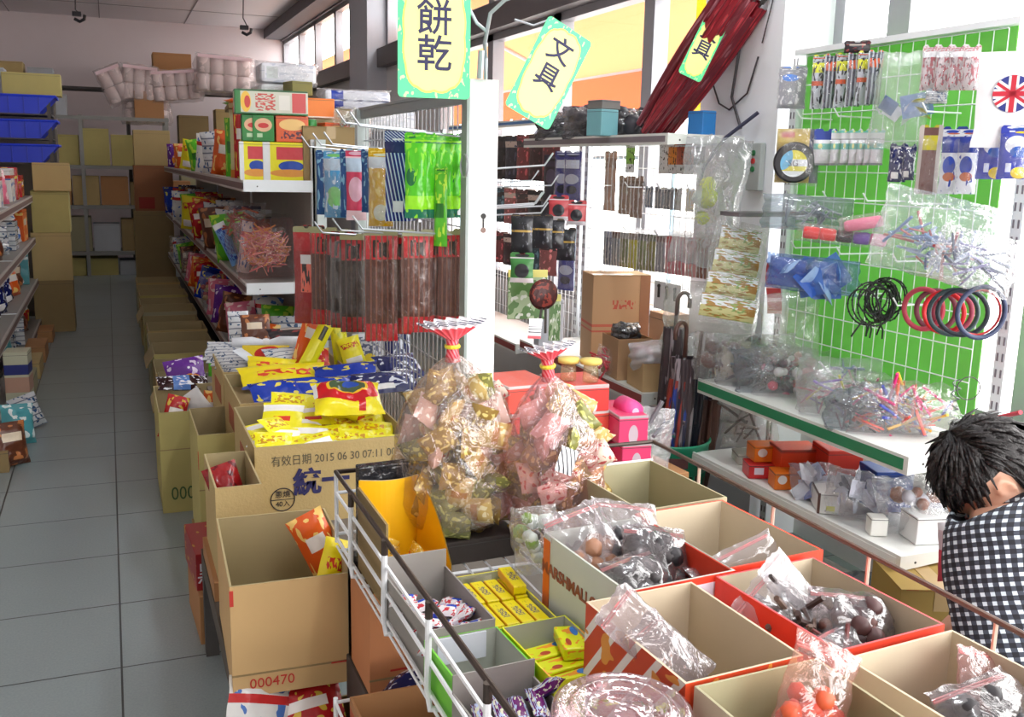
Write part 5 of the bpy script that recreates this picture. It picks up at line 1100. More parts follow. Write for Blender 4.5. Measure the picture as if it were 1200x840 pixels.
for i in range(9):
    ox,oy=(i%5-2)*.040,(i//5-.5)*.05
    off=q.to_matrix()@Vector((ox,oy,0))
    T=thing('rolled_umbrella','%s'%('grey rolled umbrella under the red ones leaning against the pillar' if i==8 else 'dark red rolled umbrella in the leaning bundle by the pillar'),'umbrella',tuple(A+off),tuple(q),None if i==8 else 'leaning dark red umbrellas')
    b=MB()
    L=ln*r6.uniform(.92,1.04); sd=i
    def f(u,v):
        a=u*2*math.pi; r=(.012+.022*math.sin(min(1,v*1.2)*math.pi*.6))*(1+.2*math.sin(a*6+sd)); return (r*math.cos(a),r*math.sin(a),v*L)
    b.grid(f,24,10,0,True); b.build('canopy_cloth',rm[2] if i==8 else rm[i%2],T,smooth=True)
    MB().tube([(0,0,-.03),(0,0,L+.02)],.004,6).lathe([(0,L),(.010,L+.005),(.012,L+.05),(0,L+.06)],10).build('handle',dark_m,T)
tag_p=A+(B-A)*.56+Vector((-.085,-.135,.025))
s3=sign('hanging_sign','small yellow and green sign with two dark characters, tied on the red umbrella bundle',tuple(tag_p),(0,R(24),R(-24)),'文具',.10,.25)
ws=MB().tube([(0,0,.09),(.03,.03,.11)],.001,4).build('sign_string',wire,s3)
# wires, switch box and hook on the pillar
cb=MB().tube([(2.445,3.5,3.5),(2.445,3.52,2.3),(2.445,3.60,1.85),(2.445,3.52,1.72)],.006,6).tube([(2.45,3.36,3.4),(2.45,3.37,2.2),(2.45,3.42,2.05)],.003,5).tube([(2.45,3.78,1.95),(2.45,3.7,1.83),(2.45,3.62,1.80),(2.45,3.5,1.86),(2.45,3.44,2.0)],.004,5)
tag(cb.build('cable',mat((60,56,60),.5)),'loose dark electric cables hanging down the white pillar','cable')
sw=thing('switch_box','small wall switch box with red and green buttons on the white pillar','switch',(2.452,3.40,1.60)); MB().box(-.02,.006,-.045,.045,-.13,.06).build('box_body',mat((176,182,180),.5),sw,bevel=.004)
for z,c in ((.02,(30,110,60)),(-.012,(200,40,40)),(-.044,(30,110,60))): MB().lathe([(0,-.026),(.011,-.026),(.012,-.02)],12,(0,0,z),axis='x').build('button',mat(c,.4),sw)
# -- large translucent bags hanging left of the green wall
clear_bag('hanging_bag','large hazy clear bag hanging from the pillar beside the tape reel, with a yellow-green item','plastic bag',(2.25,3.42,1.42),.26,.52,.16,(0,R(6),R(-30)),film(haze=.35,hazecol=(210,214,220),scale=12,streak=.8),('chunk',4,.08,[(176,190,40),(190,200,190),(196,206,60)],.5),seed=71,cname='small_toys')
tag(MB().tube([(2.44,3.4,1.78),(2.36,3.5,1.68),(2.3,3.56,1.56),(2.29,3.57,1.48)],.008,6).build('strap',mat((60,60,84),.6)),'dark blue strap hanging over the hazy clear bag on the pillar','strap')
# sticker sheets hanging in clear pockets
ss=thing('sticker_pocket','hanging clear pocket strip of four gold and white sticker sheets','sticker strip',(2.16,3.06,1.34),(R(-6),R(8),R(-26)))
for i in range(4):
    MB().grid(lambda u,v:((u-.5)*.15*(1+.12*i),-.012*math.sin(v*3.1)-.004*i,-.085*i-.085*v),6,4).build('sticker_sheet',pmat((206,210,214),(('band',1,.0,.5,(190,186,130)),('noise',5,.55,(150,110,40)),('noise',6,.62,(120,150,80))),.3,bump=.2),ss)
bag_mb(.20,.38,.04,72,lump=.1).build('plastic_film',F_crisp,ss,smooth=True,loc=(0,0,-.17))
tag(MB().grid(lambda u,v:(2.255+(u-.5)*.05+.015*v*v,2.99+.006*math.sin(v*6)-.02*u,1.22-.19*v),4,10).build('red_ribbon',pmat((176,50,54),(('stripe',1,4,.25,(226,170,170)),),.5)),'printed dark red ribbon strip hanging right of the sticker pockets','ribbon')
# -- green wall hanging goods (pegs, packs)
def gpos(px,py,x=2.36):
    p=aX(px,py,x); return (p.x,p.y,p.z)
def gpack(lb,px,py,wpx,hpx,m,rz=-68,t=.02,card=None,ch=.15,fl=F0,x=2.36,name='accessory_pack',cat='accessory pack',group=None):
    p=gpos(px,py,x); s=sz(p,1); 
    return hang_pack(name,lb,cat,p,max(.03,wpx*s/abs(math.cos(R(rz)+math.atan2(p[0],p[1])))),hpx*s,t,R(rz),m,card=card,card_h=ch,group=group,fl=fl)
brush=pmat((90,92,110),(('band',1,.8,1,(222,90,40)),('stripe',0,4,.4,(190,196,206)),('noise',5,.6,(40,40,50))),.3,bump=.2)
brush2=pmat((200,206,216),(('band',1,.78,1,(226,226,60)),('noise',5,.55,(50,50,60)),('band',1,.5,.6,(226,90,40))),.3,bump=.2)
gpack('clear pack with blue top hanging nearest the white pillar on the upper pegs',930,82,32,48,pmat((150,150,160),(('disc',.4,.86,.3,.1,(70,130,220)),('noise',5,.6,(220,220,226))),.3),-30)
for i,px in enumerate((962,976,990,1003,1015,1027)): gpack('silver and black brush pack high on the green wall, %s from left'%ORD[i],px,68-i,17,62,brush if i%2 else brush2,-38+4*i,group='brush packs')
gpack('flat black pack lying across the pegs above the brush packs',1005,52,30,14,P_dark,-40,fl=None)
bgp=clear_bag('toy_bag','clear hanging bag with blue and white boxes on the green wall','plastic bag',gpos(1056,118),.17,.30,.08,(0,R(4),R(-55)),F_milky,('pack',6,.06,[(110,140,190),(226,230,240),(200,190,80)],.7,True),seed=74)
for i,px in enumerate((1092,1108,1124,1140)): gpack('red and white shiny pack high at right of the green wall, %s from left'%ORD[i],px,57,19,52,pmat((226,214,218),(('noise',6,.55,(200,110,120)),('noise',8,.62,(150,130,136)),('band',1,.85,1,(236,236,240))),.25,bump=.4),-52,group='red and white packs')
gpack('small grey clip pack under the red and white packs',1098,108,24,18,P_silver,-50)
# large black tape measure pack with a round yellow label
tp=thing('tape_reel_pack','yellow-carded pack holding a black reel with round yellow and white label','tape pack',gpos(937,151,2.30),R(-32))
MB().prism([(-.075,-.19),(.075,-.19),(.075,.0),(-.075,.0)],-.001,.001,axis='y').build('header_card',pmat((190,160,60),(('band',1,.75,1,(206,176,70)),('rect',.1,.4,.84,.94,(190,70,50)),('rect',.75,1,.6,1,(50,50,100)),('rect',.8,1,.0,.6,(40,42,70))),.5),tp)
rd=MB().lathe([(.0,-.030),(.066,-.030),(.072,-.024),(.072,.0),(.066,.004)],36,(-.012,-.0,-.118),axis='y'); rd.build('reel',mat((36,34,40),.35),tp,smooth=False)
MB().lathe([(0,-.0315),(.047,-.0315),(.047,-.0305)],32,(-.014,0,-.122),axis='y').build('round_label',pmat((230,234,240),(('band',1,.66,1,(226,214,30)),('band',1,.22,.4,(214,206,60)),('disc',.05,.75,.4,.5,(110,180,220))),.4),tp)
lettering('label_lettering','SG',.03,mat((30,34,60),.6,var=0),tp,(-.016,-.0325,-.122),(R(90),0,0),ext=.0003)
bag_mb(.155,.2,.05,75,lump=.05).build('plastic_film',F0,tp,smooth=True,loc=(0,-.012,-.1))
# mint and white tissue row
mint=pmat((226,226,232),(('band',1,.62,.85,(120,200,190)),('band',1,.0,.08,(150,150,160)),('disc',.3,.75,.1,.1,(230,230,160))),.35)
for i,px in enumerate((968,982,994,1004,1013,1022,1030)): gpack('mint and white pack right of the tape reel, %s from the left'%ORD[i],px,155,26 if i==0 else 14,42,mint,-40,group='mint and white packs',ch=.3,card=mat((60,80,170),.4) if i==0 else None)
gpack('navy blue pack on the green wall below the mint row',1054,172,20,45,P_navy,-55); gpack('second navy blue pack beside it on the green wall',1067,173,14,42,P_navy,-62)
gpack('yellow-topped pack with a dark brown brush on the right of the green wall',1092,151,26,80,pmat((120,84,80),(('band',1,.75,1,(200,190,50)),('rect',.0,.2,0,1,(206,196,190)),('rect',.8,1,0,1,(200,190,190))),.35),-56)
glue=pmat((226,230,238),(('band',1,.72,1,(40,60,150)),('disc',.45,.5,.3,.16,(30,70,180)),('disc',.5,.3,.3,.08,(196,110,70)),('noise',6,.64,(30,60,160))),.3)
for i,px in enumerate((1118,1138)): gpack('blue and white glue pack on the right of the green wall, %s of two'%('left','right')[i],px,153,23,78,glue,-54,group='blue and white glue packs')
for i,(px,w) in enumerate(((1164,28),(1190,30))): gpack('large dark blue card with white drawing at the right edge, %s of two'%('left','right')[i],px,152,w,62,pmat((50,64,170),(('disc',.6,.75,.4,.2,(226,230,240)),('disc',.7,.6,.3,.12,(40,90,180)),('disc',.8,.14,.3,.13,(236,206,40)),('rect',.3,.5,.15,.35,(210,216,236))),.35),-50,x=2.33)
uj=thing('flag_pack','white bag with a red and blue cross flag print at the top right edge','printed bag',gpos(1188,60,2.33),R(-50))
pouch_mb(.17,.26,.03,76).build('pouch',mat((244,244,248),.3),uj,smooth=True,loc=(0,0,-.13))
fl=MB()
def bar(a,w,l,mi):
    fl.box(-l/2,l/2,-.020-.0004*mi,-.0195-.0004*mi,-w/2,w/2,mi); 
    M=Matrix.Translation((0.01,0,-.115))@Matrix.Rotation(a,4,'Y'); fl.xf(M,len(fl.v)-8)
fl.lathe([(0,-.0185),(.05,-.0185),(.05,-.016)],24,(.01,0,-.115),0,axis='y')
for a in (R(35),R(-35)): bar(a,.022,.098,1); bar(a,.008,.1,2)
for a in (0,R(90)): bar(a,.026,.096,1); bar(a,.013,.1,2)
fl.build('flag_print',[mat((50,60,140),.5),mat((240,240,244),.5),mat((200,40,60),.5)],uj)
# clear pouches lying on pegs
clear_bag('grey_bag','hazy grey clear bag lying on the pegs right of the white pillar','plastic bag',gpos(945,250,2.2),.30,.12,.12,(0,R(3),R(-30)),film((225,230,235),.34,(186,194,200),16,.8),('stick',16,.045,[(150,156,170),(120,126,140)],.6),seed=77)
tag(MB().box(2.1,2.44,3.0,3.12,1.385,1.40).build('small_ledge',mat((110,104,108),.6)),'small dark ledge under the hazy grey bag','ledge')
rp=thing('roller_pack','clear pack of red, black, purple and pink foam rollers lying on pegs','hair roller pack',gpos(990,277,2.2),(0,R(4),R(-42)))
for i,c in enumerate(((222,40,40),(226,50,46),(40,36,44),(120,80,180),(240,120,180))):
    MB().lathe([(0,-.026),(.017,-.025),(.02,-.018),(.02,.018),(.017,.025),(0,.026)],14,(-.105+.052*i,0,0),axis='x').build('foam_roller',mat(c,.7,bump=.2),rp,smooth=True)
bag_mb(.30,.06,.06,78,lump=.1).build('plastic_film',F0,rp,smooth=True)
rp2=thing('pink_roller_pack','pink foam roller in clear plastic lying above the red rollers','hair roller pack',gpos(1012,262,2.22),(0,R(-12),R(-42)))
MB().lathe([(0,-.06),(.014,-.058),(.018,-.05),(.02,0),(.018,.05),(.014,.058),(0,.06)],14,axis='x').build('foam_roller',mat((236,130,160),.7,bump=.2),rp2,smooth=True); bag_mb(.15,.06,.05,79,lump=.1).build('plastic_film',F0,rp2,smooth=True)
clear_bag('hair_goods_bag','big clear bag with blue and red hair goods bulging from the green wall','plastic bag',gpos(1098,278,2.22),.34,.24,.16,(0,R(12),R(-40)),film(haze=.2,hazecol=(226,232,240),scale=16,streak=.9,gloss=.26),('stick',60,.045,[(110,150,200),(190,204,220),(176,80,80),(90,120,170),(150,170,200)],.75,True),seed=80)
clear_bag('hair_goods_bag','smaller clear bag of white and dark goods right of the big hair goods bag','plastic bag',gpos(1142,305,2.2),.22,.16,.10,(0,R(14),R(-40)),F_crisp,('stick',22,.045,[(180,190,206),(80,90,110),(150,150,190)],.75),seed=81)
clear_bag('blue_bag','clear bag of blue sheets lying on pegs above the black hair ties','plastic bag',gpos(952,322,2.2),.30,.12,.09,(0,R(4),R(-34)),film((214,228,250),.25,(150,180,220),16,.8),('pack',14,.08,[(50,90,170),(80,120,190),(150,180,220)],.8),seed=82)
clear_bag('loose_bag','crumpled clear bag hanging between ribbon and green wall','plastic bag',gpos(925,385,2.25),.20,.26,.10,(0,R(-4),R(-40)),film(haze=.18,scale=14,streak=1.0,gloss=.26),None,seed=83)
# rings: black hair ties and coloured headbands on pegs
def ring(name,lb,cat,P,r,th,m,rot,group=None,sq=1.0,bumps=0):
    b=MB(); b.tube([(r*math.cos(a)*sq,0,r*math.sin(a)) for a in [2*math.pi*i/28 for i in range(28)]],th,7,close=True)
    if bumps:
        for i in range(14):
            a=2*math.pi*i/14; st=len(b.v); b.lathe([(0,-.005),(.005,0),(0,.005)],6,(r*math.cos(a)*sq,0,r*math.sin(a)))
    o=b.build(name,m,smooth=True,loc=P,rot=rot); return tag(o,lb,cat,group)
bk_m=mat((24,22,26),.5); p0=Vector(gpos(1028,352,2.3))
r7=random.Random(31)
for i in range(15):
    x=-.07+.14*i/14
    ring('hair_tie','thin black beaded hair tie in the bunch hanging before the bright green panel','hair tie',tuple(p0+Vector((.03*r7.uniform(-1,1)+.055*x/.07,-.01,r7.uniform(-.018,.012)))+Vector((0,x*.35,0))),r7.uniform(.05,.072),.0026,bk_m,(R(r7.uniform(-20,20)),R(r7.uniform(-30,30)),R(r7.uniform(-70,20))),'black hair ties',r7.uniform(.8,1),1)
for i in range(6):
    P=p0+Vector((r7.uniform(-.08,.06),r7.uniform(-.03,.03),-.06+r7.uniform(-.02,0))); a=r7.uniform(-1,1)
    tag(MB().tube([(0,0,0),(.02*a,.0,-.02),(.035*a,.01,-.05)],.003,5).build('cord_end',bk_m,loc=tuple(P)),'loose black cord end dangling from the black hair ties','cord','black cord ends')
p1=Vector(gpos(1082,362,2.3))
for i,(dx,c,r_) in enumerate(((0,(190,70,90),.062),(.022,(120,60,74),.06),(.05,(150,60,80),.058))):
    ring('headband','%s cloth headband right of the black hair ties'%('dusty pink','dark plum','wine pink')[i],'headband',tuple(p1+Vector((dx,-dx*1.3,0))),r_,.008,mat(c,.6,bump=.3),(0,0,R(-66+6*i)),None,.95)
for i,(px,c,r_,rz,nm) in enumerate(((1106,(226,40,50),.06,-70,'bright red'),(1117,(60,80,84),.066,-40,'dark teal'),(1128,(40,50,60),.066,-50,'near-black'),(1146,(200,40,50),.064,-20,'thin red'),(1150,(50,60,92),.072,-14,'navy blue'))):
    ring('headband','%s headband at the right end of the lower pegs'%nm,'headband',gpos(px,366,2.28-.01*i),r_,.0035 if 'thin' in nm else .007,mat(c,.5),(0,R(8),R(rz)),None,1)
ring('wire_ring','thin dark wire ring standing on the bright shelf end','ring',gpos(1135,455,2.36),.035,.0018,dark_m,(0,0,R(-20)))
sp=MB().tube([(.012*math.cos(i*.8),.012*math.sin(i*.8),-.004*i) for i in range(40)],.0022,5)
tag(sp.build('spring',mat((120,120,126),.3,metal=.6),loc=gpos(1122,445,2.38)),'small grey coil spring hanging at the bright shelf end','spring')
tag(MB().tube([gpos(1140,488,2.2),gpos(1165,490,2.15),gpos(1196,483,2.1)],.006,7).build('red_band',mat((226,70,90),.5)),'pinkish red elastic band stretched at the right edge above the shelf','band')
for y in (3.0,2.8,2.6,2.4): peg(b1,y,1.74,.16); peg(b1,y,1.46,.18)
for y in (2.9,2.66,2.4): peg(b1,y,1.28,.22); peg(b1,y,1.14,.2)
# hair goods on the green-edged shelf
ZU=.747
def ubag(lb,px,py,w,h,t,rot,fl,content,seed,nm='hair_goods_bag',dz=0):
    p=aZ(px,py,ZU+h*.3); return clear_bag(nm,lb,'plastic bag',(min(p.x-.05,2.29)-dz*.4,p.y-dz*2,ZU+h*.46+dz),w*1.25,h*1.35,t*1.2,tuple(R(a) for a in rot),fl,content,seed=seed)
combs=[mat((92,44,34),.35),mat((206,196,170),.4),mat((70,34,28),.35)]
ubag('clear bag of brown hair claws at the left end of the green-edged shelf',880,430,.30,.15,.2,(-30,8,-20),film(haze=.10,gloss=.26,streak=.9),('disc',20,.07,combs,.85),90)
cl=[]
for i,(px,py) in enumerate(((850,432),(905,440),(922,418),(955,428))):
    p=aZ(px,py,ZU+.04); T=thing('hair_claw','brown hair claw with cream comb teeth, %s from the left on the green-edged shelf'%ORD[i],'hair claw',(min(p.x,2.4),p.y,ZU+.03),(R(10),R(-20+10*i),R(-40+25*i)))
    MB().grid(lambda u,v:((u-.5)*.085,.02*math.sin(v*2.2),.04*math.sin(u*3.14)*(1-v)+.012),10,5).build('claw_back',combs[0],T,smooth=True)
    t=MB()
    for j in range(7): t.tube([(-.036+.012*j,.012,.02),(-.036+.012*j,-.015,.010),(-.036+.012*j,-.028,-.012)],[.003,.0026,.001],5)
    t.build('comb_teeth',combs[1],T)
ubag('clear bag of grey and black hair bands in the middle of the green-edged shelf',945,440,.26,.14,.18,(-40,0,-20),F_grey,('stick',68,.05,[(50,54,64),(110,116,124),(150,156,166),(36,38,46)],.85),91)
ubag('hazy clear bag of grey hair goods behind the middle of the green-edged shelf',990,425,.26,.17,.16,(-30,0,-20),film(haze=.3,hazecol=(196,202,208),scale=16),('stick',40,.05,[(90,96,104),(150,156,160)],.8),92)
ubag('clear bag of mixed pink and white beads behind the middle of the shelf',1015,440,.22,.15,.16,(-30,0,-30),F_crisp,('chunk',44,.035,[(226,130,160),(230,230,234),(90,80,90),(206,90,110)],.85),93)
ubag('clear bag with purple and yellow hair bands near the right of the shelf',1005,470,.26,.12,.18,(-50,0,-26),film(haze=.16,hazecol=(206,206,214)),('stick',44,.045,[(140,110,190),(206,200,80),(150,150,160),(190,120,140)],.85),94)
ubag('clear bag of grey elastic bands near the front right of the shelf',1040,490,.26,.10,.17,(-60,0,-30),F_grey,('stick',37,.05,[(90,90,100),(150,120,126),(60,64,72)],.85),95)
ubag('colourful bag of pink, red and yellow bands at the near end of the green-edged shelf',1082,488,.28,.13,.18,(-50,-6,-30),film(haze=.08,gloss=.26),('stick',70,.05,[(230,50,130),(226,70,50),(236,180,60),(70,80,170),(226,110,100)],.9),96)
ubag('clear bag of white and red goods at the near end of the shelf',1090,455,.22,.16,.14,(-20,0,-30),F_milky,('stick',16,.05,[(230,226,230),(206,90,110),(90,100,160)],.8),97)
ubag('big loose clear bag rising behind the hair claws against the green panel',940,395,.30,.26,.12,(-10,0,-36),film(haze=.2,hazecol=(220,230,220),scale=12,streak=1.0,gloss=.26),None,98,dz=.06)
# goods on the lower white shelf
ZL=.447
def lshelf(px,py): p=aZ(px,py,ZL); return (p.x,p.y,ZL)
orange_b=pmat((230,120,30),(('disc',.3,.6,.18,.26,(236,230,226)),),.4); orange_r=pmat((226,72,30),(('band',1,.9,1,(190,60,40)),),.4); redw=pmat((206,44,48),(('rect',.2,.55,.3,.8,(226,220,236)),),.4)
boxy('clay_box','red box with white patch at the front of the lower white shelf','box',(2.17,2.87,ZL),.10,.09,.052,R(-20),redw,flap=.9)
boxy('clay_box','small orange box with white dot in front of the large orange box','box',(2.175,2.73,ZL),.09,.08,.062,R(-20),orange_b,flap=.9)
boxy('clay_box','orange box with white dot stacked on the red box','box',(2.20,2.89,ZL+.054),.10,.09,.06,R(-16),orange_b,flap=.9)
boxy('clay_box','large deep orange box in the middle of the lower white shelf','box',(2.27,2.80,ZL),.15,.12,.125,R(-16),orange_r,flap=.96)
boxy('clay_box','red-orange box behind the large orange box','box',(2.36,2.68,ZL),.13,.14,.15,R(-16),pmat((214,60,40),(),.5),flap=.9)
boxy('blue_tin','dark blue box at the back of the lower white shelf','box',(2.37,2.45,ZL),.13,.13,.14,R(-16),mat((30,70,150),.4),flap=.9)
boxy('pale_box','pale box at the far end of the lower white shelf','box',(2.24,3.03,ZL),.11,.1,.04,R(-20),mat((190,190,180),.5),flap=.8)
clear_bag('grey_toy_bag','hazy clear bag hanging over the far end of the lower white shelf','plastic bag',(2.25,3.06,ZL+.15),.22,.20,.14,(R(-20),0,R(-20)),film(haze=.25,hazecol=(176,176,170),scale=14),('stick',16,.06,[(120,120,116),(90,90,90),(170,170,166)],.8),seed=101)
clear_bag('white_toy_bag','clear bag of blue and white pieces before the orange boxes','plastic bag',(2.20,2.60,ZL+.06),.16,.13,.13,(R(-40),R(0),R(-20)),film(haze=.16,hazecol=(214,220,240)),('pack',16,.05,[(206,212,236),(120,130,180),(230,232,240)],.8),seed=102)
boxy('white_box','long white box with yellow mark in clear plastic on the lower white shelf','box',(2.17,2.505,ZL),.07,.14,.07,R(-30),pmat((226,226,222),(('rect',.4,.8,.15,.4,(206,206,60)),('rect',0,.12,0,1,(90,60,50))),.4),flap=.92)
clear_bag('white_toy_bag','large crumpled clear bag in the middle of the lower white shelf','plastic bag',(2.21,2.40,ZL+.075),.20,.16,.16,(R(-34),R(10),R(-30)),film(haze=.14,hazecol=(226,228,240),streak=1.0,gloss=.3),('pack',14,.055,[(216,220,236),(90,96,120),(200,204,220)],.75),seed=103)
clear_bag('white_toy_bag','clear bag with brown item at the back near end of the lower white shelf','plastic bag',(2.30,2.24,ZL+.085),.24,.18,.16,(R(-24),R(-6),R(-30)),film(haze=.12,gloss=.28,streak=.9),('chunk',14,.05,[(150,90,60),(206,206,216),(120,120,130)],.8),seed=104)
boxy('white_cube','small white cube box near the front edge of the lower white shelf','box',(2.165,2.255,ZL),.052,.052,.058,R(-24),mat((236,236,230),.5),flap=.9)
boxy('white_box','larger white box at the near end of the lower white shelf','box',(2.28,2.17,ZL),.12,.1,.085,R(-14),mat((226,228,228),.5),flap=.93)
# dark clutter on the base and floor
r8=random.Random(41)
for i,(x,y,c,lb) in enumerate(((2.05,2.98,'dark','dark bag on the base of the green-backed unit, far end'),(2.0,2.70,'green','dark green bag on the floor before the green-backed unit'),(2.02,2.48,'red','dark red pack on the floor beside the clear blue bag'),(1.98,2.86,'brown','brown pack on the floor under the white shelf'))):
    pouch('floor_bag',lb,'bag',(x,y,.17),.24,.22,.12,(R(-30),R(r8.uniform(-12,12)),R(-20)),PR[c])
clear_bag('floor_clear_bag','clear bag with blue items on the floor under the near end of the white shelf','plastic bag',(2.06,2.27,.20),.26,.24,.2,(R(-24),0,R(-20)),F_grey,('stick',24,.07,[(60,80,130),(90,100,120),(150,156,166)],.85),seed=110)
boxy('grey_slab','grey flat box tilted on the floor before the clear blue bag','box',(1.92,2.40,.12),.16,.12,.05,(R(-20),R(10),R(-30)),mat((130,130,126),.6),flap=.8)
boxy('floor_crate','dark low crate on the floor under the grey flat box','crate',(1.93,2.42,0),.22,.26,.10,R(-10),dark_m,flap=.8)
fc=carton('small_carton','closed olive carton with red print on the floor beside the bending person',(2.16,2.03,0),.24,.22,.40,R(-22),outer=pmat((150,124,60),(('rect',.12,.42,.5,.72,(170,40,36)),('text',.45,.95,.42,.66,(170,44,36),6)),.7),lids=True)
pouch('carry_bag','white and pink plastic carrier bag hanging by the person above the olive carton','carrier bag',tuple(aY(1120,645,1.86)),.10,.17,.07,(0,R(-6),R(-20)),pmat((226,206,214),(('band',1,.0,.55,(214,70,90)),('band',1,.88,1,(236,236,240))),.4,bump=.5))
# ---------------------------------------------------------------- far end: storage rack, tissue packs, blue trays, left shelves
sr=thing('storage_rack','thin grey metal storage rack at the end of the aisle','storage rack',(0,0,0))
for x in (-1.25,-.29,.75):
    for y in (14.0,14.55): MB().box(x-.022,x+.022,y-.022,y+.022,0,2.06).build('rack_post',mat((150,150,146),.5),sr)
for z in (.32,.92,1.43,2.05): MB().box(-1.28,.78,13.98,14.57,z-.02,z).box(-1.28,.78,13.972,13.98,z-.045,z).build('rack_shelf',mat((140,140,136),.5),sr)
r9=random.Random(51); kk=[kraft,brown,kraft_g,kraft_d,kraft_y,mat((180,184,190),.7)]
kn=['tan','brown','grey-olive','dark tan','yellow-tan','grey-white']
for si,(z,mx) in enumerate(((.0,.27),(.32,.5),(.92,.42),(1.43,.52))):
    x=-1.2; j=0
    while x<.68:
        w=r9.uniform(.26,.4); h=mx*r9.uniform(.6,.9); c=r9.randrange(6)
        if abs(x+w/2+.29)>.0: boxy('stored_carton','%s carton on the %s of the storage rack, %s from the left'%(kn[c],('floor level','first shelf','second shelf','third shelf')[si],ORD[j]),'carton',(x+w/2,14.27,z+.001),w*.94,.42,h,0,kk[c],flap=.94)
        x+=w; j+=1
for i,(x,w,h,c) in enumerate(((-1.05,.4,.30,4),(-.62,.36,.26,5),(.55,.36,.34,1))):
    boxy('stored_carton','%s carton on the top of the storage rack, %s from the left'%(kn[c],ORD[i]),'carton',(x,14.27,2.051),w,.42,h,0,kk[c],flap=.94)
def tissue(lb,px,py,Y,w,h,ry=0,n=4):
    p=aY(px,py,Y); T=thing('toilet_roll_pack',lb,'toilet paper pack',tuple(p),(0,R(ry),R(4)),'toilet paper packs')
    for i in range(n):
        for k in range(2):
            MB().lathe([(0,-h/4*.96),(w/n/2*.7,-h/4*.98),(w/n/2*.97,-h/4*.85),(w/n/2*.98,h/4*.85),(w/n/2*.7,h/4*.98),(0,h/4*.96)],14,(-w/2+w/n*(i+.5),0,-h/4+h/2*k)).build('toilet_roll',mat((232,216,214),.8),T,smooth=True)
    bag_mb(w*1.12,h*1.2,w/n*1.2,i+len(lb),lump=.05).build('plastic_film',film(haze=.3,hazecol=(236,220,220),gloss=.1),T,smooth=True)
    MB().box(-w/2,w/2,-w/n*.66,-w/n*.64,h*.44,h*.54).build('printed_band',mat((230,200,206),.6),T)
tissue('toilet paper pack tipped on its side, leftmost above the storage rack',134,100,14.1,.3,.42,-24,2)
tissue('toilet paper pack second from the left above the storage rack',163,98,14.1,.42,.40,4,3)
tissue('toilet paper pack third from the left, leaning slightly',206,101,14.1,.60,.36,-6,4)
tissue('largest toilet paper pack, highest and rightmost above the storage rack',262,88,14.0,.70,.44,2,4)
tissue('toilet paper pack below the others on the storage rack top',172,128,14.25,.56,.34,0,4)
sh=thing('high_shelf','dark wall shelf behind the toilet paper packs','shelf',(0,0,0)); MB().box(-1.6,2.3,14.62,15.2,2.42,2.45).build('shelf_board',dark_m,sh)
for x in (-1.5,0.3,2.2): MB().box(x-.02,x+.02,14.64,15.2,0,2.42).build('shelf_post',dark_m,sh)
for i,(x,w,h,c) in enumerate(((-1.2,.5,.28,0),(-.75,.3,.22,5),(.9,.5,.5,1),(1.5,.5,.45,2))): boxy('stored_carton','%s carton on the dark wall shelf, %s from the left'%(kn[c],ORD[i]),'carton',(x,14.9,2.451),w,.4,h,0,kk[c],flap=.94)
tw=thing('stockroom_boards','dark shelving boards in the corner right of the storage rack','shelving',(0,0,0)); MB().box(.9,2.2,14.6,14.62,0,.9).box(.85,2.2,14.65,15.2,.9,.93).box(.85,2.2,14.65,15.2,1.6,1.63).build('dark_board',dark_m,tw)
for i,(x,z,w,h,c) in enumerate(((1.15,0,.4,.42,1),(1.15,.42,.38,.42,4),(1.6,0,.3,.52,3),(1.6,.93,.24,.4,0),(1.15,.931,.4,.5,2),(1.15,1.631,.4,.5,3),(1.7,.931,.5,.5,1),(1.7,1.631,.5,.6,0))):
    if i!=3: boxy('stored_carton','%s carton in the corner right of the storage rack, %s'%(kn[c],('on the floor','second up','floor, right','','on the lower board','on the upper board','lower board, right','upper board, right')[i]),'carton',(x,14.9 if z>.9 else 13.5,z+.001),w,.4,h,0,kk[c],flap=.94)
boxy('brown_carton','brown carton with red print at the far end of the aisle row','carton',(.52,13.2,.9),.45,.4,.55,0,pmat((150,96,60),(('rect',.1,.5,.05,.3,(150,40,30)),),.7),flap=.94)
boxy('brown_carton','brown carton standing on the floor at the far end of the aisle row','carton',(.50,13.2,0),.46,.42,.899,0,kraft_d,flap=.94)
boxy('brown_carton','upper dusty carton at the far end of the aisle row','carton',(.52,13.2,1.451),.42,.4,.42,0,kraft,flap=.9)
boxy('white_carton','narrow white carton on the floor at the left far end of the aisle','carton',(-.50,11.2,0),.16,.24,.56,0,pmat((226,214,218),(('rect',.2,.8,.7,.85,(190,110,110)),),.6),flap=.95)
MBt=MB()
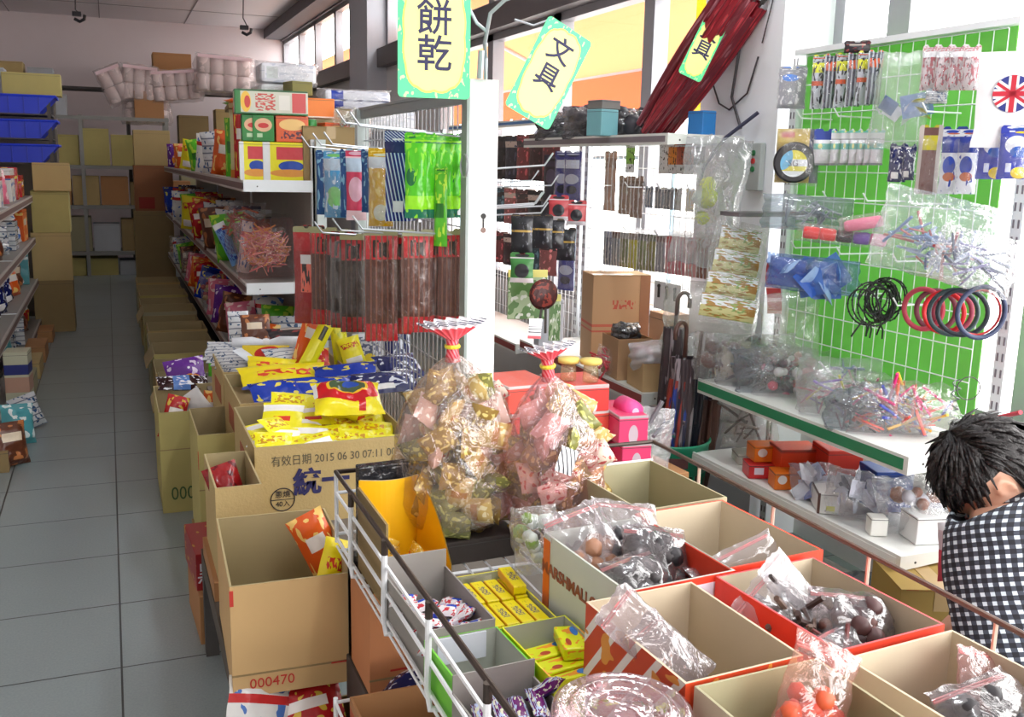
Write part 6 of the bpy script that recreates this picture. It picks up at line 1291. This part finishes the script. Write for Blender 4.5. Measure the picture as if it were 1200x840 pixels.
# blue parts trays
ts=thing('tray_stand','dark metal stand carrying three blue trays','stand',(0,0,0))
for x in (-1.05,-.45):
    for y in (9.75,10.25): MB().box(x-.015,x+.015,y-.015,y+.015,0,2.0).build('stand_post',dark_m,ts)
for z in (1.48,1.69,1.90): MB().box(-1.07,-.43,9.73,10.27,z-.012,z).build('stand_shelf',dark_m,ts)
for i,z in enumerate((1.48,1.69,1.90)):
    T=thing('blue_tray','bright blue plastic tray, %s of three stacked at the left'%('lowest','middle','topmost')[i],'tray',(-.76,9.98,z+.001))
    b=MB(); w,d,h=.62,.5,.15
    b.add([(-w/2,-d/2,0),(w/2-.08,-d/2,0),(w/2-.08,d/2,0),(-w/2,d/2,0),(-w/2,-d/2,h),(w/2+.06,-d/2,h),(w/2+.06,d/2,h),(-w/2,d/2,h)],[(3,2,1,0),(0,1,5,4),(1,2,6,5),(2,3,7,6),(3,0,4,7)])
    b.build('tray_body',mat((26,54,200),.45,var=.1),T)
    rb_=MB()
    for k in range(5): MB().box(-w/2+.06+.12*k,-w/2+.07+.12*k,-d/2-.006,-d/2,0,h).build('rib',mat((22,46,176),.45),T)
    MB().tube([(-w/2,-d/2,h),(w/2+.06,-d/2,h),(w/2+.06,d/2,h),(-w/2,d/2,h)],.012,6,close=True).build('tray_rim',mat((30,60,210),.45),T)
boxy('brown_carton','yellowish carton lying above the blue trays','carton',(-.62,10.7,2.1),.5,.3,.2,0,kraft_y,flap=.9)
boxy('white_carton','white box lying above the yellowish carton at the left','carton',(-1.0,10.75,2.1),.3,.3,.24,0,kk[5],flap=.9)
hs=thing('left_high_stack','tall dark cupboard behind the blue trays','cupboard',(-.8,10.75,0)); MB().box(-.36,.36,-.2,.2,0,2.098).build('cupboard_body',mat((96,88,80),.7),hs); MB().box(-.34,-.005,-.206,-.2,.05,2.05).build('cupboard_door',mat((104,96,88),.7),hs); MB().box(.005,.34,-.206,-.2,.05,2.05).build('cupboard_door',mat((104,96,88),.7),hs)
for i,(x,y,z,w,h,c) in enumerate(((-.60,9.45,.0,.32,.46,3),(-.60,9.45,.461,.32,.42,0),(-.58,9.45,.882,.3,.36,4),(-.56,9.42,1.243,.3,.24,0),(-.70,8.9,0,.2,.1,1))):
    boxy('stacked_carton','%s carton stacked at the end of the left shelves, %s'%(kn[c],('lowest','second up','third up','topmost','flat one before the stack')[i]),'carton',(x+.10,y+.25,z),w,.34,h,R(3*(i%2)),kk[c],flap=.93)
# goods on the left shelves
lc=['brown','red','silver','white','dark','navy','orange','pink','teal','yellow']
n=0
for si,z in enumerate((.122,.482,.842,1.202)):
    for j in range(10):
        y=5.15+j*.45; c=lc[r9.randrange(10)]
        if r9.random()<.3: boxy('grocery_box','%s box on the %s shelf of the left row, %s from the near end'%(c,('lowest','second','third','top')[si],ORD[j]),'grocery box',(-.80,y,z),.22,.28,r9.uniform(.16,.26),R(90+r9.uniform(-6,6)),PR[c],flap=.92)
        else: pouch('grocery_bag','%s bag on the %s shelf of the left row, %s from the near end'%(c,('lowest','second','third','top')[si],ORD[j]),'grocery bag',(-.76,y,z+.115),.26,.24,.12,(R(-8),R(r9.uniform(-10,10)),R(60+r9.uniform(-12,12))),PR[c])
for i,(y,c,h,lb) in enumerate(((5.45,3,.36,'dark carton on the floor at the left picture edge'),(5.95,5,.22,'grey-white box on the floor before the left shelves'),(6.5,4,.34,'yellow-tan carton on the floor before the left shelves'),(7.1,2,.42,'grey-olive carton on the floor before the left shelves'),(7.7,0,.40,'tan carton on the floor before the second left unit'),(8.3,1,.42,'brown carton on the floor before the second left unit'))):
    boxy('floor_box',lb,'carton',(-.60+.004*i,y,0),.14,.4,h*.28 if 0 else h*.3,0,kk[c],flap=.9)
tb2=boxy('blue_label_box','pale box with dark blue band standing at the left edge before the shelves','box',(-.55,6.35,.12),.13,.16,.30,R(-4),pmat((196,196,170),(('band',1,.55,.75,(40,50,120)),('band',1,.2,.5,(190,150,130))),.5),flap=.93)
pouch('floor_bag','white and teal bag on the floor at the left edge of the aisle','bag',(-.52,5.75,.12),.2,.22,.1,(R(-14),R(8),R(40)),P_teal); pouch('floor_bag','white bag lying before the left shelves','bag',(-.50,6.1,.10),.18,.2,.09,(R(-20),R(-8),R(40)),P_silver)
pouch('floor_bag','brown bag on the floor at the left picture edge','bag',(-.53,5.35,.12),.2,.22,.1,(R(-14),R(4),R(40)),P_brown)
# ceiling hooks with short wires
for i,(px,py,wl) in enumerate(((93,17,.05),(289,33,.12))):
    p=aY(px,py,13.4); T=thing('ceiling_hook','small black ceiling hook with wire, %s of two'%('left','right')[i],'hook',tuple(p))
    MB().tube([(-.06,0,-.05),(.0,0,-.08),(.05,0,-.05),(.06,0,.0)],.02,7).build('hook_body',mat((34,30,36),.5),T); MB().tube([(.02,0,0),(-.04,0,wl),(-.03,0,ZC-p.z)],.008,5).build('wire',mat((60,54,58),.5),T); MB().box(-.08,.02,-.04,.04,-.02,.03).build('mount',mat((40,36,42),.5),T)
# ---------------------------------------------------------------- person crouching beside the shelf
def skin_mesh(name, joints, edges, root, sub=2):
    """joints: {name:(x,y,z,r)}; grown with the Skin modifier and baked to a mesh"""
    ks=list(joints); me=bpy.data.meshes.new(name); me.from_pydata([joints[k][:3] for k in ks],[(ks.index(a),ks.index(b)) for a,b in edges],[])
    o=bpy.data.objects.new(name,me); COL.objects.link(o)
    s=o.modifiers.new('skin','SKIN'); s.use_smooth_shade=True
    for i,k in enumerate(ks):
        d=me.skin_vertices[0].data[i]; r=joints[k][3]; d.radius=r if isinstance(r,tuple) else (r,r); d.use_root=(k==root)
    u=o.modifiers.new('sub','SUBSURF'); u.levels=sub; u.render_levels=sub
    dg=bpy.context.evaluated_depsgraph_get(); m2=bpy.data.meshes.new_from_object(o.evaluated_get(dg))
    bpy.data.objects.remove(o); return m2
def merge(meshes):
    import bmesh
    vs=[];fs=[]
    for me in meshes:
        q=bmesh.new(); q.from_mesh(me); bmesh.ops.remove_doubles(q,verts=q.verts,dist=1e-5); bmesh.ops.holes_fill(q,edges=[e for e in q.edges if e.is_boundary],sides=0)
        bmesh.ops.recalc_face_normals(q,faces=q.faces); q.to_mesh(me); q.free()
        b=len(vs); vs+=[tuple(v.co) for v in me.vertices]; fs+=[tuple(i+b for i in p.vertices) for p in me.polygons]
    m=MB(); m.add(vs,fs); return m
PB=Vector((1.925,1.335,.0))
pr=thing('person','dark-haired person in black and white checked shirt bending at the right edge','person',tuple(PB),R(-60))
# joint positions, relative to PB (facing -X; left side nearer the camera)
J={'pelvis':(.08,.0,.44,(.145,.13)),'belly':(-.03,.02,.54,(.14,.13)),'chest':(-.12,.05,.66,(.15,.14)),'upper':(-.19,.08,.755,(.125,.105)),'neck':(-.225,.085,.80,(.066,.066)),'headb':(-.26,.09,.845,(.066,.066)),
 'lsh':(-.20,-.105,.735,.070),'lel':(-.16,-.15,.49,.050),'lwr':(-.30,-.04,.36,.034),
 'rsh':(-.22,.265,.735,.070),'rel':(-.24,.33,.50,.050),'rwr':(-.36,.22,.37,.034),
 'lhip':(.06,-.085,.41,.105),'lkn':(-.27,-.12,.44,.074),'lan':(-.05,-.10,.10,.048),'lto':(-.20,-.115,.045,.040),
 'rhip':(.06,.095,.41,.105),'rkn':(-.28,.13,.44,.074),'ran':(-.05,.11,.10,.048),'rto':(-.20,.125,.045,.040)}
ED=[('pelvis','belly'),('belly','chest'),('chest','upper'),('upper','neck'),('neck','headb'),('upper','lsh'),('lsh','lel'),('lel','lwr'),('upper','rsh'),('rsh','rel'),('rel','rwr'),('pelvis','lhip'),('lhip','lkn'),('lkn','lan'),('lan','lto'),('pelvis','rhip'),('rhip','rkn'),('rkn','ran'),('ran','rto')]
body=skin_mesh('body_skin',J,ED,'pelvis')
HC=Vector((-.275,.09,.862))            # head centre; face points down-left
HM=Matrix.Translation(HC)@Euler((R(4),R(-46),R(34))).to_matrix().to_4x4()   # local -X = face, +Z = crown
def head_pt(th,ph):
    # ph: -90..90 elevation, th: azimuth, 180 deg = face (-X)
    x=math.cos(ph)*math.cos(th); y=math.cos(ph)*math.sin(th); z=math.sin(ph)
    X=x*.098; Y=y*.074; Z=z*.118
    f=max(0,-x)
    if z<0: Y*=1-.28*(-z)**1.2*(.4+.6*f); X*=1-.10*(-z)
    if x>0 and z<-.2: X*=.86
    g=lambda a,b,s: math.exp(-((a-b)/s)**2)
    if x<0:
        X-= .022*g(y,0,.17)*g(z,-.12,.16)*f           # nose
        X-= .006*g(y,0,.12)*g(z,.02,.2)*f
        X+= .010*(g(y,.36,.16)+g(y,-.36,.16))*g(z,.03,.10)*f   # eye sockets
        X-= .006*g(abs(y),.36,.22)*g(z,.17,.07)*f       # brow
        X-= .007*g(y,0,.22)*(g(z,-.45,.06)+.9*g(z,-.56,.06))*f  # lips
        X+= .005*g(y,0,.25)*g(z,-.505,.03)*f
        X-= .008*g(y,0,.3)*g(z,-.78,.14)                # chin
    return HM@Vector((X,Y,Z))
hm=MB().grid(lambda u,v:head_pt(u*2*math.pi,(v-.5)*math.pi*.999),48,36)
ear=MB()
for s in (-1,1):
    st=len(ear.v); ear.lathe([(0,-.006),(.020,-.006),(.028,0),(.030,.006),(.022,.010),(.014,.004),(0,.003)],16,sx=.72,sy=1.1)
    ear.xf(Matrix.Translation((.008,s*.074,-.012))@Matrix.Rotation(s*R(-90),4,'X')@Matrix.Rotation(R(12),4,'Z'),st)
ear.xf(HM)
# hands: palm plus five separate bent fingers
def hand(wr, d, up, side):
    d=Vector(d).normalized(); up=Vector(up).normalized(); lat=d.cross(up).normalized()*side; out=[]
    W=Vector(wr)
    j={'w':(*(W-d*.02),.03),'p1':(*(W+d*.04),(.042,.024)),'p2':(*(W+d*.09),(.044,.022))}
    out.append(skin_mesh('palm',j,[('w','p1'),('p1','p2')],'p1',1))
    for i,(o,l) in enumerate(((-.030,.066),(-.010,.076),(.010,.072),(.029,.058))):
        b=W+d*.072+lat*o; k={}; e=[]; p=b; ang=0
        k['a']=(*b,.0125)
        for s,(f,a) in enumerate(((.45,18),(.32,30),(.26,26))):
            ang+=a; p=p+(d*math.cos(R(ang))-up*math.sin(R(ang)))*l*f; k['abcd'[s+1]]=(*p,.0118-.0012*s)
        out.append(skin_mesh('finger',k,[('a','b'),('b','c'),('c','d')],'a',1))
    b=W+d*.022-lat*.028; p1=b+(d*.5-lat*.8-up*.25).normalized()*.034; p2=p1+(d*.9-lat*.3-up*.4).normalized()*.028
    out.append(skin_mesh('thumb',{'a':(*b,.016),'b':(*p1,.013),'c':(*p2,.0115)},[('a','b'),('b','c')],'a',1)); return out
hands=hand(J['lwr'][:3],(-.75,.45,-.45),(-.3,.1,.9),1)+hand(J['rwr'][:3],(-.7,-.45,-.5),(-.3,-.1,.9),-1)
allm=merge([body]+hands+[hm.mesh('h',[]),ear.mesh('e',[])])
skin_m=mat((214,164,138),.5,var=.06,scale=20)
def ISL(me):
    # keep only the one connected surface
    import bmesh
    b=bmesh.new(); b.from_mesh(me); seen=set(); comps=[]
    for v in b.verts:
        if v in seen: continue
        st=[v]; seen.add(v); c=[]
        while st:
            x=st.pop(); c.append(x)
            for e in x.link_edges:
                o=e.other_vert(x)
                if o not in seen: seen.add(o); st.append(o)
        comps.append(c)
    comps.sort(key=len)
    print('body islands',[len(c) for c in comps])
    for c in comps[:-1]: bmesh.ops.delete(b,geom=c,context='VERTS')
    b.to_mesh(me); b.free()
bo=allm.build('body',skin_m,pr,smooth=True)
rm_=bo.modifiers.new('remesh','REMESH'); rm_.mode='VOXEL'; rm_.voxel_size=.0055; rm_.use_smooth_shade=True
sm=bo.modifiers.new('smooth','SMOOTH'); sm.factor=.5; sm.iterations=3
dg=bpy.context.evaluated_depsgraph_get(); bm_=bpy.data.meshes.new_from_object(bo.evaluated_get(dg)); bo.modifiers.clear(); bo.data=bm_
ISL(bm_); bm_.materials.clear(); bm_.materials.append(skin_m)
# eyes, brows, lips on the face
for s in (-1,1):
    P=HM@Vector((-.083,s*.029,.004)); e=MB().lathe([(0,-.010),(.008,-.007),(.0105,0),(.008,.007),(0,.010)],12); e.xf(Matrix.Translation(P)); e.build('eye',mat((60,44,40),.2),pr,smooth=True)
    MB().tube([HM@Vector((-.086,s*.016,.024)),HM@Vector((-.088,s*.03,.028)),HM@Vector((-.078,s*.046,.024))],.003,6).build('eyebrow',mat((30,24,24),.8),pr)
MB().tube([HM@Vector((-.092,-.02,-.056)),HM@Vector((-.1,0,-.053)),HM@Vector((-.092,.02,-.056))],.0036,6).build('lips',mat((176,90,86),.5),pr)
# hair: layered short bob, tufted
def hair_pt(u,v):
    th=u*2*math.pi; ph=-.55+v*(math.pi/2+.55)
    x=math.cos(th);
    lowlim=.05 if x<-.5 else (.26 if abs(x)<.32 else (.05 if x<0 else -.62))
    lo=.5*(lowlim-.62)+.5*(lowlim+.62)
    ph=lowlim+v*(math.pi/2-lowlim)
    c=math.cos(ph); z=math.sin(ph)
    k=1+.10*N3(math.cos(th)*3,math.sin(th)*3,z*3,3)+.05*N3(math.cos(th)*9,math.sin(th)*9,z*7,4)+.03*math.sin(th*31+z*6)
    return HM@Vector((c*math.cos(th)*.116*k+.012,c*math.sin(th)*.094*k,z*.134*k+.004))
hair_m=mat((26,20,20),.45,var=.3,scale=60,bump=.5,bscale=160)
hb=MB().grid(hair_pt,96,22); hb.grid(lambda u,v:(HM@((HM.inverted()@hair_pt(u,v))*.86)),96,22,0,True)
rh=random.Random(77)
for i in range(260):
    th=rh.uniform(0,6.283); xx=math.cos(th); ph=rh.uniform(.10 if xx<-.5 else (.50 if abs(xx)<.34 else (.1 if xx<0 else -.6)),1.35)
    c=math.cos(ph); n=Vector((c*math.cos(th),c*math.sin(th),math.sin(ph)))
    p=Vector((n.x*.112+.012,n.y*.090,n.z*.130+.004))
    down=Vector((-.25 if xx<0 else .25,.0,-1)); tn=(down-n*down.dot(n)).normalized()
    L=rh.uniform(.035,.075); q=[p,p+tn*L*.5+n*.012*rh.uniform(.1,.8),p+tn*L+n*rh.uniform(-.006,.008)]
    hb.tube([HM@a for a in q],[.0055,.0045,.0012],5)
hb.build('hair',hair_m,pr,smooth=True)
# clothes follow the body: checked shirt with collar, dark trousers, shoes
def grow(keys,edges,root,add): return skin_mesh('cloth',{k:(*J[k][:3],tuple(r+add for r in J[k][3]) if isinstance(J[k][3],tuple) else J[k][3]+add) for k in keys},edges,root)
JS=dict(J)
ging,nt,out=newmat('checked cloth'); k_=NT(nt)
pb=k_.n('BsdfPrincipled'); k_.l(pb.outputs[0],out.inputs[0]); pb.inputs['Roughness'].default_value=.85
tc=k_.n('TexCoord'); mp=k_.n('Mapping'); mp.inputs['Rotation'].default_value=(R(0),R(20),R(0)); k_.l(tc.outputs['Object'],mp.inputs[0]); sp_=k_.n('SeparateXYZ'); k_.l(mp.outputs[0],sp_.inputs[0])
def sq(s): return k_.math('LESS_THAN',k_.math('FRACT',k_.math('MULTIPLY',s,50.0)),.44)
nzx=k_.n('TexNoise'); nzx.inputs['Scale'].default_value=5; k_.l(tc.outputs['Object'],nzx.inputs[0])
w1=k_.math('ADD',sp_.outputs[0],k_.math('MULTIPLY',nzx.outputs[0],.03)); w2=k_.math('ADD',sp_.outputs[2],k_.math('MULTIPLY',sp_.outputs[1],.35))
sm_=k_.math('ADD',sq(w1),sq(w2))
c1_=k_.mix(k_.math('GREATER_THAN',sm_,.5),lin((26,26,34)),lin((62,66,78))); c2_=k_.mix(k_.math('GREATER_THAN',sm_,1.5),c1_,lin((196,208,216)))
k_.l(c2_,pb.inputs['Base Color'])
J['wl']=tuple(Vector(J['lel'][:3]).lerp(Vector(J['lwr'][:3]),.8))+(.034,); J['wr_']=tuple(Vector(J['rel'][:3]).lerp(Vector(J['rwr'][:3]),.8))+(.034,)
J['nb']=tuple(Vector(J['upper'][:3]).lerp(Vector(J['neck'][:3]),1.0)-Vector((0,0,.012)))+((.088,.088),)
J['lsh']=J['lsh'][:3]+(.092,); J['rsh']=J['rsh'][:3]+(.092,); J['upper']=J['upper'][:3]+((.15,.13),)
shirt=grow(['pelvis','belly','chest','upper','nb','lsh','lel','wl','rsh','rel','wr_'],[('pelvis','belly'),('belly','chest'),('chest','upper'),('upper','nb'),('upper','lsh'),('lsh','lel'),('lel','wl'),('upper','rsh'),('rsh','rel'),('rel','wr_')],'pelvis',.028)
sh_=merge([shirt]); 
for i,v in enumerate(sh_.v):
    n=N3(v[0]*9,v[1]*9,v[2]*9,2)*.010+N3(v[0]*22,v[1]*22,v[2]*22,5)*.004; sh_.v[i]=(v[0]+n,v[1]+n*.5,v[2]-n*.3)
so=sh_.build('shirt',ging,pr,smooth=True)
nk=Vector(J['neck'][:3]); 
cl_=MB().lathe([(.080,-.03),(.080,.0),(.070,.016),(.064,.014),(.070,-.002),(.07,-.03)],24,cap=False); cl_.xf(Matrix.Translation(nk+Vector((.018,-.005,-.012)))@Euler((0,R(-52),R(-20))).to_matrix().to_4x4()); cl_.build('collar',ging,so,smooth=True)
tr=grow(['pelvis','lhip','lkn','lan','rhip','rkn','ran'],[('pelvis','lhip'),('lhip','lkn'),('lkn','lan'),('pelvis','rhip'),('rhip','rkn'),('rkn','ran')],'pelvis',.012)
merge([tr]).build('trousers',mat((44,44,56),.9),pr,smooth=True)
for s in ('l','r'):
    a,t_=Vector(J[s+'an'][:3]),Vector(J[s+'to'][:3])
    sh2=skin_mesh('shoe',{'h':(a.x+.03,a.y,.045,.044),'m':((a.x+t_.x)/2,a.y,.05,.046),'t':(t_.x-.03,t_.y,.04,(.045,.036))},[('h','m'),('m','t')],'m',2)
    merge([sh2]).build('shoe',mat((60,54,54),.6),pr,smooth=True)
vs=scene.view_settings; vs.view_transform='Standard'; vs.look='None'; vs.gamma=1; vs.use_curve_mapping=False; vs.exposure=EXPO
cy=scene.cycles; cy.max_bounces=7; cy.diffuse_bounces=4; cy.glossy_bounces=3; cy.transmission_bounces=4; cy.transparent_max_bounces=24
cy.sample_clamp_indirect=6; cy.caustics_reflective=False; cy.caustics_refractive=False; cy.use_denoising=True
bpy.context.view_layer.update()
